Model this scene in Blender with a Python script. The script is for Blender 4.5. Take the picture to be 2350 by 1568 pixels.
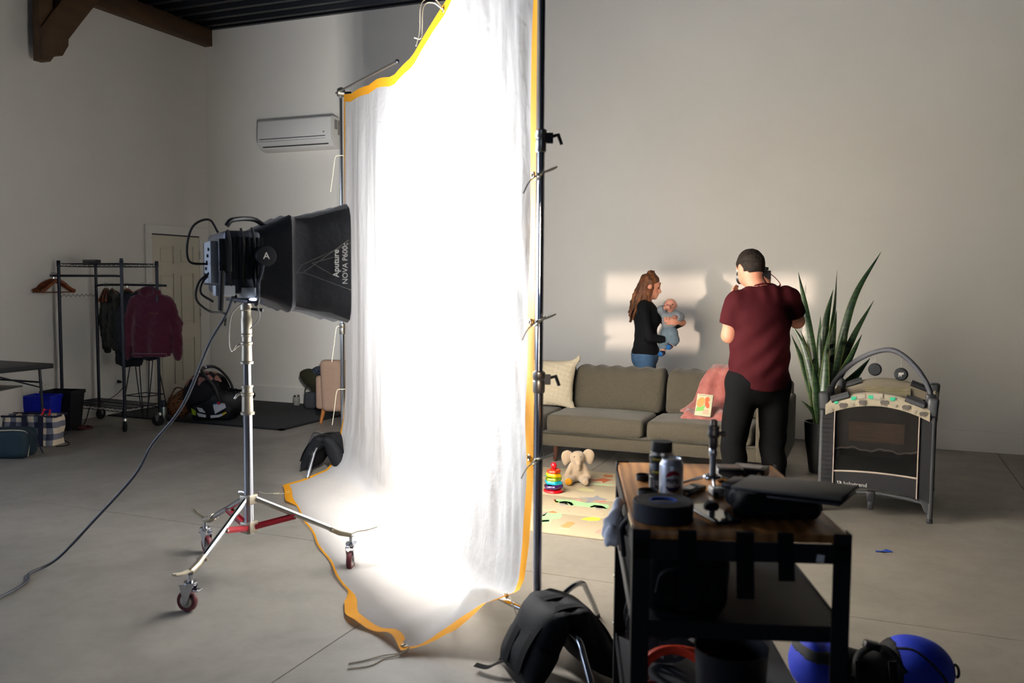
import bpy, bmesh, math, random
import numpy as np
from mathutils import Vector, Matrix

random.seed(7)
np.random.seed(7)
for _o in list(bpy.data.objects):
    bpy.data.objects.remove(_o)
SC = bpy.context.scene
COL = SC.collection
PI = math.pi

# ------------------------------------------------------------------ camera
CAM_YAW, CAM_PITCH, CAM_ROLL = math.radians(22.286), math.radians(-3.921), math.radians(0.4035)
_f = Vector((-math.sin(CAM_YAW) * math.cos(CAM_PITCH), math.cos(CAM_YAW) * math.cos(CAM_PITCH), math.sin(CAM_PITCH)))
_r = Vector((math.cos(CAM_YAW), math.sin(CAM_YAW), 0))
_u = _r.cross(_f)
_r2 = _r * math.cos(CAM_ROLL) + _u * math.sin(CAM_ROLL)
_u2 = -_r * math.sin(CAM_ROLL) + _u * math.cos(CAM_ROLL)
cam_data = bpy.data.cameras.new('camera')
cam_data.sensor_width = 36.0
cam_data.sensor_fit = 'HORIZONTAL'
cam_data.lens = 36.0 * 2009.3 / 2350.0
cam_data.dof.use_dof = True
cam_data.dof.focus_distance = 7.2
cam_data.dof.aperture_fstop = 3.2
cam = bpy.data.objects.new('camera', cam_data)
cam.matrix_world = Matrix(((_r2.x, _u2.x, -_f.x, 0), (_r2.y, _u2.y, -_f.y, 0), (_r2.z, _u2.z, -_f.z, 1.528), (0, 0, 0, 1)))
COL.objects.link(cam)
SC.camera = cam

# ------------------------------------------------------------------ world, sun, exposure
SC.view_settings.view_transform = 'Standard'
SC.view_settings.look = 'None'
SC.view_settings.gamma = 1.0
SC.view_settings.use_curve_mapping = False
SC.view_settings.exposure = 0.0

world = bpy.data.worlds.new('sky')
SC.world = world
world.use_nodes = True
_bg = world.node_tree.nodes['Background']
_bg.inputs['Color'].default_value = (0.62, 0.74, 1.0, 1)
_bg.inputs['Strength'].default_value = 6.0

SUN_DIR = Vector((-0.238, 0.971, -0.033)).normalized()
sun_data = bpy.data.lights.new('low_sun', 'SUN')
sun_data.energy = 1.9
sun_data.angle = math.radians(0.55)
sun_data.color = (1.0, 0.80, 0.66)
sun = bpy.data.objects.new('low_sun', sun_data)
sun.rotation_euler = (-SUN_DIR).to_track_quat('Z', 'Y').to_euler()
sun.location = (4, -12, 4)
COL.objects.link(sun)
LAMP_WATTS = 610.0

# ------------------------------------------------------------------ room dimensions (metres)
WALL_Y, WALL_X, WALL_R, WALL_F, CEIL = 8.98, -7.908, 10.6, -7.0, 4.667

# ------------------------------------------------------------------ helpers: colour and materials
def lin(c):
    return tuple((x / 12.92 if x <= 0.04045 else ((x + 0.055) / 1.055) ** 2.4) for x in c)

def rgb(h):
    h = h.lstrip('#')
    return lin([int(h[i:i + 2], 16) / 255.0 for i in (0, 2, 4)])

MATS = {}

def mat(name, col, rough=0.6, metal=0.0, var=0.0, vscale=8.0, bump=0.0, bscale=60.0, spec=0.5, coat=0.0,
        translucent=0.0, trans=0.0, emit=None, estr=1.0, alpha=1.0, sheen=0.0, stretch=None, col2=None, ior=1.45):
    if name in MATS:
        return MATS[name]
    m = bpy.data.materials.new(name)
    m.use_nodes = True
    nt = m.node_tree
    b = nt.nodes['Principled BSDF']
    c = rgb(col) if isinstance(col, str) else col
    b.inputs['Base Color'].default_value = (*c, 1)
    b.inputs['Roughness'].default_value = rough
    b.inputs['Metallic'].default_value = metal
    b.inputs['Specular IOR Level'].default_value = spec
    b.inputs['Coat Weight'].default_value = coat
    b.inputs['Transmission Weight'].default_value = trans
    b.inputs['IOR'].default_value = ior
    b.inputs['Alpha'].default_value = alpha
    if sheen:
        b.inputs['Sheen Weight'].default_value = sheen
    if emit:
        b.inputs['Emission Color'].default_value = (*rgb(emit), 1)
        b.inputs['Emission Strength'].default_value = estr
    tc = None
    def coords(sc):
        nonlocal tc
        if tc is None:
            tc = nt.nodes.new('ShaderNodeTexCoord')
        mp = nt.nodes.new('ShaderNodeMapping')
        s = stretch or (1, 1, 1)
        mp.inputs['Scale'].default_value = (sc * s[0], sc * s[1], sc * s[2])
        nt.links.new(tc.outputs['Object'], mp.inputs['Vector'])
        return mp.outputs['Vector']
    if var or col2:
        n = nt.nodes.new('ShaderNodeTexNoise')
        n.inputs['Scale'].default_value = 1.0
        n.inputs['Detail'].default_value = 6.0
        nt.links.new(coords(vscale), n.inputs['Vector'])
        rmp = nt.nodes.new('ShaderNodeValToRGB')
        rmp.color_ramp.elements[0].position = 0.33
        rmp.color_ramp.elements[1].position = 0.67
        c2 = (rgb(col2) if isinstance(col2, str) else col2) if col2 else tuple(min(1, x * (1 + var)) for x in c)
        c1 = c if col2 else tuple(x * (1 - var) for x in c)
        rmp.color_ramp.elements[0].color = (*c1, 1)
        rmp.color_ramp.elements[1].color = (*c2, 1)
        nt.links.new(n.outputs['Fac'], rmp.inputs['Fac'])
        nt.links.new(rmp.outputs['Color'], b.inputs['Base Color'])
    if bump:
        n2 = nt.nodes.new('ShaderNodeTexNoise')
        n2.inputs['Scale'].default_value = 1.0
        n2.inputs['Detail'].default_value = 3.0
        nt.links.new(coords(bscale), n2.inputs['Vector'])
        bp = nt.nodes.new('ShaderNodeBump')
        bp.inputs['Strength'].default_value = bump
        bp.inputs['Distance'].default_value = 0.01
        nt.links.new(n2.outputs['Fac'], bp.inputs['Height'])
        nt.links.new(bp.outputs['Normal'], b.inputs['Normal'])
    if translucent:
        t = nt.nodes.new('ShaderNodeBsdfTranslucent')
        t.inputs['Color'].default_value = (*c, 1)
        mx = nt.nodes.new('ShaderNodeMixShader')
        mx.inputs['Fac'].default_value = translucent
        out = nt.nodes['Material Output']
        nt.links.new(b.outputs['BSDF'], mx.inputs[1])
        nt.links.new(t.outputs['BSDF'], mx.inputs[2])
        nt.links.new(mx.outputs['Shader'], out.inputs['Surface'])
    MATS[name] = m
    return m

# ------------------------------------------------------------------ helpers: objects
FRAME = {}

def _link(o, parent=None):
    COL.objects.link(o)
    if parent is not None:
        o.parent = parent
    return o

def thing(name, label, cat, loc=(0, 0, 0), rotz=0.0, group=None):
    o = bpy.data.objects.new(name, None)
    o.empty_display_size = 0.05
    o.location = loc
    o.rotation_euler = (0, 0, rotz)
    o['label'] = label
    o['category'] = cat
    if group:
        o['group'] = group
    FRAME[o.name] = Matrix.Translation(loc) @ Matrix.Rotation(rotz, 4, 'Z')
    return _link(o)

def tag(o, label, cat, group=None):
    o['label'] = label
    o['category'] = cat
    if group:
        o['group'] = group
    return o

def struct(o):
    o['kind'] = 'structure'
    return o

def copy_tree(o, parent=None):
    c = o.copy()
    COL.objects.link(c)
    if parent is not None:
        c.parent = parent
    for ch in list(o.children):
        copy_tree(ch, c)
    return c

def rotm(rx=0, ry=0, rz=0):
    return np.array((Matrix.Rotation(rz, 3, 'Z') @ Matrix.Rotation(ry, 3, 'Y') @ Matrix.Rotation(rx, 3, 'X')))

class MB:
    """collects shapes; build() links them as one mesh object"""
    def __init__(s):
        s.v = []
        s.f = []
    def add(s, verts, faces):
        o = len(s.v)
        s.v.extend([tuple(map(float, p)) for p in verts])
        s.f.extend([tuple(int(i) + o for i in q) for q in faces])
        return s
    def box(s, c, size, rot=None):
        x, y, z = [d / 2 for d in size]
        p = np.array([(-x, -y, -z), (x, -y, -z), (x, y, -z), (-x, y, -z), (-x, -y, z), (x, -y, z), (x, y, z), (-x, y, z)])
        if rot is not None:
            p = p @ np.array(rot).T
        return s.add(p + np.array(c), [(0, 3, 2, 1), (4, 5, 6, 7), (0, 1, 5, 4), (1, 2, 6, 5), (2, 3, 7, 6), (3, 0, 4, 7)])
    def span(s, a, b):
        a, b = np.array(a, float), np.array(b, float)
        return s.box((a + b) / 2, np.abs(b - a))
    def tube(s, pts, r, n=8, closed=False, caps=True, squash=None):
        P = np.array(pts, float)
        m = len(P)
        rr = np.full(m, r) if np.isscalar(r) else np.array(r, float)
        if closed:
            T = np.roll(P, -1, 0) - np.roll(P, 1, 0)
        else:
            T = np.gradient(P, axis=0)
        T /= np.maximum(np.linalg.norm(T, axis=1, keepdims=True), 1e-9)
        a = np.array((0, 0, 1.0)) if abs(T[0][2]) < 0.9 else np.array((1.0, 0, 0))
        N = a - T[0] * np.dot(a, T[0])
        N /= np.linalg.norm(N)
        V = []
        for i in range(m):
            if i:
                N = N - T[i] * np.dot(N, T[i])
                N /= max(np.linalg.norm(N), 1e-9)
            B = np.cross(T[i], N)
            for k in range(n):
                t = 2 * PI * k / n
                q = squash or (1, 1)
                V.append(P[i] + rr[i] * (math.cos(t) * N * q[0] + math.sin(t) * B * q[1]))
        F = []
        for i in range(m if closed else m - 1):
            j = (i + 1) % m
            for k in range(n):
                l = (k + 1) % n
                F.append((i * n + k, i * n + l, j * n + l, j * n + k))
        if caps and not closed:
            F.append(tuple(range(n))[::-1])
            F.append(tuple((m - 1) * n + k for k in range(n)))
        return s.add(V, F)
    def cyl(s, a, b, r, r2=None, n=16, caps=True):
        return s.tube([a, b], [r, r if r2 is None else r2], n, caps=caps)
    def lathe(s, prof, n=24, c=(0, 0, 0), rot=None, fx=1.0, fy=1.0, capb=True, capt=True):
        V, F = [], []
        for (r, z) in prof:
            for k in range(n):
                t = 2 * PI * k / n
                V.append((r * math.cos(t) * fx, r * math.sin(t) * fy, z))
        for i in range(len(prof) - 1):
            for k in range(n):
                l = (k + 1) % n
                F.append((i * n + k, i * n + l, (i + 1) * n + l, (i + 1) * n + k))
        if capb:
            F.append(tuple(range(n))[::-1])
        if capt:
            F.append(tuple((len(prof) - 1) * n + k for k in range(n)))
        V = np.array(V)
        if rot is not None:
            V = V @ np.array(rot).T
        return s.add(V + np.array(c), F)
    def ell(s, c, r, rot=None, nu=16, nv=10):
        V, F = [(0, 0, -1.0)], []
        for j in range(1, nv):
            p = PI * j / nv - PI / 2
            for k in range(nu):
                t = 2 * PI * k / nu
                V.append((math.cos(p) * math.cos(t), math.cos(p) * math.sin(t), math.sin(p)))
        V.append((0, 0, 1.0))
        for k in range(nu):
            l = (k + 1) % nu
            F.append((0, 1 + l, 1 + k))
            for j in range(nv - 2):
                a = 1 + j * nu
                F.append((a + k, a + l, a + nu + l, a + nu + k))
            a = 1 + (nv - 2) * nu
            F.append((a + k, a + l, len(V) - 1))
        V = np.array(V) * np.array(r)
        if rot is not None:
            V = V @ np.array(rot).T
        return s.add(V + np.array(c), F)
    def grid(s, P, cu=False, cv=False):
        P = np.array(P, float)
        a, b = P.shape[:2]
        F = []
        for i in range(a if cu else a - 1):
            for j in range(b if cv else b - 1):
                i2, j2 = (i + 1) % a, (j + 1) % b
                F.append((i * b + j, i2 * b + j, i2 * b + j2, i * b + j2))
        return s.add(P.reshape(-1, 3), F)
    def prism(s, poly, d0, d1, M=None):
        """2-D polygon (x, y) extruded from z=d0 to d1, then mapped by 4x4 M"""
        n = len(poly)
        V = [Vector((x, y, d0)) for x, y in poly] + [Vector((x, y, d1)) for x, y in poly]
        if M is not None:
            V = [M @ v for v in V]
        F = [tuple(range(n))[::-1], tuple(range(n, 2 * n))] + [(i, (i + 1) % n, n + (i + 1) % n, n + i) for i in range(n)]
        return s.add(V, F)
    def build(s, name, material, parent=None, smooth=True, bevel=0.0, seg=2, world=False, solid=0.0, angle=40, sub=0):
        V = s.v
        if world and parent is not None:
            iM = FRAME[parent.name].inverted()
            V = [tuple(iM @ Vector(p)) for p in V]
        me = bpy.data.meshes.new(name)
        me.from_pydata(V, [], s.f)
        me.validate()
        bm = bmesh.new()
        bm.from_mesh(me)
        bmesh.ops.recalc_face_normals(bm, faces=bm.faces)
        if solid:
            g = bm.faces[:]
            bmesh.ops.solidify(bm, geom=g, thickness=solid)
        if bevel:
            es = [e for e in bm.edges if len(e.link_faces) == 2 and e.calc_face_angle(0) > 0.5]
            bmesh.ops.bevel(bm, geom=es, offset=bevel, segments=seg, affect='EDGES', profile=0.5, clamp_overlap=True)
        if sub:
            bmesh.ops.subdivide_edges(bm, edges=bm.edges[:], cuts=sub, use_grid_fill=True)
        if smooth:
            ca = math.radians(angle)
            for fc in bm.faces:
                fc.smooth = True
            for e in bm.edges:
                if len(e.link_faces) == 2 and e.calc_face_angle(0) > ca:
                    e.smooth = False
        bm.to_mesh(me)
        bm.free()
        o = bpy.data.objects.new(name, me)
        if material is not None:
            for mm in (material if isinstance(material, (list, tuple)) else [material]):
                me.materials.append(mm)
        _link(o, parent)
        if world and parent is None:
            pass
        return o

def bez(p, n=12):
    """Catmull-Rom through points"""
    P = [np.array(q, float) for q in p]
    P = [2 * P[0] - P[1]] + P + [2 * P[-1] - P[-2]]
    out = []
    for i in range(1, len(P) - 2):
        a, b, c, d = P[i - 1:i + 3]
        for k in range(n):
            t = k / n
            out.append(0.5 * ((2 * b) + (-a + c) * t + (2 * a - 5 * b + 4 * c - d) * t * t + (-a + 3 * b - 3 * c + d) * t ** 3))
    out.append(P[-2])
    return np.array(out)

def circle(c, r, n=24, rot=None, a0=0.0, a1=2 * PI, end=False):
    m = n + 1 if end else n
    P = np.array([(r * math.cos(a0 + (a1 - a0) * k / n), r * math.sin(a0 + (a1 - a0) * k / n), 0) for k in range(m)])
    if rot is not None:
        P = P @ np.array(rot).T
    return P + np.array(c)

def text_mesh(txt, size, M, depth=0.0008, wrap=None, bold=0.0, shear=0.0):
    """lettering as flat mesh data in MB, mapped by 4x4 M (x right, y up, z out)"""
    cu = bpy.data.curves.new('lettering', 'FONT')
    cu.body = txt
    cu.size = size
    cu.extrude = depth
    cu.offset = bold
    cu.shear = shear
    cu.align_x = 'CENTER'
    cu.align_y = 'CENTER'
    cu.resolution_u = 3
    o = bpy.data.objects.new('lettering', cu)
    COL.objects.link(o)
    dg = bpy.context.evaluated_depsgraph_get()
    me = bpy.data.meshes.new_from_object(o.evaluated_get(dg))
    mb = MB()
    V = [Vector(v.co) for v in me.vertices]
    if wrap:
        V = [wrap(v) for v in V]
    mb.add([M @ v for v in V], [tuple(p.vertices) for p in me.polygons])
    bpy.data.objects.remove(o)
    bpy.data.curves.remove(cu)
    bpy.data.meshes.remove(me)
    return mb

def frame(origin, xdir, ydir):
    x = Vector(xdir).normalized()
    y = Vector(ydir).normalized()
    z = x.cross(y).normalized()
    y = z.cross(x)
    o = Vector(origin)
    return Matrix(((x.x, y.x, z.x, o.x), (x.y, y.y, z.y, o.y), (x.z, y.z, z.z, o.z), (0, 0, 0, 1)))

# ------------------------------------------------------------------ helpers: smooth solids (signed distances)
def smin(a, b, k):
    if k <= 0:
        return np.minimum(a, b)
    h = np.clip(0.5 + 0.5 * (b - a) / k, 0, 1)
    return b * (1 - h) + a * h - k * h * (1 - h)

def sd_cone(P, a, b, r1, r2):
    a, b = np.array(a, float), np.array(b, float)
    ba = b - a
    t = np.clip(((P - a) @ ba) / max(ba @ ba, 1e-12), 0, 1)
    d = np.linalg.norm(P - (a + t[..., None] * ba), axis=-1)
    return d - (r1 + (r2 - r1) * t)

def sd_ell(P, c, r, rot=None):
    q = P - np.array(c, float)
    if rot is not None:
        q = q @ np.array(rot)
    r = np.array(r, float)
    k0 = np.linalg.norm(q / r, axis=-1)
    k1 = np.linalg.norm(q / (r * r), axis=-1)
    return np.where(k1 > 1e-9, k0 * (k0 - 1) / np.maximum(k1, 1e-9), -r.min())

def sd_box(P, c, h, r=0.0, rot=None):
    q = P - np.array(c, float)
    if rot is not None:
        q = q @ np.array(rot)
    q = np.abs(q) - (np.array(h, float) - r)
    return np.linalg.norm(np.maximum(q, 0), axis=-1) + np.minimum(q.max(axis=-1), 0) - r

def sd_union(P, prims, k=0.03, reach=0.11):
    """smooth union; each piece is only worked out near itself"""
    shp = P.shape[:-1]
    Q = P.reshape(-1, 3)
    d = np.full(len(Q), reach)
    box = []
    for p in prims:
        if p[0] == 'c':
            a, b, r = np.array(p[1], float), np.array(p[2], float), max(p[3], p[4])
        else:
            a = b = np.array(p[1], float)
            r = max(p[2])
        box.append((np.minimum(a, b) - r - reach, np.maximum(a, b) + r + reach))
    key = np.floor((Q - Q.min(0)) / 0.12).astype(int)
    key = (key[:, 0] * 64 + key[:, 1]) * 64 + key[:, 2]
    order = np.argsort(key, kind='stable')
    cuts = np.flatnonzero(np.diff(key[order])) + 1
    for m in np.split(order, cuts):
        R_ = Q[m]
        lo_, hi_ = R_.min(0), R_.max(0)
        v = d[m]
        for p, (b0, b1) in zip(prims, box):
            if (hi_ < b0).any() or (lo_ > b1).any():
                continue
            if p[0] == 'c':
                e = sd_cone(R_, p[1], p[2], p[3], p[4])
            elif p[0] == 'e':
                e = sd_ell(R_, *p[1:])
            else:
                e = sd_box(R_, *p[1:])
            v = smin(v, e, k)
        d[m] = v
    return d.reshape(shp)

def nets(fn, lo, hi, h):
    """surface nets of fn(P)<0 -> verts, faces"""
    lo, hi = np.array(lo, float), np.array(hi, float)
    n = np.ceil((hi - lo) / h).astype(int) + 1
    ax = [lo[i] + h * np.arange(n[i]) for i in range(3)]
    G = np.stack(np.meshgrid(*ax, indexing='ij'), -1)
    q = 4
    nc = (n + q - 1) // q + 1
    Gc = np.stack(np.meshgrid(*[lo[i] + h * q * np.arange(nc[i]) for i in range(3)], indexing='ij'), -1)
    Dc = fn(Gc)
    far = 2.1 * q * h
    Dn = np.abs(Dc)
    for a in range(3):      # nearest value of the eight corners of a coarse cell
        Dn = np.minimum(Dn, np.roll(Dn, -1, a))
    up = lambda A: A.repeat(q, 0).repeat(q, 1).repeat(q, 2)[:n[0], :n[1], :n[2]]
    D = np.where(up(Dc) < 0, -1.0, 1.0) * h * 5
    near = up(Dn) < far
    D[near] = fn(G[near])
    S = D < 0
    c = np.stack([S[i:n[0] - 1 + i, j:n[1] - 1 + j, k:n[2] - 1 + k] for i in (0, 1) for j in (0, 1) for k in (0, 1)], 0)
    act = c.any(0) & ~c.all(0)
    idx = -np.ones(act.shape, int)
    idx[act] = np.arange(act.sum())
    acc = np.zeros((act.sum(), 3))
    cnt = np.zeros(act.sum())
    I = np.argwhere(act)
    for d in range(3):
        o = [x for x in range(3) if x != d]
        for a in (0, 1):
            for b in (0, 1):
                p = I.copy()
                p[:, o[0]] += a
                p[:, o[1]] += b
                q = p.copy()
                q[:, d] += 1
                v0 = D[p[:, 0], p[:, 1], p[:, 2]]
                v1 = D[q[:, 0], q[:, 1], q[:, 2]]
                m = (v0 < 0) != (v1 < 0)
                t = np.where(m, v0 / np.where(m, v0 - v1, 1), 0)
                pos = p.astype(float)
                pos[:, d] += t
                acc[m] += pos[m]
                cnt[m] += 1
    V = lo + h * acc / cnt[:, None]
    F = []
    for d in range(3):
        o = [x for x in range(3) if x != d]
        sl0 = [slice(None)] * 3
        sl1 = [slice(None)] * 3
        sl0[d] = slice(0, n[d] - 1)
        sl1[d] = slice(1, n[d])
        m = S[tuple(sl0)] != S[tuple(sl1)]
        E = np.argwhere(m)
        ok = (E[:, o[0]] > 0) & (E[:, o[1]] > 0) & (E[:, o[0]] < n[o[0]] - 1) & (E[:, o[1]] < n[o[1]] - 1)
        E = E[ok]
        q = []
        for (a, b) in ((0, 0), (1, 0), (1, 1), (0, 1)):
            p = E.copy()
            p[:, o[0]] -= a
            p[:, o[1]] -= b
            q.append(idx[p[:, 0], p[:, 1], p[:, 2]])
        q = np.stack(q, 1)
        F.append(q[(q >= 0).all(1)])
    return V, np.concatenate(F)

def solid(name, fn, lo, hi, h, material, parent=None, smooth_it=2, world=False, cut=None):
    V, F = nets(fn, lo, hi, h)
    me = bpy.data.meshes.new(name)
    if smooth_it:
        E = np.concatenate([F[:, [0, 1]], F[:, [1, 2]], F[:, [2, 3]], F[:, [3, 0]]])
        for _ in range(smooth_it):
            A = np.zeros_like(V)
            c = np.zeros(len(V))
            np.add.at(A, E[:, 0], V[E[:, 1]])
            np.add.at(A, E[:, 1], V[E[:, 0]])
            np.add.at(c, E[:, 0], 1)
            np.add.at(c, E[:, 1], 1)
            V = 0.5 * V + 0.5 * A / np.maximum(c, 1)[:, None]
    if world and parent is not None:
        iM = np.array(FRAME[parent.name].inverted())
        V = V @ iM[:3, :3].T + iM[:3, 3]
    me.from_pydata(V.tolist(), [], F.tolist())
    bm = bmesh.new()
    bm.from_mesh(me)
    bmesh.ops.recalc_face_normals(bm, faces=bm.faces)
    for fc in bm.faces:
        fc.smooth = True
    bm.to_mesh(me)
    bm.free()
    o = bpy.data.objects.new(name, me)
    me.materials.append(material)
    return _link(o, parent)

def wav(P, s, seed=0.0):
    """cheap smooth pseudo-noise in [-1,1]"""
    x, y, z = P[..., 0] * s + seed, P[..., 1] * s + seed * 1.7, P[..., 2] * s + seed * 0.6
    return (np.sin(x * 1.3 + 1.7 * np.sin(y * 0.9 + z)) + np.sin(y * 1.7 + 1.3 * np.sin(z * 1.1 + x * 0.7)) + np.sin(z * 1.5 + 1.1 * np.sin(x + y * 0.8))) / 3

# ------------------------------------------------------------------ common materials
M_CHROME = mat('chrome steel', '#C9CCD2', 0.16, 1.0)
M_STEEL = mat('brushed steel', '#B9B6AE', 0.32, 1.0)
M_BRONZE = mat('nickel grey casting', '#A89F8C', 0.42, 0.85)
M_BLACK = mat('black plastic', '#14151A', 0.45)
M_BLACKM = mat('black painted metal', '#16181E', 0.45, 0.0, bump=0.05, bscale=300)
M_RUBBER = mat('black rubber', '#0C0C0E', 0.8)
M_BLKFAB = mat('black nylon fabric', '#0D0E11', 0.75, spec=0.25, var=0.15, vscale=30, bump=0.25, bscale=260)
M_WHITE = mat('white plastic', '#E3E1DC', 0.4)
M_CORD = mat('cotton cord', '#CFC6AE', 0.9)
# =================================================================== THE ROOM
def concrete():
    m = bpy.data.materials.new('polished concrete')
    m.use_nodes = True
    nt = m.node_tree
    b = nt.nodes['Principled BSDF']
    tc = nt.nodes.new('ShaderNodeTexCoord')
    def noise(sc, det, rough=0.6, dist=0.0):
        n = nt.nodes.new('ShaderNodeTexNoise')
        n.inputs['Scale'].default_value = sc
        n.inputs['Detail'].default_value = det
        n.inputs['Roughness'].default_value = rough
        n.inputs['Distortion'].default_value = dist
        nt.links.new(tc.outputs['Object'], n.inputs['Vector'])
        return n.outputs['Fac']
    def ramp(src, p0, c0, p1, c1):
        r = nt.nodes.new('ShaderNodeValToRGB')
        r.color_ramp.elements[0].position = p0
        r.color_ramp.elements[1].position = p1
        r.color_ramp.elements[0].color = (*c0, 1)
        r.color_ramp.elements[1].color = (*c1, 1)
        nt.links.new(src, r.inputs['Fac'])
        return r.outputs['Color']
    a = ramp(noise(0.9, 6, 0.62, 0.4), 0.32, rgb('#736E66'), 0.7, rgb('#938C82'))
    c = ramp(noise(5.0, 8, 0.7, 0.8), 0.35, (0.72, 0.72, 0.73), 0.62, (1, 1, 1))
    mx = nt.nodes.new('ShaderNodeMix')
    mx.data_type = 'RGBA'
    mx.blend_type = 'MULTIPLY'
    mx.inputs['Factor'].default_value = 0.55
    nt.links.new(a, mx.inputs['A'])
    nt.links.new(c, mx.inputs['B'])
    st = ramp(noise(2.2, 3, 0.5, 1.5), 0.66, (1, 1, 1), 0.78, (0.78, 0.76, 0.74))
    mx2 = nt.nodes.new('ShaderNodeMix')
    mx2.data_type = 'RGBA'
    mx2.blend_type = 'MULTIPLY'
    mx2.inputs['Factor'].default_value = 0.6
    nt.links.new(mx.outputs['Result'], mx2.inputs['A'])
    nt.links.new(st, mx2.inputs['B'])
    nt.links.new(mx2.outputs['Result'], b.inputs['Base Color'])
    rr = nt.nodes.new('ShaderNodeMapRange')
    rr.inputs['To Min'].default_value = 0.38
    rr.inputs['To Max'].default_value = 0.62
    nt.links.new(noise(3.0, 5), rr.inputs['Value'])
    nt.links.new(rr.outputs['Result'], b.inputs['Roughness'])
    bp = nt.nodes.new('ShaderNodeBump')
    bp.inputs['Strength'].default_value = 0.08
    bp.inputs['Distance'].default_value = 0.01
    nt.links.new(noise(60, 4), bp.inputs['Height'])
    nt.links.new(bp.outputs['Normal'], b.inputs['Normal'])
    return m

M_CONC = concrete()
M_JOINT = mat('joint filler', '#2E2B27', 0.9)
M_WALL = mat('warm white wall paint', '#ECE8DF', 0.85, var=0.025, vscale=1.2, bump=0.04, bscale=180)
M_LOWBOUNCE = mat('dark grey low-bounce wall', '#4C4A47', 0.8)  # unseen right and front walls, coloured dark to cut bounced light
M_TRIM = mat('white trim paint', '#ECE8E0', 0.5)
M_DOOR = mat('cream door paint', '#DAD2BE', 0.45)
M_CEIL = mat('dark ribbed metal', '#12151B', 0.4, 0.3)
M_TIMBER = mat('douglas fir timber', '#3A2712', 0.7, col2='#4E371C', vscale=3.0, stretch=(6, 0.6, 3), bump=0.1, bscale=40)

floor = struct(MB().span((WALL_X - 0.1, WALL_F - 0.1, -0.12), (WALL_R + 0.1, WALL_Y + 0.1, -0.012)).build('floor', M_JOINT, smooth=False))
gx = [WALL_X, -5.22, -2.06, 1.10, 4.26, 7.42, WALL_R]
gy = [WALL_F, -5.77, -3.27, -0.77, 1.74, 4.235, 6.73, WALL_Y]
for i in range(len(gx) - 1):
    for j in range(len(gy) - 1):
        g = 0.0025
        MB().span((gx[i] + g, gy[j] + g, -0.012), (gx[i + 1] - g, gy[j + 1] - g, 0.0)).build('slab', M_CONC, floor, smooth=False)

T = 0.12
struct(MB().span((WALL_X - T, WALL_Y, 0), (WALL_R + T, WALL_Y + T, CEIL + 0.1)).build('wall_back', M_WALL, smooth=False))
# left wall with a wide window opening behind the camera's left shoulder
LY0, LY1, LZ0, LZ1 = -3.6, 3.4, 0.85, 3.0
lw = MB()
lw.span((WALL_X - T, WALL_F - T, 0), (WALL_X, LY0, CEIL + 0.1))
lw.span((WALL_X - T, LY1, 0), (WALL_X, WALL_Y, CEIL + 0.1))
lw.span((WALL_X - T, LY0, 0), (WALL_X, LY1, LZ0))
lw.span((WALL_X - T, LY0, LZ1), (WALL_X, LY1, CEIL + 0.1))
struct(lw.build('wall_left', M_WALL, smooth=False))
win2 = struct(MB().span((WALL_X - 0.08, (LY0 + LY1) / 2 - 0.03, LZ0), (WALL_X - 0.04, (LY0 + LY1) / 2 + 0.03, LZ1)).build('window_2', M_TRIM, smooth=False))
for a, b in (((LY0 - 0.07, LZ0 - 0.07), (LY1 + 0.07, LZ0)), ((LY0 - 0.07, LZ1), (LY1 + 0.07, LZ1 + 0.07)), ((LY0 - 0.07, LZ0), (LY0, LZ1)), ((LY1, LZ0), (LY1 + 0.07, LZ1))):
    MB().span((WALL_X - 0.02, *a), (WALL_X + 0.02, *b)).build('window_frame', M_TRIM, win2, smooth=False)
struct(MB().span((WALL_R, WALL_F - T, 0), (WALL_R + T, WALL_Y, CEIL + 0.1)).build('wall_right', M_LOWBOUNCE, smooth=False))
# front wall (behind the camera) with its window opening
OX0, OX1, OZ0, OZ1 = 0.85, 3.42, 1.38, 2.15
fw = MB()
fw.span((WALL_X, WALL_F - T, 0), (OX0, WALL_F, CEIL + 0.1))
fw.span((OX1, WALL_F - T, 0), (WALL_R, WALL_F, CEIL + 0.1))
fw.span((OX0, WALL_F - T, 0), (OX1, WALL_F, OZ0))
fw.span((OX0, WALL_F - T, OZ1), (OX1, WALL_F, CEIL + 0.1))
struct(fw.build('wall_front', M_LOWBOUNCE, smooth=False))
win = struct(MB().span((OX0, WALL_F - 0.09, 1.68), (OX1, WALL_F - 0.03, 1.865)).build('window_1', M_TRIM, smooth=False))
for a, b in (((OX0 - 0.06, WALL_F - 0.02, OZ0 - 0.06), (OX1 + 0.06, WALL_F + 0.02, OZ0)), ((OX0 - 0.06, WALL_F - 0.02, OZ1), (OX1 + 0.06, WALL_F + 0.02, OZ1 + 0.06)),
             ((OX0 - 0.06, WALL_F - 0.02, OZ0), (OX0, WALL_F + 0.02, OZ1)), ((OX1, WALL_F - 0.02, OZ0), (OX1 + 0.06, WALL_F + 0.02, OZ1))):
    MB().span(a, b).build('window_frame', M_TRIM, win, smooth=False)
def portal(loc, nrm, sx, sy):
    """light portal: only guides the sampling of sky light through an opening"""
    d = bpy.data.lights.new('window_portal', 'AREA')
    d.shape = 'RECTANGLE'
    d.size, d.size_y = sx, sy
    d.cycles.is_portal = True
    o = bpy.data.objects.new('window_portal', d)
    o.location = loc
    o.rotation_euler = (-Vector(nrm)).to_track_quat('Z', 'Y').to_euler()
    COL.objects.link(o)
portal(((OX0 + OX1) / 2, WALL_F - 0.13, (OZ0 + OZ1) / 2), (0, 1, 0), OX1 - OX0, OZ1 - OZ0)
portal((WALL_X - 0.13, (LY0 + LY1) / 2, (LZ0 + LZ1) / 2), (1, 0, 0), LY1 - LY0, LZ1 - LZ0)

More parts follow.
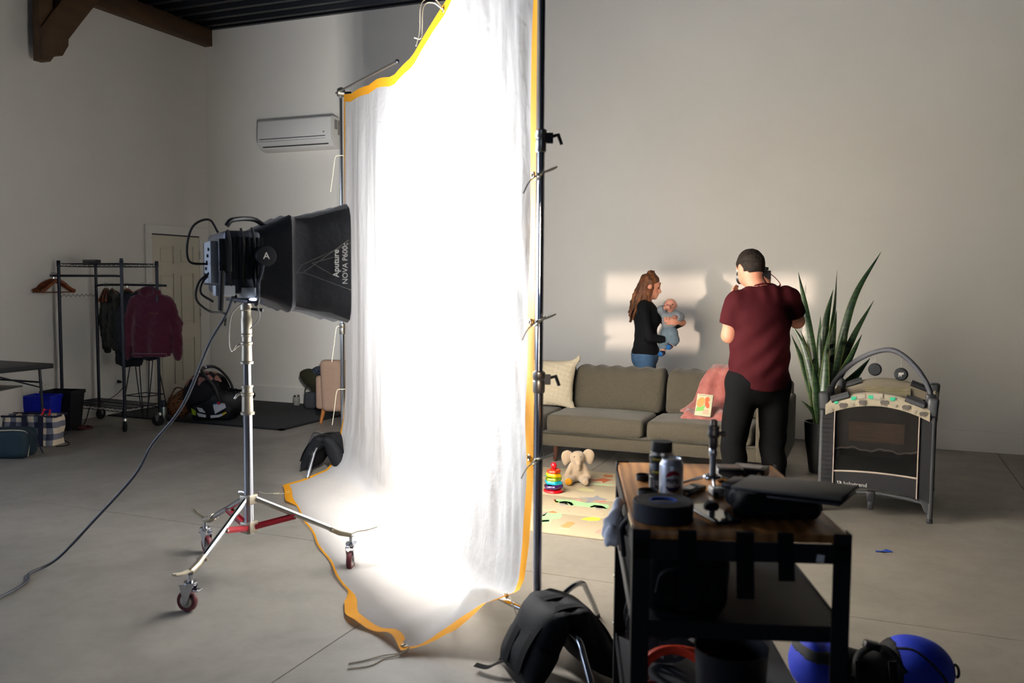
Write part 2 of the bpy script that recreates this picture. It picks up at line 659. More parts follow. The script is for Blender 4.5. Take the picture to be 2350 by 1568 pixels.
ceil = struct(MB().span((WALL_X - T, WALL_F - T, CEIL + 0.05), (WALL_R + T, WALL_Y + T, CEIL + 0.15)).build('ceiling', M_CEIL, smooth=False))
y = WALL_Y - 0.13
while y > 4.6:
    P = [(-0.05, 0.05), (-0.03, 0.0), (0.03, 0.0), (0.05, 0.05)]
    MB().prism(P, WALL_X, WALL_R, Matrix(((0, 0, 1, 0), (1, 0, 0, y), (0, 1, 0, CEIL), (0, 0, 0, 1)))).build('ceiling_rib', M_CEIL, ceil, smooth=False)
    y -= 0.23
# angle trim where the metal meets the wall
trim = struct(MB().span((WALL_X + 0.12, WALL_Y - 0.05, CEIL - 0.012), (WALL_R, WALL_Y, CEIL + 0.05)).build('trim_1', M_CEIL, smooth=False))

beam = struct(MB().span((WALL_X, 3.2, 4.457), (WALL_X + 0.12, WALL_Y, CEIL)).build('trim_2', M_TIMBER, bevel=0.006))
MB().prism([(6.90, 4.66), (6.645, 4.335), (6.40, 4.01), (6.396, 3.685), (6.49, 3.685), (6.556, 3.773), (6.704, 3.955), (7.032, 4.366), (7.26, 4.66)], WALL_X + 0.12, WALL_X + 0.25,
           Matrix(((0, 0, 1, 0), (1, 0, 0, 0), (0, 1, 0, 0), (0, 0, 0, 1)))).build('brace', M_TIMBER, beam, bevel=0.006)
MB().prism([(6.5, 4.30), (6.5, 3.85), (6.68, 3.814), (6.751, 3.816), (6.825, 3.936), (6.827, 4.0), (7.18, 4.457), (6.7, 4.457)], WALL_X + 0.0, WALL_X + 0.119,
           Matrix(((0, 0, 1, 0), (1, 0, 0, 0), (0, 1, 0, 0), (0, 0, 0, 1)))).build('brace', M_TIMBER, beam, bevel=0.006)
MB().span((WALL_X + 0.12, 6.40, 4.0), (WALL_X + 0.22, 6.56, CEIL)).build('post', M_TIMBER, beam, bevel=0.006)

bb = 0.192
struct(MB().span((WALL_X, WALL_Y - 0.016, 0), (WALL_R, WALL_Y, bb)).build('baseboard_back', M_TRIM, bevel=0.003, smooth=False))
struct(MB().span((WALL_X, WALL_F, 0), (WALL_X + 0.016, 7.905, bb)).build('baseboard_left', M_TRIM, bevel=0.003, smooth=False))

# panelled door in the left wall beside the corner
DY0, DY1, DZ = 8.011, 8.795, 2.06
door = struct(MB().span((WALL_X, DY0, 0.008), (WALL_X + 0.004, DY1, DZ - 0.008)).build('door_1', M_DOOR, smooth=False))
xs = WALL_X + 0.004
st_ = 0.105
zs = [0.008, 0.24, 0.80, 0.98, 1.60, 1.71, 1.93, DZ - 0.008]
yc = (DY0 + DY1) / 2
dm = MB()
dm.span((xs, DY0 + 0.003, 0.008), (xs + 0.012, DY0 + st_, DZ - 0.008)).span((xs, DY1 - st_, 0.008), (xs + 0.012, DY1 - 0.003, DZ - 0.008)).span((xs, yc - 0.05, 0.008), (xs + 0.012, yc + 0.05, DZ - 0.008))
for a, b in ((0, 1), (2, 3), (4, 5), (6, 7)):
    for (p, q) in ((DY0 + st_, yc - 0.05), (yc + 0.05, DY1 - st_)):
        dm.span((xs, p, zs[a]), (xs + 0.012, q, zs[b]))
dm.build('door_frame', M_DOOR, door, smooth=False)
for a, b in ((1, 2), (3, 4), (5, 6)):
    for (p, q) in ((DY0 + st_, yc - 0.05), (yc + 0.05, DY1 - st_)):
        MB().span((xs, p + 0.03, zs[a] + 0.03), (xs + 0.009, q - 0.03, zs[b] - 0.03)).build('panel', M_DOOR, door, bevel=0.006, smooth=False)
for a, b in (((WALL_X, 7.907, 0), (WALL_X + 0.022, DY0 - 0.004, DZ + 0.008)), ((WALL_X, DY1 + 0.004, 0), (WALL_X + 0.022, 8.962, DZ + 0.008)), ((WALL_X, 7.907, DZ + 0.008), (WALL_X + 0.024, 8.962, 2.171))):
    MB().span(a, b).build('casing', M_TRIM, door, bevel=0.003, smooth=False)
for z in (1.83, 1.11, 0.42):
    MB().cyl((WALL_X + 0.026, DY1 + 0.004, z - 0.05), (WALL_X + 0.026, DY1 + 0.004, z + 0.05), 0.009, n=10).build('hinge', M_STEEL, door)
MB().span((WALL_X, DY0, DZ - 0.008), (WALL_X + 0.018, DY1, DZ + 0.008)).build('door_gap', M_BLACK, door, smooth=False)

# wall outlet and plug
out = thing('wall_outlet', 'small white wall outlet with a black plug behind the garment rack', 'outlet', (WALL_X, 7.47, 0.38))
MB().box((0.003, 0, 0), (0.006, 0.072, 0.116)).build('cover_plate', M_WHITE, out, bevel=0.002)
MB().cyl((0.006, 0, -0.02), (0.045, 0, -0.02), 0.02, 0.014, n=12).build('plug', M_BLACK, out)
MB().tube(bez([(0.045, 0, -0.02), (0.09, 0.01, -0.05), (0.10, -0.10, -0.14), (0.14, -0.30, -0.20), (0.18, -0.42, -0.21), (0.2, -0.62, -0.2)]), 0.004, 6).build('plug_cord', M_RUBBER, out)

# split air conditioner on the back wall
ac = thing('air_conditioner', 'white split air conditioner mounted high on the back wall', 'air conditioner', (-6.43, WALL_Y, 3.085))
hw = 0.525
prof = [(0, 0.37), (-0.16, 0.37), (-0.195, 0.35), (-0.205, 0.15), (-0.195, 0.09), (-0.14, 0.02), (-0.08, 0.0), (0, 0.0)]
MB().prism([(p[0], p[1]) for p in prof], -hw, hw, Matrix(((0, 0, 1, 0), (1, 0, 0, 0), (0, 1, 0, 0), (0, 0, 0, 1)))).build('housing', M_WHITE, ac, bevel=0.008)
M_SLIT = mat('dark louvre gap', '#2A2A2A', 0.7)
MB().box((-0.02, -0.2055, 0.135), (0.94, 0.004, 0.008)).build('louvre_gap', M_SLIT, ac)
MB().box((-0.02, -0.203, 0.105), (0.96, 0.004, 0.004)).build('louvre_seam', mat('grey seam', '#9A9893', 0.6), ac)
MB().box((0.0, -0.165, 0.047), (0.94, 0.008, 0.012), rotm(0.7)).build('louvre_gap', M_SLIT, ac)
MB().span((hw, -0.12, 0.22), (hw + 0.002, -0.06, 0.33)).build('rating_label', mat('grey printed label', '#8C8A84', 0.6, var=0.4, vscale=120), ac)
MB().span((hw, -0.05, 0.16), (hw + 0.002, -0.015, 0.33)).build('rating_label', mat('grey printed label', '#8C8A84'), ac)
MB().span((0.42, -0.209, 0.17), (0.44, -0.204, 0.19)).build('indicator', mat('grey seam', '#9A9893'), ac)
# =================================================================== DIFFUSION FABRIC ON TWO STANDS
POLE_N = np.array((-1.23, 3.29, 0.0))          # near stand
FU = np.array((-0.698, 0.716, 0.0))            # along the fabric, away from the camera
FL = np.array((-0.716, -0.698, 0.0))           # out of the fabric, towards the lamp
POLE_F = POLE_N + 4.07 * FU

def fabric_material():
    m = bpy.data.materials.new('white diffusion silk')
    m.use_nodes = True
    nt = m.node_tree
    for nd in list(nt.nodes):
        nt.nodes.remove(nd)
    out = nt.nodes.new('ShaderNodeOutputMaterial')
    d = nt.nodes.new('ShaderNodeBsdfDiffuse')
    t = nt.nodes.new('ShaderNodeBsdfTranslucent')
    mx = nt.nodes.new('ShaderNodeMixShader')
    d.inputs['Color'].default_value = (0.87, 0.88, 0.90, 1)
    t.inputs['Color'].default_value = (0.90, 0.84, 0.755, 1)
    mx.inputs['Fac'].default_value = 0.74
    tc = nt.nodes.new('ShaderNodeTexCoord')
    mp = nt.nodes.new('ShaderNodeMapping')
    mp.inputs['Scale'].default_value = (7, 7, 2.6)
    n = nt.nodes.new('ShaderNodeTexNoise')
    n.inputs['Scale'].default_value = 1.6
    n.inputs['Detail'].default_value = 5
    n.inputs['Distortion'].default_value = 0.8
    bp = nt.nodes.new('ShaderNodeBump')
    bp.inputs['Strength'].default_value = 0.22
    bp.inputs['Distance'].default_value = 0.03
    L = nt.links.new
    L(tc.outputs['Object'], mp.inputs['Vector'])
    L(mp.outputs['Vector'], n.inputs['Vector'])
    n2 = nt.nodes.new('ShaderNodeTexNoise')
    n2.inputs['Scale'].default_value = 9.0
    n2.inputs['Detail'].default_value = 2
    n2.inputs['Distortion'].default_value = 2.0
    L(tc.outputs['Object'], n2.inputs['Vector'])
    ad = nt.nodes.new('ShaderNodeMath')
    ad.operation = 'MULTIPLY_ADD'
    ad.inputs[1].default_value = 0.35
    L(n2.outputs['Fac'], ad.inputs[0])
    L(n.outputs['Fac'], ad.inputs[2])
    L(ad.outputs[0], bp.inputs['Height'])
    L(bp.outputs['Normal'], d.inputs['Normal'])
    L(bp.outputs['Normal'], t.inputs['Normal'])
    L(d.outputs['BSDF'], mx.inputs[1])
    L(t.outputs['BSDF'], mx.inputs[2])
    L(mx.outputs['Shader'], out.inputs['Surface'])
    return m

M_SILK = fabric_material()
M_YELLOW = mat('yellow webbing border', '#E39A08', 0.7, translucent=0.3, bump=0.1, bscale=200)

fab = thing('diffusion_fabric', 'large white diffusion cloth with yellow border tied between two stands and trailing on floor', 'diffusion cloth', (-2.65, 4.745, 0))
_st = np.array([0, 0.6, 1.27, 1.54, 1.95, 2.31, 2.79, 3.27, 3.8, 4.0])
_zt = np.array([3.36, 3.2, 2.99, 2.93, 2.855, 2.838, 2.905, 2.945, 3.0, 3.03])
def _resamp(p, n):
    p = np.array(p, float)
    d = np.r_[0, np.cumsum(np.linalg.norm(np.diff(p, axis=0), axis=1))]
    t = np.linspace(0, d[-1], n)
    return np.stack([np.interp(t, d, p[:, k]) for k in range(2)], 1)
NL = 46
prof_n = _resamp([(0, 0.75), (0, 0.716), (0.014, 0.444), (0.032, 0.281), (0.055, 0.225), (0.12, 0.215), (0.19, 0.20), (0.25, 0.14), (0.31, 0.075), (0.38, 0.03), (0.43, 0.012), (0.52, 0.01)], NL)
prof_f = _resamp([(0, 0.75), (0, 0.645), (0.028, 0.393), (0.08, 0.2), (0.14, 0.06), (0.2, 0.015), (0.37, 0.01), (0.60, 0.01)], NL)
prof_m = _resamp([(0, 0.75), (0, 0.3), (0.012, 0.11), (0.04, 0.03), (0.09, 0.01), (0.35, 0.01), (0.64, 0.01)], NL)
NC, NT = 150, 80
sig = np.r_[0, 0.007, 0.0145, np.linspace(0.02, 0.98, NC), 0.9855, 0.993, 1.0]
rows = np.r_[0, 0.03, 0.06]
P = np.zeros((len(sig), 3 + NT + NL, 3))
rng = np.random.RandomState(3)
for i, q in enumerate(sig):
    wn = max(0, 1 - q / 0.16) ** 1.4
    wf = max(0, (q - 0.74) / 0.26) ** 1.3
    low = prof_m * (1 - wn - wf) + prof_n * wn + prof_f * wf
    s0 = 0.05 + q * 3.9
    zt = np.interp(s0, _st, _zt) - 0.012 * (1 - abs(math.sin(q * 6.5 * PI)))
    zz = np.r_[zt, zt - 0.03, zt - 0.06, np.linspace(zt - 0.09, 0.77, NT)]
    oz = np.concatenate([np.stack([np.zeros(len(zz)), zz], 1), low])
    # keep the hem 6 cm wide at the bottom
    for j in range(len(oz)):
        o, z = oz[j]
        a, b = 0.05 + 0.25 * o, 3.95 - 1.08 * o
        s = a + (b - a) * q
        hang = min(1, max(0, (z - 0.08) / 0.4))
        drop = min(1, max(0, (zt - z) / 0.5))
        edge = min(1, q / 0.01) * min(1, (1 - q) / 0.01)
        near = max(0, 1 - q / 0.3)
        fold = 0.55 * math.sin(2 * PI * 6.3 * q + 0.9 * math.sin(1.7 * z)) + 0.2 * math.sin(2 * PI * 15 * q + 1.3 * z + 1) + 0.07 * math.sin(2 * PI * 33 * q - 2.1 * z + 0.5 * math.sin(5 * z))
        d = 0.016 * fold * hang * drop * edge
        d += near * edge * hang * 0.0035 * (math.sin(2 * PI * 22 * q + 5.5 * z) + math.sin(2 * PI * 37 * q - 9 * z + 2 * math.sin(3 * z)))
        fl = (1 - hang)
        dz = fl * 0.006 * (1 + math.sin(9 * s + 5 * o) * math.sin(17 * o + 3 * s))
        if q < 0.25:
            dz += fl * 0.012 * (1 - q / 0.25) * (1 + math.sin(24 * s + 11 * o))
        dl = (o > 0.5) * 0.025 * math.sin(11 * s + 1.0) * (0.3 + max(0, 1 - q / 0.3))
        P[i, j] = POLE_N + FU * s + FL * (o + d + dl) + np.array((0, 0, z + dz))
# the cloth tents over the hidden leg of the near stand
_ld = np.array((math.cos(math.radians(165)), math.sin(math.radians(165))))
_rel = P[..., :2] - POLE_N[:2]
_r = _rel @ _ld
_off = np.abs(_rel @ np.array((-_ld[1], _ld[0])))
_lz = np.interp(_r, [0.0, 0.15, 0.26, 0.33, 0.365, 0.46], [0.165, 0.182, 0.205, 0.192, 0.15, 0.01])
_tent = np.where((_r > 0.0) & (_r < 0.6), _lz + 0.022 - 1.1 * np.maximum(0, _off - 0.015) - 0.9 * np.maximum(0, _r - 0.42), 0)
_floor = (P[..., 2] < 0.3) & (np.arange(P.shape[1])[None, :] > 3 + NT + 6)
P[..., 2] = np.where(_floor, np.maximum(P[..., 2], _tent), P[..., 2])
R = P.shape[1]
hem = R - 3
for i, q in enumerate(sig):
    if 0.2 < q < 0.86:
        k = min(1, (q - 0.2) / 0.05, (0.86 - q) / 0.05)
        P[i, -1] += (P[i, hem] + (P[i, -1] - P[i, hem]) * 0.16 - P[i, -1]) * k
        P[i, -2] += (P[i, hem] + (P[i, -2] - P[i, hem]) * 0.16 - P[i, -2]) * k
        P[i, -1, 2] -= 0.004 * k
MB().grid(P[2:-2, 2:hem + 1]).build('cloth', M_SILK, fab, world=True, angle=80)
MB().grid(P[:3, 2:hem + 1]).build('border', M_YELLOW, fab, world=True, angle=80)
MB().grid(P[-3:, 2:hem + 1]).build('border', M_YELLOW, fab, world=True, angle=80)
MB().grid(P[:, :3]).build('border', M_YELLOW, fab, world=True, angle=80)
MB().grid(P[:, hem:]).build('border', M_YELLOW, fab, world=True, angle=80)
def grommet(p, nrm):
    nrm = Vector(nrm).normalized()
    q = np.array(nrm.to_track_quat('Z', 'Y').to_matrix())
    MB().tube(circle(p, 0.011, 14, q), 0.0035, 6, closed=True).build('grommet', M_STEEL, fab, world=True)
def tie(pts, r=0.0028):
    MB().tube(bez(pts, 6), r, 5).build('tie_cord', M_CORD, fab, world=True)
for z in (1.95, 1.37, 0.81):
    c = POLE_N + np.array((0, 0, z))
    rr = 0.022
    ring = [c + rr * np.array((math.cos(t), math.sin(t), 0.0)) + np.array((0, 0, 0.02 * math.sin(t + 1))) for t in np.linspace(0, 2 * PI, 12)]
    MB().tube(ring, 0.003, 5).build('tie_cord', M_CORD, fab, world=True)
    MB().ell(c + np.array((0.0, -0.028, 0.0)), (0.008, 0.008, 0.007), nu=8, nv=6).build('knot', M_CORD, fab, world=True)
    k = c + np.array((0, -0.028, 0))
    tie([k, k + np.array((0.03, 0.005, 0.012)), k + np.array((0.07, 0.02, 0.03)), k + np.array((0.05, 0.02, 0.018)), k])
    tie([k, k + np.array((-0.03, -0.02, -0.03)), k + np.array((-0.055, -0.02, -0.075))])
    grommet(P[1, int(np.argmin(abs(P[1, :, 2] - z)))] + FL * 0.002, FL)
gi = int(np.argmin(abs(P[1, :, 2] - 0.22)))
grommet(P[1, gi] + FL * 0.003, FL)
tie([P[1, gi], P[1, gi] + np.array((0.03, -0.03, 0.0)), P[1, gi] + np.array((0.07, -0.06, -0.06))])
grommet(P[2, R - 2] + np.array((0, 0, 0.004)), (0, 0, 1))
tie([(-1.705, 3.075, 0.03), (-1.723, 3.055, 0.012), (-1.79, 3.012, 0.006), (-1.845, 2.936, 0.004), (-1.882, 2.898, 0.004)])
tie([(-1.705, 3.075, 0.03), (-1.725, 3.045, 0.012), (-1.775, 2.99, 0.004), (-1.792, 2.915, 0.004), (-1.859, 2.852, 0.004)])
tie([(-3.80, 5.10, 0.02), (-3.84, 5.083, 0.006), (-3.90, 5.05, 0.004), (-3.88, 5.09, 0.004), (-3.96, 5.04, 0.004), (-4.036, 5.067, 0.004)])
for z in (2.55, 1.15, 0.62):
    c = POLE_F + np.array((0, 0, z))
    MB().tube([c + 0.02 * np.array((math.cos(t), math.sin(t), 0.0)) for t in np.linspace(0, 2 * PI, 10)], 0.003, 5).build('tie_cord', M_CORD, fab, world=True)
    tie([c + FL * 0.02, c + FL * 0.05 + np.array((0, 0, -0.02)), c + FL * 0.07 + np.array((0, 0, -0.16)), c + FL * 0.09 + np.array((0, 0, -0.3))])
# loose cord hanging at the upper edge
k = P[int(len(sig) * 0.315), 1]
grommet(k + FL * 0.003, FL)
tie([k, k + FL * 0.05 + np.array((0, 0, 0.05)), k + FL * 0.12 + np.array((0, 0, 0.02)), k + FL * 0.13 + np.array((0, 0, -0.12)), k + FL * 0.15 + np.array((0, 0, -0.2))])
tie([k, k + FL * 0.06 + np.array((0, 0, 0.03)), k + FL * 0.11 + np.array((0, 0, 0.0)), k + FL * 0.12 + np.array((0, 0, -0.15)), k + FL * 0.16 + np.array((0, 0, -0.16))])

# ------------------------------------------------------------------ the two stands
def c_stand(name, label, base, legs, top, riser, arm_to, arm_from):
    t = thing(name, label, 'stand', tuple(base))
    r1, r2 = riser
    MB().cyl((0, 0, 0.1), (0, 0, r1), 0.0185, n=20).build('pole', M_CHROME, t)
    MB().cyl((0, 0, r1), (0, 0, r2), 0.0155, n=20).build('pole', M_CHROME, t)
    MB().cyl((0, 0, r2), (0, 0, top), 0.0125, n=20).build('pole', M_CHROME, t)
    MB().lathe([(0.0, 0.09), (0.026, 0.09), (0.028, 0.12), (0.028, 0.235), (0.022, 0.26), (0.019, 0.26)], 20).build('hub', M_CHROME, t)
    for z, r in ((r1, 0.0215), (r2, 0.0185)):
        c = MB().lathe([(r, z - 0.06), (r + 0.003, z - 0.055), (r + 0.003, z - 0.012), (r + 0.001, z - 0.01), (r + 0.001, z - 0.004), (r + 0.004, z), (r + 0.004, z + 0.025), (r - 0.003, z + 0.03)], 20).build('collar', M_STEEL, t)
        MB().box((0.03, 0.012, z - 0.005), (0.03, 0.02, 0.04), rotm(0, 0, 0.38)).tube([(0.035, 0.014, z), (0.062, 0.026, z + 0.008), (0.075, 0.031, z - 0.03)], [0.007, 0.009, 0.007], 8).build('clamp_knob', M_BLACK, c)
    for a, ln in legs:
        d = np.array((math.cos(a), math.sin(a), 0))
        pts = bez([d * 0.02 + (0, 0, 0.165), d * 0.15 + (0, 0, 0.182), d * (ln - 0.20) + (0, 0, 0.205), d * (ln - 0.13) + (0, 0, 0.192), d * (ln - 0.095) + (0, 0, 0.15), d * (ln - 0.04) + (0, 0, 0.075), d * ln + (0, 0, 0.008)], 8)
        l = MB().tube(pts, 0.0125, 12).build('leg', M_CHROME, t)
        MB().cyl(pts[-2], d * ln + np.array((0, 0, 0.0)), 0.0138, n=12).build('rubber_foot', M_RUBBER, l)
    # grip head and arm carrying the cloth
    a, b = np.array(arm_from) - base, np.array(arm_to) - base
    h = MB().cyl((-0.02, -0.02, top - 0.03), (0.02, 0.02, top - 0.03), 0.032, n=18).lathe([(0.018, top - 0.07), (0.018, top + 0.01)], 14).build('grip_head', M_STEEL, t)
    MB().tube([(0.02, 0.03, top - 0.03), (0.06, 0.06, top - 0.03)], [0.012, 0.016], 8).build('clamp_knob', M_BLACK, h)
    MB().cyl(a, b, 0.008, n=12).build('grip_arm', M_STEEL, t)
    MB().ell(b, (0.014, 0.014, 0.014), nu=8, nv=6).build('arm_end', M_BLACK, t)
    return t

cs1 = c_stand('light_stand', 'tall chrome stand nearest the camera with curved legs under the black sandbag', POLE_N, [(math.radians(76), 0.49), (math.radians(-44), 0.50), (math.radians(165), 0.46)], 3.42, (1.14, 2.10), tuple(POLE_N + FU * 1.0 + np.array((0, 0, 3.30))), tuple(POLE_N - FU * 0.1 + np.array((0, 0, 3.40))))
cs2 = c_stand('light_stand', 'far chrome stand holding the left edge of the white cloth', POLE_F, [(math.radians(-81), 0.66), (math.radians(39), 0.55), (math.radians(159), 0.55)], 3.09, (1.14, 2.10), tuple(POLE_F - FU * 1.9 + FL * 0.02 + np.array((0, 0, 2.88))), tuple(POLE_F + FU * 0.1 + FL * 0.02 + np.array((0, 0, 3.075))))

# ------------------------------------------------------------------ sandbags draped over stand legs
def sandbag(label, loc, ang, scale=1.0, drops=(0.23, 0.2)):
    t = thing('sandbag', label, 'sandbag', loc, ang, 'black sandbags on the stands')
    # local x along the leg, y across; two filled pouches joined over the leg
    k = scale
    def fn(P):
        d = None
        for s in (-1, 1):
            q = rotm(s * 0.50)
            c = np.array((0.0, s * 0.098, 0.150)) * k
            Q = (P - c) @ q
            x, z = np.abs(Q[..., 0]) / (0.155 * k), np.abs(Q[..., 2]) / (0.150 * k)
            pin = 1 + 0.14 * np.minimum(x, 1.3) ** 4 * np.minimum(z, 1.3) ** 4 * (Q[..., 2] < 0) * 0.45 - 0.10 * np.clip(x, 0, 1) ** 3 * (Q[..., 2] > 0)
            th = 0.068 * k * np.clip(1 - (x / pin) ** 3.2, 0, 1) ** 0.55 * np.clip(1 - (z / pin) ** 3.2, 0, 1) ** 0.5
            e = np.maximum(np.maximum((x - pin) * 0.12 * k, (z - pin) * 0.12 * k), np.abs(Q[..., 1]) - th - 0.005)
            d = e if d is None else smin(d, e, 0.02)
        d = smin(d, sd_box(P, np.array((0, 0, 0.262)) * k, np.array((0.14, 0.055, 0.018)) * k, 0.012), 0.03)
        leg = sd_cone(P, (-0.4, 0, 0.195), (0.4, 0, 0.195), 0.0135, 0.0135)
        return np.maximum(np.maximum(d + 0.005 * wav(P, 24, scale), -leg), 0.003 - P[..., 2])
    solid('bag', fn, np.array((-0.24, -0.30, -0.01)), np.array((0.24, 0.30, 0.36)), 0.0085, M_BLKFAB, t, 1)
    M_WEB = mat('black webbing', '#08080A', 0.9, spec=0.2)
    for x0 in (-0.03, 0.085):
        pts = bez([(x0, -0.215, 0.07), (x0, -0.178, 0.16), (x0, -0.118, 0.24), (x0, -0.055, 0.290), (x0, 0.055, 0.290), (x0, 0.118, 0.24), (x0, 0.178, 0.16), (x0, 0.215, 0.07)], 8) * k
        w = np.array((0.02, 0, 0))
        MB().grid(np.stack([pts - w, pts + w], 1)).build('strap', M_WEB, t, solid=0.003)
    e = np.array((-0.06, -0.20, 0.06)) * k
    lp = bez([e, e + np.array((-0.01, -0.03, -0.012)), e + np.array((-0.03, -0.06, -0.03)), e + np.array((-0.08, -0.09, -0.035))], 6)
    w = np.array((0.012, -0.012, 0.0))
    MB().grid(np.stack([lp - w, lp + w], 1)).build('carry_loop', M_WEB, t, solid=0.003)
    return t

_d = np.array((math.cos(math.radians(-44)), math.sin(math.radians(-44)), 0))
sandbag('black sandbag slung over the near stand leg in the foreground', tuple(POLE_N + _d * 0.19), math.radians(-44), 1.0)
_d = np.array((math.cos(math.radians(-81)), math.sin(math.radians(-81)), 0))
sandbag('black sandbag half hidden behind the left edge of the white cloth', tuple(POLE_F + _d * 0.27), math.radians(-81), 0.98)

# =================================================================== STUDIO LAMP ON A ROLLING STAND
LS = np.array((-2.935, 3.60, 0.0))
ls = thing('rolling_stand', 'chrome rolling light stand with three casters and dark red leg braces', 'stand', tuple(LS))
M_RED = mat('dark red painted metal', '#8E1622', 0.4)
M_MAROON = mat('maroon caster rubber', '#5A1E22', 0.55)
MB().cyl((0, 0, 0.22), (0, 0, 0.86), 0.0235, n=20).build('column', M_CHROME, ls)
MB().cyl((0, 0, 0.86), (0, 0, 1.12), 0.020, n=20).build('column', M_CHROME, ls)
MB().cyl((0, 0, 1.12), (0, 0, 1.40), 0.0165, n=20).build('column', M_CHROME, ls)
def collar(z0, z1, r, p=None):
    return MB().lathe([(r - 0.004, z0), (r + 0.006, z0), (r + 0.006, z0 + 0.012), (r, z0 + 0.016), (r - 0.002, z1 - 0.055), (r + 0.003, z1 - 0.05), (r + 0.003, z1 - 0.04), (r - 0.003, z1 - 0.036), (r - 0.003, z1 - 0.012), (r + 0.001, z1 - 0.01), (r + 0.001, z1), (r - 0.008, z1 + 0.002)], 20).build('collar', M_BRONZE, p or ls)
c1 = collar(0.84, 0.99, 0.029)
c2 = collar(1.10, 1.25, 0.0265)
MB().lathe([(0.02, 1.25), (0.027, 1.255), (0.027, 1.33), (0.024, 1.335), (0.024, 1.37), (0.029, 1.375), (0.029, 1.40), (0.015, 1.405)], 20).build('stand_head', M_BRONZE, ls)
for z, par in ((0.95, c1), (1.2, c2)):
    MB().tube([(-0.028, -0.01, z), (-0.05, -0.02, z - 0.012), (-0.062, -0.024, z - 0.03)], [0.006, 0.007, 0.005], 8).build('tee_handle', M_STEEL, par)
MB().span((-0.034, -0.034, 0.375), (0.034, 0.034, 0.425)).build('leg_collar', M_BRONZE, ls, bevel=0.008)
MB().span((-0.034, -0.034, 0.225), (0.034, 0.034, 0.285)).build('brace_collar', M_BRONZE, ls, bevel=0.008)
MB().tube([(-0.03, 0.02, 0.42), (-0.06, 0.03, 0.425), (-0.085, 0.035, 0.42)], [0.006, 0.008, 0.012], 8).build('tee_handle', M_STEEL, ls)
for k, a in enumerate((math.radians(156), math.radians(-81), math.radians(35))):
    d = np.array((math.cos(a), math.sin(a), 0.0))
    e = np.array((-d[1], d[0], 0.0))
    Z = np.array((0, 0, 1.0))
    lg = MB().tube([d * 0.035 + Z * 0.40, d * 0.43 + Z * 0.215], 0.0145, 12).build('leg', M_CHROME if k != 2 else M_STEEL, ls)
    # casting at the end of the leg with the foot lever
    MB().tube([d * 0.41 + Z * 0.225, d * 0.46 + Z * 0.20, d * 0.52 + Z * 0.185], [0.018, 0.019, 0.017], 10).tube([d * 0.42 + Z * 0.215 - e * 0.028, d * 0.42 + Z * 0.215 + e * 0.028], 0.008, 8).build('leg_casting', M_BRONZE, lg)
    lv = bez([d * 0.515 + Z * 0.19, d * 0.55 + Z * 0.200 + e * 0.01, d * 0.60 + Z * 0.205 + e * 0.012, d * 0.66 + Z * 0.22 + e * 0.012], 5)
    for s in (-1, 1):
        MB().tube(lv + e * 0.008 * s, [0.006] * (len(lv) - 1) + [0.004], 6).build('foot_lever', M_BRONZE, lg)
    # caster
    ca = MB().lathe([(0.030, 0.128), (0.032, 0.133), (0.030, 0.142), (0.012, 0.145), (0.012, 0.175)], 16, c=d * 0.52).build('caster', M_CHROME, ls)
    tr = (d if k == 0 else (e if k == 1 else d * 0.3 + e * 0.95))
    tr = tr / np.linalg.norm(tr)
    ax = np.cross(tr, Z)
    off = d * 0.52 - tr * 0.018
    for s in (-1, 1):
        cpt = off + ax * 0.02 * s
        Mx = frame(cpt, tr, Z)
        MB().prism([(-0.028, 0.128 - 0.0), (0.045, 0.128), (0.02, 0.07), (0.008, 0.038), (-0.008, 0.038), (-0.014, 0.07)], -0.0015, 0.0015, Mx).build('fork', M_CHROME, ca)
    q = np.array([tr, Z, ax]).T
    MB().lathe([(0.03, -0.011), (0.046, -0.013), (0.05, -0.006), (0.05, 0.006), (0.046, 0.013), (0.03, 0.011)], 24, c=off + Z * 0.05, rot=q).build('wheel', M_MAROON, ca)
    MB().lathe([(0.006, -0.02), (0.012, -0.014), (0.030, -0.0125), (0.030, 0.0125), (0.012, 0.014), (0.006, 0.02)], 20, c=off + Z * 0.05, rot=q).build('wheel_hub', M_STEEL, ca)
    MB().box(off + tr * 0.055 + Z * 0.105, (0.03, 0.036, 0.008), np.array([tr, ax, Z]).T).build('brake_pedal', M_CHROME, ca, bevel=0.002)
    br = MB()
    for s in (-1, 1):
        br.tube([d * 0.03 + Z * 0.255 + e * 0.016 * s, d * 0.235 + Z * 0.30 + e * 0.016 * s], 0.012, 4, squash=(1.1, 0.25))
    br.box((d * 0.12 + Z * 0.272), (0.19, 0.03, 0.008), np.array([(d * 0.205 + Z * 0.045) / 0.21, e, np.cross((d * 0.205 + Z * 0.045) / 0.21, e)]).T)
    b_ = br.build('brace', M_RED, ls, bevel=0.001, smooth=False)
    MB().cyl(d * 0.23 + Z * 0.30 - e * 0.022, d * 0.23 + Z * 0.30 + e * 0.022, 0.006, n=8).build('bolt', M_STEEL, b_)

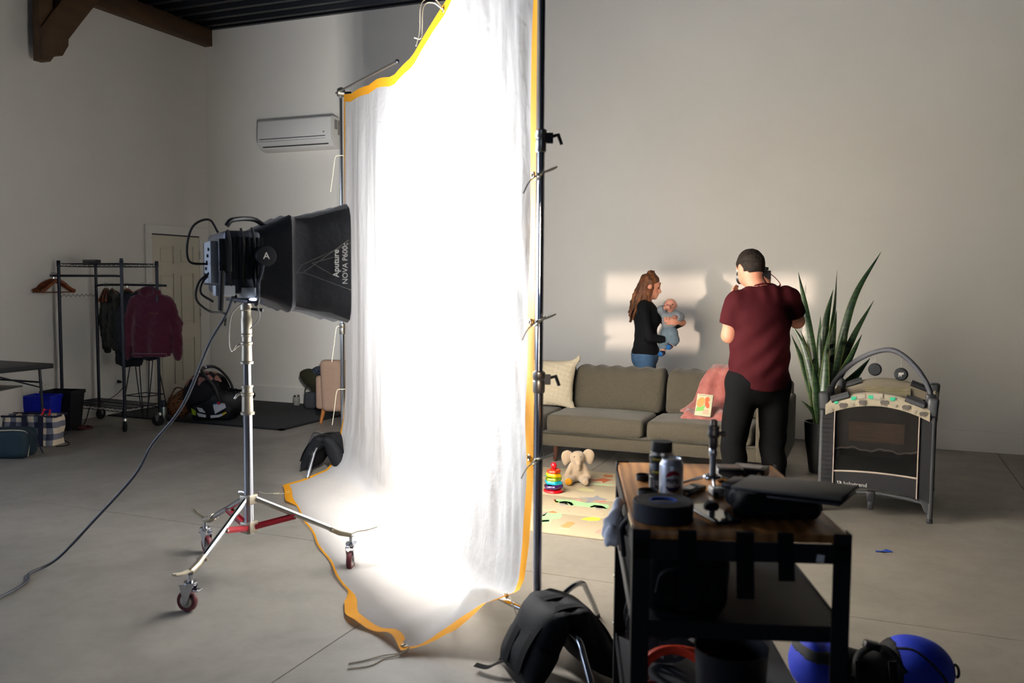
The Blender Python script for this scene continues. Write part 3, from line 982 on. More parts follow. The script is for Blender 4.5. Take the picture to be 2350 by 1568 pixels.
# ------------------------------------------------------------------ the lamp: x axis points at the cloth
LA = math.atan2(0.698, 0.716) + math.radians(5)
lp_ = thing('studio_lamp', 'black panel studio lamp in a yoke with softbox aimed at the white cloth', 'studio lamp', (LS[0], LS[1], 1.40), LA)
M_LAMPB = mat('lamp grey metal', '#3A3E48', 0.38, 0.4)
M_LAMPD = mat('lamp black shell', '#101217', 0.4)
M_SOFT = mat('softbox black nylon', '#15161B', 0.6, bump=0.3, bscale=22, sheen=0.1)
ZC = 0.21
MB().box((-0.06, 0, ZC), (0.17, 0.54, 0.30)).build('housing', M_LAMPB, lp_, bevel=0.02)
for k in range(7):
    MB().box((-0.10 + 0.022 * k, -0.272, ZC + 0.02), (0.006, 0.012, 0.20)).build('cooling_fin', M_LAMPD, lp_)
MB().box((-0.155, 0, ZC), (0.03, 0.50, 0.22)).build('rear_panel', M_LAMPD, lp_, bevel=0.006)
cp = MB().box((-0.185, -0.13, ZC + 0.0), (0.035, 0.20, 0.20)).build('control_box', mat('light grey plastic', '#A9B0B6', 0.4), lp_, bevel=0.004)
for k in range(5):
    MB().cyl((-0.203, -0.2 + 0.03 * k, ZC + 0.06 - 0.03 * k), (-0.21, -0.2 + 0.03 * k, ZC + 0.06 - 0.03 * k), 0.008, n=10).build('socket', M_BLACK, cp)
MB().box((-0.14, -0.26, ZC + 0.03), (0.06, 0.03, 0.16)).build('side_plate', M_LAMPD, lp_, bevel=0.005)
MB().tube(bez([(-0.13, -0.25, ZC + 0.17), (-0.10, -0.25, ZC + 0.2), (0.0, -0.2, ZC + 0.21), (0.06, -0.2, ZC + 0.18)], 6), 0.012, 8).build('carry_handle', M_BLACK, lp_)
for k, (x0, z0) in enumerate(((-0.13, 0.15), (-0.07, 0.16), (-0.02, 0.165))):
    MB().tube(bez([(x0, -0.285, ZC + z0), (x0 + 0.01, -0.30, ZC + z0 - 0.08), (x0 + 0.005, -0.29, ZC - 0.06), (x0 + 0.02, -0.28, ZC - 0.15)], 6), 0.006, 6).build('lead', M_RUBBER, lp_)
MB().span((-0.19, -0.29, ZC - 0.16), (-0.10, -0.20, ZC - 0.11)).build('bracket', mat('light grey plastic', '#A9B0B6'), lp_, bevel=0.004)
MB().span((-0.07, -0.29, ZC - 0.17), (0.0, -0.20, ZC - 0.12)).build('bracket', mat('light grey plastic', '#A9B0B6'), lp_, bevel=0.004)
# yoke
for s in (-1, 1):
    yk = MB().tube(bez([(0.03, s * 0.315, ZC + 0.02), (0.015, s * 0.32, ZC - 0.05), (0.0, s * 0.32, ZC - 0.10), (0.0, s * 0.315, ZC - 0.17), (-0.005, s * 0.28, ZC - 0.185)], 6), 0.022, 8, squash=(0.45, 1.2)).build('yoke_arm', M_LAMPD, lp_)
    q = rotm(PI / 2)
    MB().lathe([(0.001, -0.03), (0.045, -0.028), (0.05, -0.02), (0.05, 0.02), (0.045, 0.028), (0.001, 0.03)], 24, c=(0.035, s * 0.315, ZC + 0.03), rot=q).build('pivot_knob', M_LAMPD, yk)
MB().span((-0.05, -0.31, ZC - 0.195), (0.03, 0.31, ZC - 0.178)).build('yoke_base', M_LAMPB, lp_, bevel=0.003)
MB().lathe([(0.024, -0.005), (0.026, 0.0), (0.026, 0.016)], 18).build('spigot', M_STEEL, lp_)
MB().cyl((0.02, -0.03, -0.02), (0.07, -0.07, -0.025), 0.006, 0.009, n=8).build('spigot_knob', M_BLACK, lp_)
q = text_mesh('A', 0.045, frame((0.035, -0.3455, ZC + 0.03), (1, 0, 0), (0, 0, 1)))
q.build('knob_mark', mat('pale grey print', '#C8C6C0', 0.6), lp_, smooth=False)
MB().box((-0.165, -0.30, ZC - 0.135), (0.022, 0.05, 0.19), rotm(0, 0.05)).build('rear_grip', M_RUBBER, lp_, bevel=0.008)
MB().ell((-0.02, -0.315, ZC - 0.175), (0.022, 0.004, 0.006), nu=12, nv=6).build('status_light', mat('lit status light', '#FFFFFF', emit='#E8ECFF', estr=6.0), lp_)
# softbox shell: rounded rectangle sections from the lamp to the open front
secs = [(-0.02, 0.24, 0.15), (0.04, 0.255, 0.178), (0.10, 0.285, 0.208), (0.165, 0.31, 0.238), (0.185, 0.305, 0.226), (0.26, 0.325, 0.243), (0.35, 0.347, 0.268), (0.44, 0.365, 0.295)]
def ringsec(x, hy, hz, n=64, e=9.0):
    out = []
    for k in range(n):
        t = 2 * PI * k / n
        c, s = math.cos(t), math.sin(t)
        f = (abs(c) ** e + abs(s) ** e) ** (-1 / e)
        out.append((x, hy * c * f, ZC + hz * s * f + 0.006 * math.sin(9 * t + 30 * x)))
    return out
S_ = np.array([ringsec(*q) for q in secs])
MB().grid(S_, cv=True).build('softbox', M_SOFT, lp_, solid=0.003, angle=35)
MB().grid(np.array([ringsec(0.425, 0.355, 0.286), ringsec(0.43, 0.02, 0.02)]), cv=True).build('softbox_diffuser', mat('softbox diffuser', '#F2F2F2', 0.8, emit='#FFFFFF', estr=2.0), lp_)
# printed logo and lettering on the side facing the camera
side = frame((0.44, -0.371, ZC), (0, 0, 1), (-1, 0.26, 0))
def on_side(x, z, lift=0.0015):
    return np.array((x, -0.2575 - 0.255 * x - lift - 0.012 * (x > 0.15), ZC + z))
M_LOGO = mat('pale grey print', '#C8C6C0')
M_LOGOD = mat('dim grey print', '#4B4A45', 0.7)
text_mesh('Aputure', 0.040, frame((0.365, -0.3665, ZC + 0.0), (0, 0, 1), (-0.97, 0.24, 0)), bold=0.0008).build('lettering', M_LOGO, lp_, smooth=False)
text_mesh('NOVA P600c', 0.036, frame((0.408, -0.3725, ZC + 0.0), (0, 0, 1), (-0.97, 0.24, 0))).build('lettering', M_LOGO, lp_, smooth=False)
lg = MB()
for pa, pb in (((0.43, 0.10), (0.20, -0.01)), ((0.20, -0.01), (0.18, -0.05)), ((0.18, -0.05), (0.21, -0.045)), ((0.21, -0.045), (0.42, 0.115)), ((0.21, -0.045), (0.43, -0.13)), ((0.25, 0.0), (0.35, -0.06)), ((0.25, 0.0), (0.35, 0.03))):
    A, B = on_side(*pa, 0.004), on_side(*pb, 0.004)
    A[1] -= 0.012
    B[1] -= 0.012
    lg.tube([A, B], 0.0013, 4)
lg.build('logo_outline', M_LOGOD, lp_, smooth=False)
# signal leads looping behind
for k, pts in enumerate(([(-0.16, -0.2, ZC + 0.14), (-0.20, -0.2, ZC + 0.2), (-0.27, -0.2, ZC + 0.17), (-0.30, -0.2, ZC + 0.08), (-0.29, -0.2, ZC + 0.0), (-0.21, -0.2, ZC - 0.01)],
                         [(-0.20, -0.18, ZC - 0.05), (-0.25, -0.18, ZC - 0.1), (-0.26, -0.18, ZC - 0.18), (-0.2, -0.18, ZC - 0.235), (-0.12, -0.1, ZC - 0.25), (-0.12, -0.1, ZC - 0.31)],
                         [(-0.20, -0.15, ZC - 0.06), (-0.23, -0.15, ZC - 0.1), (-0.235, -0.15, ZC - 0.15), (-0.18, -0.15, ZC - 0.19)])):
    MB().tube(bez(pts, 8), 0.0055, 6).build('lead', M_RUBBER, lp_)
for pts in ([(-0.03, -0.1, 0.02), (-0.09, -0.1, -0.05), (-0.10, -0.08, -0.18), (-0.085, -0.06, -0.23), (-0.06, -0.05, -0.20)], [(0.03, -0.1, 0.02), (0.05, -0.08, -0.06), (0.01, -0.05, -0.12)]):
    MB().tube(bez(pts, 8), 0.004, 6).build('safety_cord', mat('pale grey cord', '#8F8C84', 0.7), lp_)
ld = bpy.data.lights.new('softbox_lamp', 'AREA')
ld.shape = 'RECTANGLE'
ld.size = 0.66
ld.spread = PI
ld.size_y = 0.52
ld.energy = LAMP_WATTS
ld.color = (1.0, 0.985, 0.96)
lo = bpy.data.objects.new('softbox_lamp', ld)
COL.objects.link(lo)
lo.parent = lp_
lo.location = (0.436, 0, ZC)
lo.rotation_euler = Vector((-1, 0, 0)).to_track_quat('Z', 'Y').to_euler()

pc = bez([(-2.884, 3.476, 1.521), (-2.928, 3.446, 1.361), (-3.037, 3.444, 1.207), (-3.184, 3.415, 0.897), (-3.357, 3.383, 0.689), (-3.472, 3.377, 0.523), (-3.692, 3.324, 0.284), (-3.93, 3.28, 0.05), (-3.97, 3.15, 0.009), (-3.872, 3.052, 0.008), (-3.799, 2.853, 0.008), (-3.757, 2.6, 0.008)], 10)
pcb = thing('power_cable', 'black power cable running from the studio lamp down across the floor', 'cable', (-3.87, 3.05, 0))
MB().tube(pc, 0.0075, 8).build('cable', mat('grey rubber cable', '#33363C', 0.5), pcb, world=True)
MB().cyl((-2.87, 3.50, 1.575), (-2.887, 3.47, 1.515), 0.016, 0.012, n=12).build('connector', mat('brass connector', '#8C5A22', 0.4, 0.7), pcb, world=True)
# =================================================================== LEFT SIDE: RACK, COATS, BINS, BAGS, CHAIR
M_POST = mat('dark grey enamel', '#20242C', 0.35, 0.5)
RL, RB, RF, RR = (-7.76, 6.60), (-7.74, 7.05), (-6.84, 6.54), (-6.83, 6.99)
RH = 1.70
rack = thing('garment_rack', 'tall dark wire garment rack on casters against the left wall', 'garment rack', (-7.29, 6.79, 0))
for k, (x, y) in enumerate((RL, RB, RF, RR)):
    p = MB().cyl((x, y, 0.13), (x, y, RH + (0.03 if k == 2 else 0)), 0.016, n=14).lathe([(0.019, RH - 0.05), (0.019, RH + 0.005), (0.014, RH + 0.012)], 14, c=(x, y, 0)).build('post', M_POST, rack, world=True)
    a = 0.6 + k
    tr = np.array((math.cos(a), math.sin(a), 0))
    ax = np.array((-tr[1], tr[0], 0))
    c = np.array((x, y, 0.06)) + tr * 0.02
    ca = MB().lathe([(0.02, 0.105), (0.026, 0.11), (0.02, 0.135)], 12, c=(x, y, 0)).build('caster', M_STEEL, p, world=True) if False else None
    cs = MB().lathe([(0.02, 0.11), (0.026, 0.115), (0.02, 0.14)], 12, c=(x, y, 0))
    for s in (-1, 1):
        cs.prism([(-0.024, 0.055), (0.022, 0.055), (0.012, -0.012), (-0.004, -0.012)], -0.0015, 0.0015, frame(c + ax * 0.019 * s, tr, (0, 0, 1)))
    cs_o = cs.build('caster', M_STEEL, rack, world=True)
    w = MB().lathe([(0.01, -0.017), (0.05, -0.015), (0.06, -0.008), (0.06, 0.008), (0.05, 0.015), (0.01, 0.017)], 22, c=c, rot=np.array([tr, (0, 0, 1.0), ax]).T)
    iM = FRAME[rack.name].inverted()
    FRAME[cs_o.name] = FRAME[rack.name]
    w.build('wheel', M_RUBBER, cs_o, world=True)
def lerp(a, b, t):
    return (np.array(a) * (1 - t) + np.array(b) * t)
def wire_shelf(z, dense):
    m = MB()
    C4 = [np.array((*q, z)) for q in (RL, RF, RR, RB)]
    for i in range(4):
        a, b = C4[i], C4[(i + 1) % 4]
        m.tube([a, b], 0.004, 5)
        m.tube([a - (0, 0, 0.03), b - (0, 0, 0.03)], 0.004, 5)
        n = max(6, int(np.linalg.norm(b - a) / 0.035))
        zz = [lerp(a, b, k / n) - np.array((0, 0, 0.03 * (k % 2))) for k in range(n + 1)]
        m.tube(zz, 0.0028, 4)
    if dense:
        for k in range(1, 26):
            t = k / 26
            m.tube([lerp(C4[0], C4[1], t) , lerp(C4[3], C4[2], t)], 0.0024, 4)
        for t in (0.33, 0.66):
            m.tube([lerp(C4[0], C4[3], t) - (0, 0, 0.006), lerp(C4[1], C4[2], t) - (0, 0, 0.006)], 0.004, 5)
    return m
wire_shelf(RH - 0.02, True).build('wire_shelf', M_POST, rack, world=True)
wire_shelf(0.23, True).build('wire_shelf', M_POST, rack, world=True)
Z1, Z2 = 1.555, 1.46
MB().tube(bez([(RF[0], RF[1], Z1 - 0.02), (RF[0] - 0.06, RF[1] + 0.01, Z1), (-7.3, 6.59, Z1), (-7.885, 6.61, Z1)], 6), 0.0125, 10).build('hang_rail', M_POST, rack, world=True)
MB().tube(bez([(RB[0], RB[1] - 0.01, Z2 - 0.02), (-7.65, 7.04, Z2), (-7.2, 7.02, Z2 + 0.005), (-6.72, 7.0, Z2)], 6), 0.0125, 10).build('hang_rail', M_POST, rack, world=True)
MB().tube([np.array((RL[0], RL[1], 1.35)) + np.array((0.0, 0.45 * k / 16, 0.012 * (-1) ** k)) for k in range(17)], 0.003, 4).build('side_wire', M_POST, rack, world=True)
MB().span((-7.45, 6.62, RH - 0.015), (-7.28, 6.70, RH + 0.02)).build('label_holder', M_BLACK, rack, world=True, bevel=0.006)

M_HANG = mat('reddish brown wood', '#5E2C14', 0.4, col2='#7A3F1C', vscale=14, coat=0.3)
def hanger(name, label, hook, ang, group, w=0.22, bar=True):
    """hook = point on the rail; ang = heading of the hanger's width"""
    t = thing(name, label, 'hanger', hook, ang, group)
    sh = bez([(-w, 0, -0.175), (-w * 0.75, 0, -0.15), (-w * 0.35, 0, -0.092), (0, 0, -0.062), (w * 0.35, 0, -0.092), (w * 0.75, 0, -0.15), (w, 0, -0.175)], 5)
    MB().tube(sh, [0.017 + 0.006 * abs(math.sin(i)) * 0 + 0.004 * abs(2 * i / (len(sh) - 1) - 1) for i in range(len(sh))], 8, squash=(1.0, 0.55)).build('shoulder_bar', M_HANG, t)
    if bar:
        MB().cyl((-w * 0.86, 0, -0.185), (w * 0.86, 0, -0.185), 0.006, n=8).build('trouser_bar', M_HANG, t)
    hk = [(0, 0, -0.062), (0, 0, -0.03)] + [(0.018 * math.cos(q), 0, -0.003 + 0.018 * math.sin(q)) for q in np.linspace(-0.5 * PI, 1.05 * PI, 10)]
    MB().tube(hk, 0.002, 5).build('hook', M_CHROME, t)
    return t
_names = ['outermost brown wooden hanger at the left end of the upper rack rail', 'second empty wooden hanger from the left end of the upper rail', 'third empty wooden hanger from the left end of the upper rail', 'fourth empty wooden hanger from the left end of the upper rail', 'empty wooden hanger nearest the post on the upper rail']
for k in range(5):
    hanger('coat_hanger', _names[k], (-7.868 + 0.022 * k, 6.61, Z1 + 0.0145), math.radians(72 + 6 * k), 'empty hangers on the upper rail')
for k in range(3):
    hanger('coat_hanger', ['leftmost empty wooden hanger tucked beside the olive jacket', 'middle empty wooden hanger beside the olive jacket', 'empty wooden hanger touching the olive jacket'][k], (-7.60 + 0.022 * k, 7.035, Z2 + 0.0145), math.radians(-58 + 5 * k), 'empty hangers on the lower rail')

# coats on hangers
def coat(name, label, hook, ang, w, length, sleeve, m, thick=0.055, hood=False, seed=1.0, flare=0.0, cuffm=None, rail=True):
    hg = hanger('coat_hanger', 'wooden hanger inside the ' + label.split(' hanging')[0], hook, ang, 'hangers carrying coats', 0.19, bar=False)
    t = thing(name, label, 'jacket', hook, ang)
    def fn(P):
        X, Y, Zc = P[..., 0], P[..., 1], P[..., 2]
        z0, z1 = -0.13, -0.13 - length
        tt = np.clip((z0 - Zc) / (z0 - z1), 0, 1)
        hw = w * (0.86 + 0.14 * np.sin(tt * PI * 0.7)) + flare * tt
        sl = 0.55 * np.abs(X)
        th = thick * (0.75 + 0.35 * np.sin(tt * PI)) * (1 + 0.25 * np.sin(X * 30 + seed * 3 + 1.2 * np.sin(Zc * 7)) * tt)
        body = np.maximum(np.maximum(np.abs(X) - hw, Zc - (z0 + 0.05 - sl * 0.42)), z1 - Zc + 0.012 * np.sin(X * 25 + seed))
        d = np.where(True, np.maximum(body, np.abs(Y) - th * np.sqrt(np.clip(1 - (np.abs(X) / (hw + 0.01)) ** 4, 0.02, 1))), 0)
        for s in (-1, 1):
            a = (s * (w * 0.86), 0, z0 - 0.055)
            e = (s * (w * 1.22), 0.012, z0 - sleeve * 0.45)
            b = (s * (w * 1.30), 0.03, z0 - sleeve * 0.92)
            d = smin(d, sd_cone(P, a, e, 0.062, 0.072), 0.02)
            d = smin(d, sd_cone(P, e, b, 0.072, 0.05), 0.02)
            c = (s * (w * 1.31), 0.032, z0 - sleeve)
            d = smin(d, sd_cone(P, b, c, 0.036, 0.036), 0.01)
        if hood:
            d = smin(d, sd_ell(P, (0, -0.03, z0 + 0.05), (0.115, 0.075, 0.06)), 0.03)
            d = np.maximum(d, -sd_ell(P, (0, -0.09, z0 + 0.06), (0.06, 0.06, 0.05)))
        else:
            d = smin(d, sd_ell(P, (0, 0, z0 + 0.02), (0.075, 0.05, 0.045)), 0.03)
        return d * 0.8 + 0.006 * wav(P, 26, seed) + 0.004 * wav(P, 60, seed + 4)
    solid('shell', fn, (-w * 1.31 - 0.13, -0.16, -0.16 - max(length, sleeve) - 0.04), (w * 1.31 + 0.13, 0.16, 0.0), 0.011, m, t, 1)
    return t
M_OLIVE = mat('dark olive cloth', '#1C1D14', 0.85, sheen=0.1)
M_BLKCL = mat('black wool', '#0C0D11', 0.9)
M_HOOD = mat('maroon sweatshirt fleece', '#4A0C24', 0.9, var=0.1, vscale=40, sheen=0.3, bump=0.15, bscale=300)
M_SLATE = mat('dark slate cloth', '#1E2026', 0.9)
coat('jacket', 'dark olive jacket hanging at the left of the coats', (-7.49, 7.03, Z2 + 0.0145), math.radians(-22), 0.19, 0.55, 0.60, M_OLIVE, seed=2.0)
coat('jacket', 'long black jacket hanging between the olive and maroon ones', (-7.27, 7.02, Z2 + 0.0145), math.radians(-4), 0.19, 0.74, 0.56, M_BLKCL, seed=5.0, flare=0.0)
coat('jacket', 'dark slate jacket hanging mostly hidden behind the maroon hoodie', (-7.06, 7.015, Z2 + 0.0145), math.radians(32), 0.17, 0.66, 0.54, M_SLATE, seed=3.0)
hd = coat('hoodie', 'maroon hoodie hanging at the right end of the rack', (-6.93, 7.005, Z2 + 0.0145), math.radians(24), 0.195, 0.62, 0.64, M_HOOD, 0.085, True, seed=8.0)
hd['category'] = 'hoodie'
MB().box((0.06, -0.094, -0.30), (0.09, 0.003, 0.012)).build('chest_print', mat('faded chest print', '#5E3A2E', 0.9), hd)
MB().box((0.0, -0.085, -0.732), (0.36, 0.05, 0.035)).build('hem_band', M_HOOD, hd, bevel=0.012)

# wire-legged stool behind the rack
sto = thing('bar_stool', 'black hairpin-legged stool standing behind the hanging coats', 'stool', (-7.46, 7.42, 0))
MB().lathe([(0.0, 0.72), (0.16, 0.72), (0.175, 0.735), (0.175, 0.755), (0.15, 0.77), (0.0, 0.775)], 28).build('seat', M_BLACK, sto)
for k in range(4):
    a = PI / 4 + k * PI / 2
    d, e = np.array((math.cos(a), math.sin(a), 0)), np.array((-math.sin(a), math.cos(a), 0))
    Zv = np.array((0, 0, 1.0))
    MB().tube(bez([d * 0.12 + e * 0.055 + Zv * 0.72, d * 0.19 + e * 0.04 + Zv * 0.3, d * 0.235 + e * 0.022 + Zv * 0.03, d * 0.24 + Zv * 0.008, d * 0.235 - e * 0.022 + Zv * 0.03, d * 0.19 - e * 0.06 + Zv * 0.3, d * 0.12 - e * 0.10 + Zv * 0.72], 6), 0.006, 6).build('leg', M_BLACKM, sto)
MB().tube([(0.2 * math.cos(PI / 4 + k * PI / 2), 0.2 * math.sin(PI / 4 + k * PI / 2), 0.24) for k in range(4)], 0.006, 6, closed=True).build('foot_ring', M_BLACKM, sto)

# folding table against the wall
ft = thing('folding_table', 'black folding table with thin metal legs at the left edge', 'table', (-7.36, 5.45, 0))
MB().span((-0.52, -0.85, 0.70), (0.40, 0.39, 0.745)).build('table_top', mat('black moulded plastic', '#1B1D20', 0.5, bump=0.1, bscale=200), ft, bevel=0.008)
for sx, sy in ((-1, 1), (1, 1), (-1, -1), (1, -1)):
    MB().cyl((sx * 0.36 - 0.06, sy * 0.32 if sy > 0 else -0.7, 0.70), (sx * 0.38 - 0.06, sy * 0.34 if sy > 0 else -0.72, 0.0), 0.0125, n=10).build('leg', M_BLACKM, ft)
for yy in (0.33, -0.71):
    MB().cyl((-0.43, yy, 0.57), (0.31, yy, 0.57), 0.009, n=8).build('leg_brace', M_BLACKM, ft)
MB().cyl((0.31, 0.33, 0.52), (-0.02, -0.05, 0.69), 0.007, n=8).build('leg_brace', M_BLACKM, ft)
MB().cyl((-0.43, 0.33, 0.52), (-0.1, -0.05, 0.69), 0.007, n=8).build('leg_brace', M_BLACKM, ft)

# white plinth in front of it, bins, bags
pl = thing('plinth', 'white box plinth with a grey top at the left edge', 'plinth', (-7.50, 5.62, 0), math.radians(22))
MB().span((-0.35, -0.22, 0), (0.165, 0.22, 0.50)).build('box', mat('white laminate', '#D8D2C8', 0.5), pl, bevel=0.004)
MB().span((-0.35, -0.22, 0.50), (0.165, 0.22, 0.512)).build('top', mat('grey laminate', '#5A5856', 0.6), pl, bevel=0.002)

def bin_(label, loc, ang, wt, dt, h, m):
    t = thing('waste_bin', label, 'bin', loc, ang)
    V = []
    for (f, z) in ((0.80, 0.0), (1.0, h - 0.03)):
        V.append([(-wt / 2 * f, -dt / 2 * f, z), (wt / 2 * f, -dt / 2 * f, z), (wt / 2 * f, dt / 2 * f, z), (-wt / 2 * f, dt / 2 * f, z)])
    G = np.array(V)
    mb = MB().grid(G, cv=True).add(G[0], [(3, 2, 1, 0)])
    mb.build('tub', m, t, solid=0.004, bevel=0.0, angle=30)
    w2, d2 = wt / 2 + 0.008, dt / 2 + 0.008
    rm = MB()
    for a, b in (((-w2, -d2), (w2, -d2 + 0.016)), ((-w2, d2 - 0.016), (w2, d2)), ((-w2, -d2), (-w2 + 0.016, d2)), ((w2 - 0.016, -d2), (w2, d2))):
        rm.span((*a, h - 0.035), (*b, h))
    rm.build('rim', m, t, smooth=False)
    return t
bin_('bright blue plastic bin beside the white plinth', (-7.50, 6.15, 0), math.radians(20), 0.27, 0.22, 0.385, mat('blue plastic', '#0A1E9A', 0.45))
bin_('tall black plastic bin below the garment rack post', (-7.54, 6.42, 0), math.radians(16), 0.32, 0.24, 0.40, mat('black bin plastic', '#0E0F12', 0.5))

def gingham():
    m = bpy.data.materials.new('navy gingham canvas')
    m.use_nodes = True
    nt = m.node_tree
    b = nt.nodes['Principled BSDF']
    b.inputs['Roughness'].default_value = 0.85
    tc = nt.nodes.new('ShaderNodeTexCoord')
    sp = nt.nodes.new('ShaderNodeSeparateXYZ')
    nt.links.new(tc.outputs['Object'], sp.inputs['Vector'])
    outs = []
    for axn in ('X', 'Z'):
        ml = nt.nodes.new('ShaderNodeMath')
        ml.operation = 'MULTIPLY'
        ml.inputs[1].default_value = 1 / 0.11
        nt.links.new(sp.outputs[axn], ml.inputs[0])
        fr = nt.nodes.new('ShaderNodeMath')
        fr.operation = 'FRACT'
        nt.links.new(ml.outputs[0], fr.inputs[0])
        gt = nt.nodes.new('ShaderNodeMath')
        gt.operation = 'GREATER_THAN'
        gt.inputs[1].default_value = 0.5
        nt.links.new(fr.outputs[0], gt.inputs[0])
        outs.append(gt.outputs[0])
    ad = nt.nodes.new('ShaderNodeMath')
    ad.operation = 'ADD'
    nt.links.new(outs[0], ad.inputs[0])
    nt.links.new(outs[1], ad.inputs[1])
    hf = nt.nodes.new('ShaderNodeMath')
    hf.operation = 'MULTIPLY'
    hf.inputs[1].default_value = 0.5
    nt.links.new(ad.outputs[0], hf.inputs[0])
    r = nt.nodes.new('ShaderNodeValToRGB')
    r.color_ramp.interpolation = 'CONSTANT'
    r.color_ramp.elements[0].color = (*rgb('#E3D3B8'), 1)
    r.color_ramp.elements[1].position = 0.75
    r.color_ramp.elements[1].color = (*rgb('#20243A'), 1)
    e = r.color_ramp.elements.new(0.25)
    e.color = (*rgb('#6A6C78'), 1)
    nt.links.new(hf.outputs[0], r.inputs['Fac'])
    nt.links.new(r.outputs['Color'], b.inputs['Base Color'])
    return m
def soft_bag(name, fnr, parent, m, n=36):
    """open-topped bag from stacked rings: fnr(t) -> (half x, half y, z, power)"""
    G = []
    for t in np.linspace(0, 1, 14):
        hx, hy, z, e = fnr(t)
        ring = []
        for k in range(n):
            a = 2 * PI * k / n
            c, s = math.cos(a), math.sin(a)
            f = (abs(c) ** e + abs(s) ** e) ** (-1 / e)
            ring.append((hx * c * f + 0.006 * math.sin(5 * a + 7 * t), hy * s * f + 0.008 * math.sin(3 * a + 9 * t), z))
        G.append(ring)
    G = np.array(G)
    return MB().grid(G, cv=True).add(G[0], [tuple(range(n))[::-1]]).build(name, m, parent, solid=0.004, angle=60)
M_NAVY = mat('navy webbing', '#12152A', 0.8)
tb = thing('tote_bag', 'navy and cream gingham tote bag with dark straps on the floor', 'bag', (-7.10, 5.73, 0), math.radians(22))
soft_bag('body', lambda t: (0.235 + 0.02 * t, 0.12 - 0.02 * t, 0.27 * t + 0.004, 6), tb, gingham())
for x in (-0.02, 0.13):
    MB().box((x, -0.135, 0.14), (0.045, 0.006, 0.275), rotm(-0.06)).build('strap', M_NAVY, tb)
MB().tube(bez([(-0.13, -0.10, 0.27), (-0.10, -0.10, 0.30), (-0.05, -0.1, 0.305), (-0.02, -0.11, 0.27)], 6), 0.012, 6, squash=(0.4, 1)).build('handle', M_NAVY, tb)
G = np.array([[(0.257 * math.copysign(1, x) * 1.0 if False else x, y, z) for x, y in ((-0.257, -0.104), (0.257, -0.104), (0.257, 0.104), (-0.257, 0.104))] for z in (0.262, 0.28)])
MB().grid(G, cv=True).build('top_binding', M_NAVY, tb, solid=0.006)
sc = thing('plastic_scoop', 'small bright red plastic handle sticking out of the gingham tote', 'toy', (-6.99, 5.76, 0.25), math.radians(22))
MB().tube([(-0.045, 0, 0.0), (-0.01, 0, 0.075), (0.045, 0, 0.075), (0.03, 0, 0.0)], 0.011, 8, closed=True, squash=(1, 0.6)).build('loop', mat('red plastic', '#C81E2A', 0.4), sc)
MB().box((-0.01, 0, -0.02), (0.09, 0.012, 0.06)).build('blade', mat('red plastic', '#C81E2A'), sc, bevel=0.004)
tl = thing('cooler_bag', 'dark teal cooler bag with cream piping in the front left corner', 'bag', (-6.80, 5.22, 0), math.radians(30))
M_TEAL = mat('dark teal nylon', '#0F2630', 0.7, bump=0.2, bscale=40)
def fn(P):
    q = P.copy()
    w = 0.20 + 0.02 * np.sin(P[..., 2] * 9)
    d = sd_box(P, (0, 0, 0.125), (0.21, 0.13, 0.125), 0.05)
    return d + 0.006 * wav(P, 18, 3) + 0.12 * np.clip(P[..., 2] - 0.18, 0, 1) * np.abs(P[..., 1]) * 4
solid('body', fn, (-0.27, -0.2, -0.02), (0.27, 0.2, 0.29), 0.011, M_TEAL, tl)
MB().tube(bez([(-0.19, -0.10, 0.235), (0, -0.115, 0.246), (0.18, -0.10, 0.235), (0.205, -0.07, 0.15), (0.205, -0.1, 0.02)], 6), 0.005, 6).build('piping', mat('cream piping', '#B9AE98', 0.8), tl)
MB().tube(bez([(0.16, -0.08, 0.235), (0.22, -0.10, 0.22), (0.30, -0.15, 0.15), (0.36, -0.19, 0.06)], 6), 0.008, 6, squash=(0.4, 1)).build('strap', M_NAVY, tl)
fc = thing('floor_cable', 'tangled thin black and red cable on floor below the rack', 'cable', (-7.45, 6.35, 0))
pts = [(-7.40, 6.62, 0.21), (-7.44, 6.60, 0.06), (-7.45, 6.55, 0.006)] + [(-7.42 + 0.09 * math.cos(a), 6.47 + 0.10 * math.sin(a) + 0.004 * a, 0.006 + 0.004 * (k % 3)) for k, a in enumerate(np.linspace(0, 5 * PI, 26))] + [(-7.3, 6.25, 0.006), (-7.08, 6.0, 0.006), (-6.88, 5.90, 0.006), (-6.76, 5.80, 0.006), (-6.8, 5.70, 0.006)]
MB().tube(bez(pts, 4), 0.005, 6).build('black_cable', M_RUBBER, fc, world=True)
MB().tube(circle((-7.35, 6.52, 0.016), 0.07, 18), 0.005, 6, closed=True).build('red_cable', mat('red cable', '#6E1018', 0.5), fc, world=True)

# ---- rug
RX0, RX1, RY0, RY1 = -7.85, -5.49, 7.26, 8.93
rg = thing('rug', 'dark grey flatweave rug with a black bound edge', 'rug', ((RX0 + RX1) / 2, (RY0 + RY1) / 2, 0))
M_RUG = mat('charcoal rug pile', '#38393B', 0.95, var=0.35, vscale=90, bump=0.5, bscale=160)
MB().span((RX0 + 0.05, RY0 + 0.05, 0), (RX1 - 0.05, RY1, 0.009)).build('rug_field', M_RUG, rg, world=True, smooth=False)
bm_ = MB().span((RX0, RY0, 0), (RX1, RY0 + 0.05, 0.011)).span((RX1 - 0.05, RY0, 0), (RX1, RY1, 0.011)).span((RX0, RY0 + 0.05, 0), (RX0 + 0.05, RY1, 0.011))
bm_.build('binding', mat('black rug binding', '#121215', 0.9), rg, world=True, smooth=False)

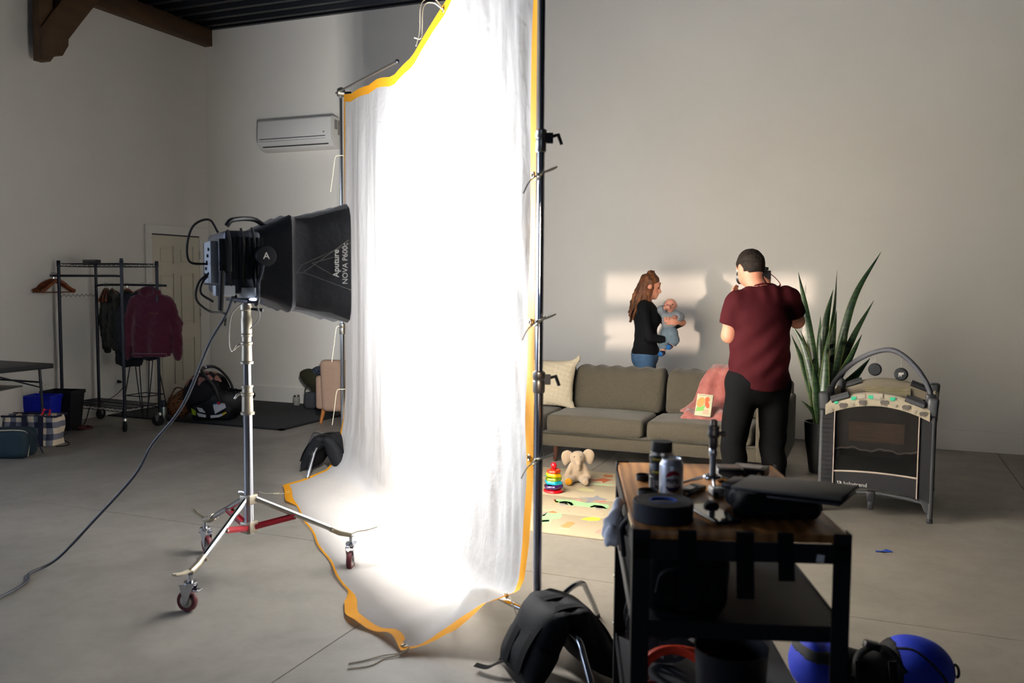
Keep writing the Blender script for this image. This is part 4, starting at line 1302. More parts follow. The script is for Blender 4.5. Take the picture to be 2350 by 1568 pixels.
# ---- leopard bag with a round tan end, thermos, infant car seat
def leopard():
    m = bpy.data.materials.new('brown spotted plush')
    m.use_nodes = True
    nt = m.node_tree
    b = nt.nodes['Principled BSDF']
    b.inputs['Roughness'].default_value = 0.95
    tc = nt.nodes.new('ShaderNodeTexCoord')
    v = nt.nodes.new('ShaderNodeTexVoronoi')
    v.inputs['Scale'].default_value = 34
    r = nt.nodes.new('ShaderNodeValToRGB')
    r.color_ramp.elements[0].position = 0.25
    r.color_ramp.elements[0].color = (*rgb('#1B0D08'), 1)
    r.color_ramp.elements[1].position = 0.45
    r.color_ramp.elements[1].color = (*rgb('#6B4425'), 1)
    nt.links.new(tc.outputs['Object'], v.inputs['Vector'])
    nt.links.new(v.outputs['Distance'], r.inputs['Fac'])
    nt.links.new(r.outputs['Color'], b.inputs['Base Color'])
    return m
lb = thing('spotted_bag', 'brown spotted plush bag behind the steel bottle', 'bag', (-6.98, 7.42, 0.012), math.radians(25))
solid('body', lambda P: smin(sd_ell(P, (0, 0, 0.13), (0.13, 0.09, 0.135)), sd_ell(P, (0.04, 0.0, 0.25), (0.06, 0.05, 0.06)), 0.04) + 0.010 * wav(P, 45, 2), (-0.17, -0.13, -0.02), (0.17, 0.13, 0.33), 0.011, leopard(), lb)
MB().tube(bez([(-0.08, 0, 0.24), (-0.02, 0.0, 0.33), (0.08, 0, 0.30), (0.11, 0, 0.2)], 6), 0.008, 6).build('handle', leopard(), lb)
wd = thing('wooden_disc', 'round tan wooden stool top leaning under the rack', 'wooden disc', (-7.12, 7.34, 0.012), math.radians(60))
MB().lathe([(0.0, -0.02), (0.075, -0.02), (0.08, -0.014), (0.08, 0.014), (0.075, 0.02), (0.0, 0.02)], 26, c=(0, 0, 0.08), rot=rotm(0, PI / 2 - 0.15, 0)).build('disc', mat('orange brown wood', '#8A4E1E', 0.5, var=0.2, vscale=20), wd)
MB().lathe([(0.0, 0.0), (0.05, 0.0), (0.05, 0.012), (0.0, 0.012)], 20, c=(0.02, 0, 0.08), rot=rotm(0, PI / 2 - 0.15, 0)).build('hub', mat('dark wood', '#3A2412', 0.5), wd)
th = thing('thermos_bottle', 'stainless steel bottle with a dark lid standing by the rack', 'bottle', (-6.85, 7.06, 0), 0)
MB().lathe([(0.0, 0.0), (0.034, 0.0), (0.037, 0.006), (0.037, 0.175), (0.033, 0.19), (0.0, 0.19)], 24).build('body', mat('bottle steel', '#8D9690', 0.3, 0.9), th)
MB().lathe([(0.034, 0.19), (0.036, 0.195), (0.036, 0.222), (0.027, 0.235), (0.025, 0.255), (0.0, 0.258)], 24).build('lid', mat('dark teal plastic', '#16242A', 0.5), th)

cs_ = thing('infant_car_seat', 'black infant car seat with a patterned cover and white warning stickers', 'car seat', (-6.58, 7.58, 0.011), math.radians(20))
M_SEAT = mat('black car seat shell', '#0D0E12', 0.55, bump=0.1, bscale=60)
def fn(P):
    d = sd_ell(P, (0.02, 0, 0.20), (0.34, 0.20, 0.21))
    d = np.maximum(d, -sd_ell(P, (0.03, 0, 0.36), (0.27, 0.16, 0.2)))
    d = smin(d, sd_cone(P, (0.24, 0, 0.17), (0.36, 0, 0.26), 0.10, 0.055), 0.05)
    d = smin(d, sd_cone(P, (-0.22, 0, 0.16), (-0.24, 0, 0.34), 0.12, 0.08), 0.06)
    d = smin(d, sd_box(P, (-0.02, 0, 0.07), (0.22, 0.17, 0.075), 0.05), 0.04)
    return np.maximum(d, -P[..., 2] + 0.002) + 0.003 * wav(P, 30)
solid('shell', fn, (-0.42, -0.26, -0.02), (0.48, 0.26, 0.48), 0.013, M_SEAT, cs_)
def fn2(P):
    d = sd_ell(P, (-0.10, 0, 0.27), (0.27, 0.215, 0.245))
    d = np.maximum(d, -sd_ell(P, (-0.07, 0, 0.25), (0.25, 0.20, 0.225)))
    d = np.maximum(d, -(P[..., 2] - 0.20 - 0.35 * (P[..., 0] + 0.1)))
    d = np.maximum(d, P[..., 0] - 0.10 + 0.3 * (P[..., 2] - 0.3))
    return d
solid('canopy', fn2, (-0.42, -0.26, 0.02), (0.25, 0.26, 0.56), 0.010, mat('dark floral canopy', '#17141A', 0.85, bump=0.2, bscale=60), cs_)
M_PINKA = mat('dusty pink print', '#A9776C', 0.9, var=0.15, vscale=40)
def dome(x, y):
    return 0.27 + 0.247 * math.sqrt(max(0.02, 1 - ((x + 0.10) / 0.272) ** 2 - (y / 0.217) ** 2))
rs = np.random.RandomState(5)
for k in range(9):
    x, y = [(-0.20, -0.12), (-0.12, -0.16), (-0.04, -0.13), (-0.10, -0.06), (-0.22, -0.02), (-0.02, -0.03), (-0.16, 0.07), (-0.28, -0.10), (0.04, -0.10)][k]
    poly = []
    for q in range(11):
        a = 2 * PI * q / 11
        r_ = 0.036 * (1 + 0.3 * math.sin(3 * a + k))
        px_, py_ = x + r_ * math.cos(a), y + r_ * 0.8 * math.sin(a)
        poly.append((px_, py_, dome(px_, py_) + 0.004))
    MB().add([(x, y, dome(x, y) + 0.005)] + poly, [(0, 1 + q, 1 + (q + 1) % 11) for q in range(11)]).build('printed_animal', M_PINKA, cs_)
MB().tube(bez([(0.12, -0.22, 0.20), (0.05, -0.235, 0.38), (-0.05, -0.235, 0.50), (-0.11, -0.14, 0.555), (-0.11, 0.14, 0.555), (-0.05, 0.235, 0.50), (0.05, 0.235, 0.38), (0.12, 0.22, 0.20)], 8), 0.017, 8, squash=(0.8, 1.3)).build('carry_handle', M_SEAT, cs_)
for x, y, z in ((0.10, -0.235, 0.20), (0.22, -0.1, 0.27)):
    MB().ell((x, y, z), (0.022, 0.014, 0.016), nu=10, nv=6).build('release_button', mat('bright red plastic', '#B0122A', 0.4), cs_)
for p, col in (((-0.13, -0.10, 0.555), '#C22030'), ((-0.11, -0.06, 0.565), '#D8D8D8'), ((-0.10, -0.02, 0.565), '#2A2E66')):
    MB().ell(p, (0.02, 0.02, 0.018), nu=10, nv=6).build('toy_bead', mat('bead ' + col, col, 0.3), cs_)
M_STK = mat('white sticker', '#C9CCD2', 0.6)
def sticker(poly, m):
    MB().add([(x, -0.216 + 0.10 * (0.13 - z) ** 2 + 0.12 * abs(x) ** 2.2, z) for x, z in poly], [tuple(range(len(poly)))]).build('sticker', m, cs_, solid=0.001)
sticker([(0.03, 0.17), (0.05, 0.08), (0.17, 0.15), (0.16, 0.19), (0.13, 0.20)], M_STK)
sticker([(0.03, 0.185), (0.03, 0.172), (0.09, 0.185), (0.09, 0.197)], mat('sky blue print', '#6FB2D8', 0.6))
sticker([(0.0, 0.065), (0.0, 0.035), (0.09, 0.045), (0.135, 0.065), (0.125, 0.085), (0.08, 0.07)], M_STK)
sticker([(0.128, 0.087), (0.138, 0.066), (0.175, 0.092), (0.168, 0.105)], mat('yellow sticker', '#D8B81C', 0.6))
sticker([(-0.15, 0.15), (-0.12, 0.10), (-0.05, 0.09), (-0.09, 0.14)], M_STK)
sticker([(-0.15, 0.09), (-0.13, 0.05), (-0.05, 0.04), (-0.05, 0.07)], M_STK)
sticker([(-0.21, 0.14), (-0.20, 0.07), (-0.16, 0.06), (-0.16, 0.11)], mat('lime cloth', '#8FB01E', 0.8))
MB().tube(bez([(0.36, -0.05, 0.22), (0.37, -0.06, 0.12), (0.36, -0.06, 0.06), (0.375, -0.07, 0.02)], 6), 0.008, 6, squash=(0.4, 1)).build('strap', M_RUBBER, cs_)

# ---- jar, backpack, armchair
jr = thing('glass_jar', 'small lidded glass jar on rug by the back wall', 'jar', (-6.42, 8.78, 0.01))
MB().lathe([(0.0, 0.0), (0.034, 0.0), (0.040, 0.01), (0.040, 0.095), (0.034, 0.105)], 20, capt=False).build('glass', mat('clear jar glass', '#DADBD4', 0.15, trans=0.7), jr)
MB().lathe([(0.037, 0.105), (0.037, 0.125), (0.0, 0.127)], 20).build('lid', M_STEEL, jr)
MB().lathe([(0.0, 0.004), (0.034, 0.006), (0.034, 0.06), (0.0, 0.062)], 16).build('contents', mat('white wax', '#D9D6CC', 0.7), jr)
bpk = thing('backpack', 'olive backpack leaning on the back wall beside the armchair', 'backpack', (-6.02, 8.70, 0.011), math.radians(15))
M_OLV = mat('olive canvas', '#2E2C18', 0.85, bump=0.25, bscale=50)
solid('body', lambda P: smin(sd_box(P, (0.02, 0.04, 0.2), (0.13, 0.09, 0.2), 0.06), sd_ell(P, (-0.1, 0.0, 0.35), (0.16, 0.09, 0.1), rotm(0, 0.5)), 0.06) + 0.009 * wav(P, 24, 1), (-0.32, -0.14, -0.01), (0.25, 0.2, 0.52), 0.012, M_OLV, bpk)
solid('pocket', lambda P: sd_box(P, (-0.08, -0.06, 0.10), (0.09, 0.06, 0.10), 0.04) + 0.004 * wav(P, 24, 1), (-0.2, -0.15, -0.02), (0.05, 0.03, 0.23), 0.011, mat('grey nylon', '#3F4046', 0.8), bpk)
solid('cap', lambda P: np.maximum(sd_ell(P, (0.02, 0.02, 0.43), (0.14, 0.10, 0.075)), -(P[..., 2] - 0.40)), (-0.16, -0.12, 0.36), (0.2, 0.16, 0.54), 0.012, mat('dark checked cloth', '#14161E', 0.9, col2='#4A5060', vscale=45), bpk)
MB().tube(bez([(-0.13, -0.05, 0.29), (-0.16, -0.08, 0.22), (-0.14, -0.10, 0.14), (-0.1, -0.12, 0.12)], 6), 0.012, 6, squash=(0.4, 1)).build('strap', M_OLV, bpk)

arm = thing('armchair', 'tan upholstered armchair with tapered wooden legs, half hidden by the white cloth', 'armchair', (-5.12, 8.18, 0), math.radians(12))
M_TAN = mat('tan upholstery', '#A08470', 0.9, var=0.06, vscale=60, bump=0.15, bscale=260)
def fn(P):
    X, Y, Zc = P[..., 0], P[..., 1], P[..., 2]
    lean = -0.30 - 0.10 * (Zc - 0.3)
    d = sd_box(np.stack([X, Y - lean, Zc], -1), (0, 0, 0.41), (0.335, 0.065, 0.28), 0.05)
    return d
solid('backrest', fn, (-0.4, -0.5, 0.1), (0.4, -0.15, 0.72), 0.014, M_TAN, arm)
for s in (-1, 1):
    MB().box((s * 0.365, 0.0, 0.33), (0.10, 0.62, 0.36)).build('armrest', M_TAN, arm, bevel=0.035, seg=4)
MB().box((0, 0.02, 0.25), (0.64, 0.60, 0.16)).build('seat_base', M_TAN, arm, bevel=0.02)
MB().box((0, 0.06, 0.385), (0.60, 0.56, 0.12)).build('seat_cushion', M_TAN, arm, bevel=0.04, seg=4)
MB().box((0, -0.372, 0.635), (0.67, 0.02, 0.012)).build('piping', mat('brown piping', '#6E5A48', 0.9), arm, bevel=0.004)
M_LEGW = mat('honey wood leg', '#A8682C', 0.4)
for sx, sy in ((-1, -1), (1, -1), (-1, 1), (1, 1)):
    MB().cyl((sx * 0.33, sy * 0.26, 0.17), (sx * 0.36, sy * 0.29, 0.0), 0.026, 0.014, n=14).build('leg', M_LEGW, arm)
# =================================================================== LIVING AREA: SOFA, MAT, TOYS, PLANT, PLAYARD
M_SOFA = mat('olive grey tweed', '#332E24', 0.95, col2='#464034', vscale=170, bump=0.35, bscale=240, sheen=0.1)
sofa = thing('sofa', 'long olive grey tweed sofa with tapered dark legs facing the camera', 'sofa', (-2.0, 7.37, 0))
SX0, SX1, SY0, SY1 = -3.62, -0.57, 6.93, 7.84
def puff(name, c, h, r, m, parent, k=0.02, res=0.016, fn2=None, seed=0.0):
    c, h = np.array(c, float), np.array(h, float)
    def fn(P):
        q = (P - c) / h
        inf = k * np.clip(1 - q[..., 0] ** 2, 0, 1) * np.clip(1 - q[..., 1] ** 2, 0, 1) * 2 + k * np.clip(1 - q[..., 0] ** 2, 0, 1) * np.clip(1 - q[..., 2] ** 2, 0, 1)
        d = sd_box(P, c, h, r) - inf + k
        if fn2 is not None:
            d = d + fn2(P)
        return d
    return solid(name, fn, c - h - 0.05, c + h + 0.05, res, m, parent, 1, world=True)
MB().span((SX0 + 0.02, SY0 + 0.01, 0.135), (SX1 - 0.02, SY1, 0.255)).build('base', M_SOFA, sofa, world=True, bevel=0.015)
for a, b in ((-3.41, -2.545), (-2.54, -1.68), (-1.675, -0.81)):
    puff('seat_cushion', ((a + b) / 2, 7.21, 0.325), ((b - a) / 2, 0.285, 0.088), 0.05, M_SOFA, sofa, 0.012, 0.014, fn2=lambda P: 0.003 * wav(P, 14, a))
for i, (a, b) in enumerate(((-3.40, -2.50), (-2.495, -1.65), (-1.645, -0.80))):
    def wr(P, a=a, b=b):
        up = np.clip((P[..., 2] - 0.60) / 0.16, 0, 1)
        return 0.009 * up * np.sin((P[..., 0] - a) * 44 + 2 * np.sin(P[..., 2] * 9)) + 0.004 * wav(P, 13, a) + 0.012 * np.clip(np.abs((P[..., 0] - a) / (b - a) - 0.5) * 2 - 0.75, 0, 1) * up + 0.25 * (P[..., 2] - 0.58) * 0
    c = ((a + b) / 2, 7.60, 0.575)
    def lean(P, a=a, b=b):
        return wr(P, a, b)
    cc, hh = np.array(c), np.array(((b - a) / 2, 0.115, 0.20))
    def fn(P, cc=cc, hh=hh, a=a, b=b):
        Q = P.copy()
        Q[..., 1] = Q[..., 1] - 0.28 * (Q[..., 2] - 0.45)
        q = (Q - cc) / hh
        inf = 0.03 * np.clip(1 - q[..., 0] ** 4, 0, 1) * np.clip(1 - q[..., 2] ** 2, 0, 1)
        return sd_box(Q, cc, hh, 0.06) - inf + 0.012 + wr(P, a, b)
    solid('back_cushion', fn, cc - hh - 0.12, cc + hh + 0.12, 0.016, M_SOFA, sofa, 1, world=True)
MB().span((SX0 + 0.02, 7.70, 0.25), (SX1 - 0.02, SY1, 0.70)).build('back_frame', M_SOFA, sofa, world=True, bevel=0.03, seg=3)
for a, b in ((SX0, -3.42), (-0.80, SX1)):
    MB().span((a, SY0, 0.135), (b, SY1, 0.60)).build('armrest', M_SOFA, sofa, world=True, bevel=0.035, seg=4)
M_DKLEG = mat('walnut leg', '#3A1E12', 0.4)
for x in (-3.5, -2.45, -0.68):
    for y in (6.99, 7.76):
        MB().cyl((x, y, 0.14), (x - 0.01, y, 0.0), 0.027, 0.016, n=14).build('leg', M_DKLEG, sofa, world=True)
for x in (-2.54, -1.678):
    pass
MB().span((-3.41, SY0 - 0.004, 0.246), (-0.81, SY0 + 0.01, 0.252)).build('seat_seam', mat('dark seam', '#2A2820', 0.95), sofa, world=True)

pil = thing('throw_pillow', 'cream knitted square throw pillow at the left of the sofa', 'pillow', (-2.66, 7.36, 0.425), 0.08)
def fn(P):
    Q = P.copy()
    Q[..., 1] = Q[..., 1] - 0.32 * (Q[..., 2])
    x, z = np.abs(Q[..., 0]) / 0.215, np.abs(Q[..., 2] - 0.19) / 0.195
    pin = 1 + 0.10 * (x ** 3) * (z ** 3)
    th = 0.075 * np.clip(1 - (x / pin) ** 3, 0, 1) ** 0.55 * np.clip(1 - (z / pin) ** 3, 0, 1) ** 0.55
    return np.maximum(np.maximum((x - pin) * 0.2, (z - pin) * 0.2), np.abs(Q[..., 1]) - th - 0.004) + 0.004 * np.sin(Q[..., 0] * 95 + Q[..., 2] * 55) * np.sin(Q[..., 2] * 95 - Q[..., 0] * 55)
solid('cover', fn, (-0.26, -0.14, -0.06), (0.26, 0.24, 0.44), 0.009, mat('cream knit', '#C7BBA2', 0.95, bump=0.4, bscale=160), pil, 1)

bl = thing('throw_blanket', 'dusty pink plush blanket draped over the right sofa cushion', 'blanket', (-1.25, 7.40, 0.42))
M_PINK = mat('dusty pink plush', '#8A4640', 0.95, col2='#AE6C64', vscale=11, bump=0.3, bscale=70, sheen=0.4)
rows_, cols_ = 40, 30
path = _resamp([(7.10, 0.428), (7.20, 0.435), (7.36, 0.455), (7.475, 0.52), (7.53, 0.66), (7.60, 0.792), (7.70, 0.815), (7.79, 0.80)], rows_)
G = np.zeros((rows_, cols_, 3))
for i in range(rows_):
    t = i / (rows_ - 1)
    for j in range(cols_):
        s = j / (cols_ - 1)
        xl = -1.47 + 0.20 * min(1, max(0, (t - 0.22) / 0.6)) + (0.05 * (t < 0.25))
        xr = -0.93
        x = xl + (xr - xl) * s
        edge = min(1, s / 0.08, (1 - s) / 0.08, t / 0.06)
        lift = 0.035 * edge * (1 + 0.35 * math.sin(7 * s * PI + 5 * t) + 0.25 * math.sin(13 * t + 9 * s))
        G[i, j] = (x + 0.01 * math.sin(17 * t), path[i, 0] - lift * (0.8 if t > 0.3 else 0.15), path[i, 1] + lift * (0.3 if t > 0.3 else 1.0))
B_ = G.copy()
B_[..., 2] -= 0.008
MB().grid(G).grid(B_[::-1]).build('blanket', M_PINK, bl, world=True, angle=80)

bk = thing('picture_book', 'small board book with an orange bear on its cream cover leaning on the pink blanket', 'book', (-1.20, 7.12, 0.437))
bM = frame((-1.238, 7.105, 0.447), (1, -0.04, -0.04), (0.30, 0.35, 0.86))
MB().prism([(-0.065, 0), (0.065, 0), (0.065, 0.185), (-0.065, 0.185)], -0.009, 0.009, bM).build('pages', mat('cream card', '#D9D2B0', 0.6), bk, world=True, bevel=0.002)
def bprint(poly, col):
    MB().prism(poly, 0.0092, 0.0098, bM).build('cover_print', mat('print ' + col, col, 0.6), bk, world=True, smooth=False)
def blob(cx, cy, rx, ry, n=12, rot=0.0):
    return [(cx + rx * math.cos(2 * PI * k / n) * math.cos(rot) - ry * math.sin(2 * PI * k / n) * math.sin(rot), cy + rx * math.cos(2 * PI * k / n) * math.sin(rot) + ry * math.sin(2 * PI * k / n) * math.cos(rot)) for k in range(n)]
bprint(blob(-0.028, 0.115, 0.030, 0.045, rot=-0.3), '#E09A52')
bprint([(-0.058, 0.035), (0.0, 0.045), (0.012, 0.095), (-0.02, 0.075), (-0.055, 0.07)], '#6FA84A')
bprint(blob(0.022, 0.142, 0.019, 0.022), '#D2571E')
bprint(blob(0.026, 0.10, 0.016, 0.034, rot=0.4), '#CC4E1C')
for k in range(3):
    bprint([(0.0, 0.048 - 0.013 * k), (0.045, 0.048 - 0.013 * k), (0.045, 0.053 - 0.013 * k), (0.0, 0.053 - 0.013 * k)], '#C8876A')
bprint([(-0.05, 0.172), (0.035, 0.172), (0.035, 0.176), (-0.05, 0.176)], '#8E8A70')

# ------------------------------------------------------------------ play mat with printed pictures
pm = thing('play_mat', 'cream foam play mat printed with animals and cars', 'play mat', (-2.0, 5.8, 0))
M_MAT = mat('cream foam', '#B7A88C', 0.6, bump=0.15, bscale=90, stretch=(1, 4, 1))
ys = [4.92, 5.36, 5.80, 6.24, 6.68]
for k in range(4):
    MB().span((-3.1, ys[k] + 0.003, 0.001), (-0.95, ys[k + 1] - 0.003, 0.012)).build('mat_section', M_MAT, pm, world=True, bevel=0.003)
MOTIFS = [
    ('#A9D39A', [(-1.999, 5.67), (-1.992, 5.702), (-1.881, 5.722), (-1.771, 5.684), (-1.711, 5.711), (-1.616, 5.696), (-1.591, 5.633), (-1.607, 5.589), (-1.7, 5.585), (-1.834, 5.581), (-1.941, 5.609), (-1.971, 5.615)]),
    ('#D9C84A', [(-1.996, 5.652), (-1.959, 5.649), (-1.945, 5.607), (-1.968, 5.607)]),
    ('#D0564A', [(-2.008, 5.681), (-1.998, 5.7), (-1.979, 5.659), (-1.991, 5.645)]),
    ('#2E8F5A', [(-1.949, 5.634), (-1.922, 5.675), (-1.87, 5.66), (-1.832, 5.601), (-1.838, 5.566), (-1.881, 5.626), (-1.914, 5.626), (-1.931, 5.594)]),
    ('#2E8F5A', [(-1.717, 5.596), (-1.701, 5.649), (-1.648, 5.654), (-1.592, 5.596), (-1.604, 5.578), (-1.64, 5.611), (-1.681, 5.612), (-1.701, 5.575)]),
    ('#9C948C', [(-1.931, 5.575), (-1.929, 5.614), (-1.896, 5.629), (-1.869, 5.603), (-1.868, 5.56), (-1.899, 5.543)]),
    ('#9C948C', [(-1.681, 5.575), (-1.677, 5.613), (-1.648, 5.621), (-1.622, 5.592), (-1.625, 5.558), (-1.655, 5.541)]),
    ('#8E8C90', [(-1.883, 5.841), (-1.838, 5.82), (-1.772, 5.85), (-1.762, 5.925), (-1.733, 5.877), (-1.666, 5.837), (-1.67, 5.806), (-1.734, 5.787), (-1.751, 5.693), (-1.782, 5.689), (-1.778, 5.778), (-1.855, 5.813)]),
    ('#D8776A', [(-1.754, 5.775), (-1.706, 5.771), (-1.647, 5.787), (-1.663, 5.751), (-1.72, 5.755)]),
    ('#E8A79A', [(-1.865, 5.729), (-1.856, 5.773), (-1.815, 5.732), (-1.825, 5.708), (-1.848, 5.708)]),
    ('#A9D39A', [(-1.935, 5.26), (-1.925, 5.334), (-1.838, 5.354), (-1.81, 5.298), (-1.805, 5.233), (-1.839, 5.194), (-1.826, 5.11), (-1.865, 5.069)]),
    ('#C8743E', [(-1.927, 5.359), (-1.909, 5.39), (-1.872, 5.374), (-1.873, 5.353), (-1.91, 5.344)]),
    ('#7DBE8E', [(-1.895, 5.152), (-1.859, 5.177), (-1.842, 5.143), (-1.88, 5.111)]),
    ('#8A8A84', [(-1.952, 5.304), (-1.927, 5.341), (-1.917, 5.251), (-1.93, 5.245)]),
    ('#C7905A', [(-1.748, 5.081), (-1.734, 5.127), (-1.736, 5.182), (-1.706, 5.195), (-1.68, 5.167), (-1.681, 5.119), (-1.685, 5.055), (-1.716, 5.049)]),
    ('#A9D39A', [(-1.747, 5.02), (-1.734, 5.041), (-1.674, 5.036), (-1.664, 5.018), (-1.726, 5.006)]),
    ('#D8CF4A', [(-1.68, 5.272), (-1.658, 5.323), (-1.621, 5.356), (-1.572, 5.353), (-1.556, 5.318), (-1.564, 5.282), (-1.616, 5.259), (-1.649, 5.269)]),
    ('#E49A88', [(-1.505, 5.013), (-1.51, 5.063), (-1.499, 5.106), (-1.478, 5.085), (-1.474, 5.034), (-1.485, 5.007)]),
    ('#B5603A', [(-1.98, 6.393), (-1.919, 6.397), (-1.881, 6.474), (-1.799, 6.438), (-1.818, 6.382), (-1.831, 6.307), (-1.859, 6.364), (-1.924, 6.347)]),
    ('#A8683E', [(-1.907, 6.548), (-1.902, 6.6), (-1.837, 6.592), (-1.818, 6.526), (-1.873, 6.502)]),
    ('#A9D39A', [(-1.902, 6.275), (-1.828, 6.262), (-1.753, 6.296), (-1.745, 6.266), (-1.824, 6.23), (-1.889, 6.247)]),
    ('#CFC552', [(-2.156, 6.614), (-2.133, 6.677), (-2.053, 6.661), (-2.03, 6.606), (-2.094, 6.59)]),
    ('#4FA078', [(-2.326, 6.336), (-2.331, 6.421), (-2.312, 6.429), (-2.307, 6.357)]),
    ('#C9C48E', [(-1.957, 6.039), (-1.926, 6.096), (-1.831, 6.073), (-1.812, 6.028), (-1.896, 6.001)]),
]

for col, poly in MOTIFS:
    MB().prism(poly, 0.0121, 0.0127).build('printed_picture', mat('mat print ' + col, col, 0.6), pm, world=True, smooth=False)
for y in (5.55, 6.235, 5.43):
    for k in range(16):
        x = -2.3 + 0.08 * k
        MB().span((x, y, 0.0121), (x + 0.02, y + 0.006, 0.0126)).build('printed_dash', mat('mat print dash', '#8A8470', 0.6), pm, world=True, smooth=False)

# ------------------------------------------------------------------ ring stacker
rs_ = thing('ring_stacker', 'rainbow ring stacking toy with a red ball top on the play mat', 'toy', (-2.085, 5.90, 0.0125))
MB().lathe([(0.0, 0.0), (0.068, 0.0), (0.075, 0.006), (0.072, 0.016), (0.05, 0.022), (0.02, 0.026), (0.014, 0.03), (0.010, 0.175), (0.0, 0.175)], 28).build('base', mat('glossy red plastic', '#C00D18', 0.25, coat=0.5), rs_)
def scallop(r, z, h, m, tilt, n=48):
    G = []
    for t in np.linspace(0, 2 * PI, 10, endpoint=False):
        ring = []
        for k in range(n):
            a = 2 * PI * k / n
            rr = r * (1 + 0.07 * math.cos(6 * a)) - 0.013
            q = rr + (0.016) * math.cos(t)
            ring.append((q * math.cos(a), q * math.sin(a), z + h / 2 * math.sin(t) + tilt * q * math.sin(a + 0.7)))
        G.append(ring)
    return MB().grid(np.array(G), cu=True, cv=True).build('ring', m, rs_)
for k, (c, r) in enumerate((('#3C1450', 0.066), ('#0FA5BE', 0.060), ('#7E9A12', 0.056), ('#EBC40E', 0.053), ('#D8400F', 0.047))):
    scallop(r, 0.042 + 0.0268 * k, 0.032, mat('ring plastic ' + c, c, 0.2, coat=0.5, trans=0.25 if k in (0, 2, 4) else 0.0), 0.10 * (-1) ** k)
MB().ell((0.0, 0, 0.192), (0.023, 0.023, 0.024), nu=20, nv=12).build('ball', mat('glossy red ball', '#D00D20', 0.25, coat=0.5), rs_)

# ------------------------------------------------------------------ plush elephant
el = thing('plush_elephant', 'beige plush elephant with floppy ears sitting on the play mat', 'plush toy', (-2.02, 6.26, 0.0125), math.radians(16))
M_ELE = mat('beige plush', '#93806A', 0.95, bump=0.3, bscale=240, sheen=0.4)
def fn(P):
    d = sd_ell(P, (0, 0, 0.085), (0.062, 0.055, 0.085))
    d = smin(d, sd_ell(P, (0, -0.012, 0.19), (0.058, 0.056, 0.052)), 0.02)
    d = smin(d, sd_cone(P, (0.005, -0.05, 0.185), (0.008, -0.085, 0.155), 0.024, 0.017), 0.02)
    d = smin(d, sd_cone(P, (0.008, -0.085, 0.155), (0.012, -0.088, 0.115), 0.017, 0.012), 0.008)
    for s in (-1, 1):
        d = smin(d, sd_cone(P, (s * 0.045, -0.02, 0.13), (s * 0.078, -0.05, 0.055), 0.022, 0.026), 0.015)
        d = smin(d, sd_cone(P, (s * 0.035, -0.02, 0.035), (s * 0.062, -0.11, 0.03), 0.032, 0.028), 0.015)
    return np.maximum(d, -P[..., 2])
solid('body', fn, (-0.14, -0.16, -0.012), (0.14, 0.08, 0.26), 0.0065, M_ELE, el)
for s in (-1, 1):
    def fe(P, s=s):
        Q = P - np.array((s * 0.080, 0.0, 0.207 if s > 0 else 0.194))
        d = sd_ell(Q, (0, 0, 0), (0.048, 0.014, 0.05))
        d = smin(d, sd_ell(Q, (s * 0.012, -0.006, -0.035), (0.022, 0.013, 0.036)), 0.02)
        return d
    solid('ear', fe, (-0.17, -0.04, 0.11), (0.17, 0.04, 0.28), 0.006, M_ELE, el)
    MB().ell((s * 0.024, -0.0625, 0.205), (0.004, 0.003, 0.005), nu=8, nv=6).build('eye', M_BLACK, el)
MB().ell((-0.062, -0.142, 0.032), (0.027, 0.006, 0.027), nu=14, nv=8).build('foot_pad', mat('mustard felt', '#C98A12', 0.9), el)
MB().ell((0.062, -0.142, 0.032), (0.024, 0.006, 0.024), nu=14, nv=8).build('foot_pad', M_ELE, el)

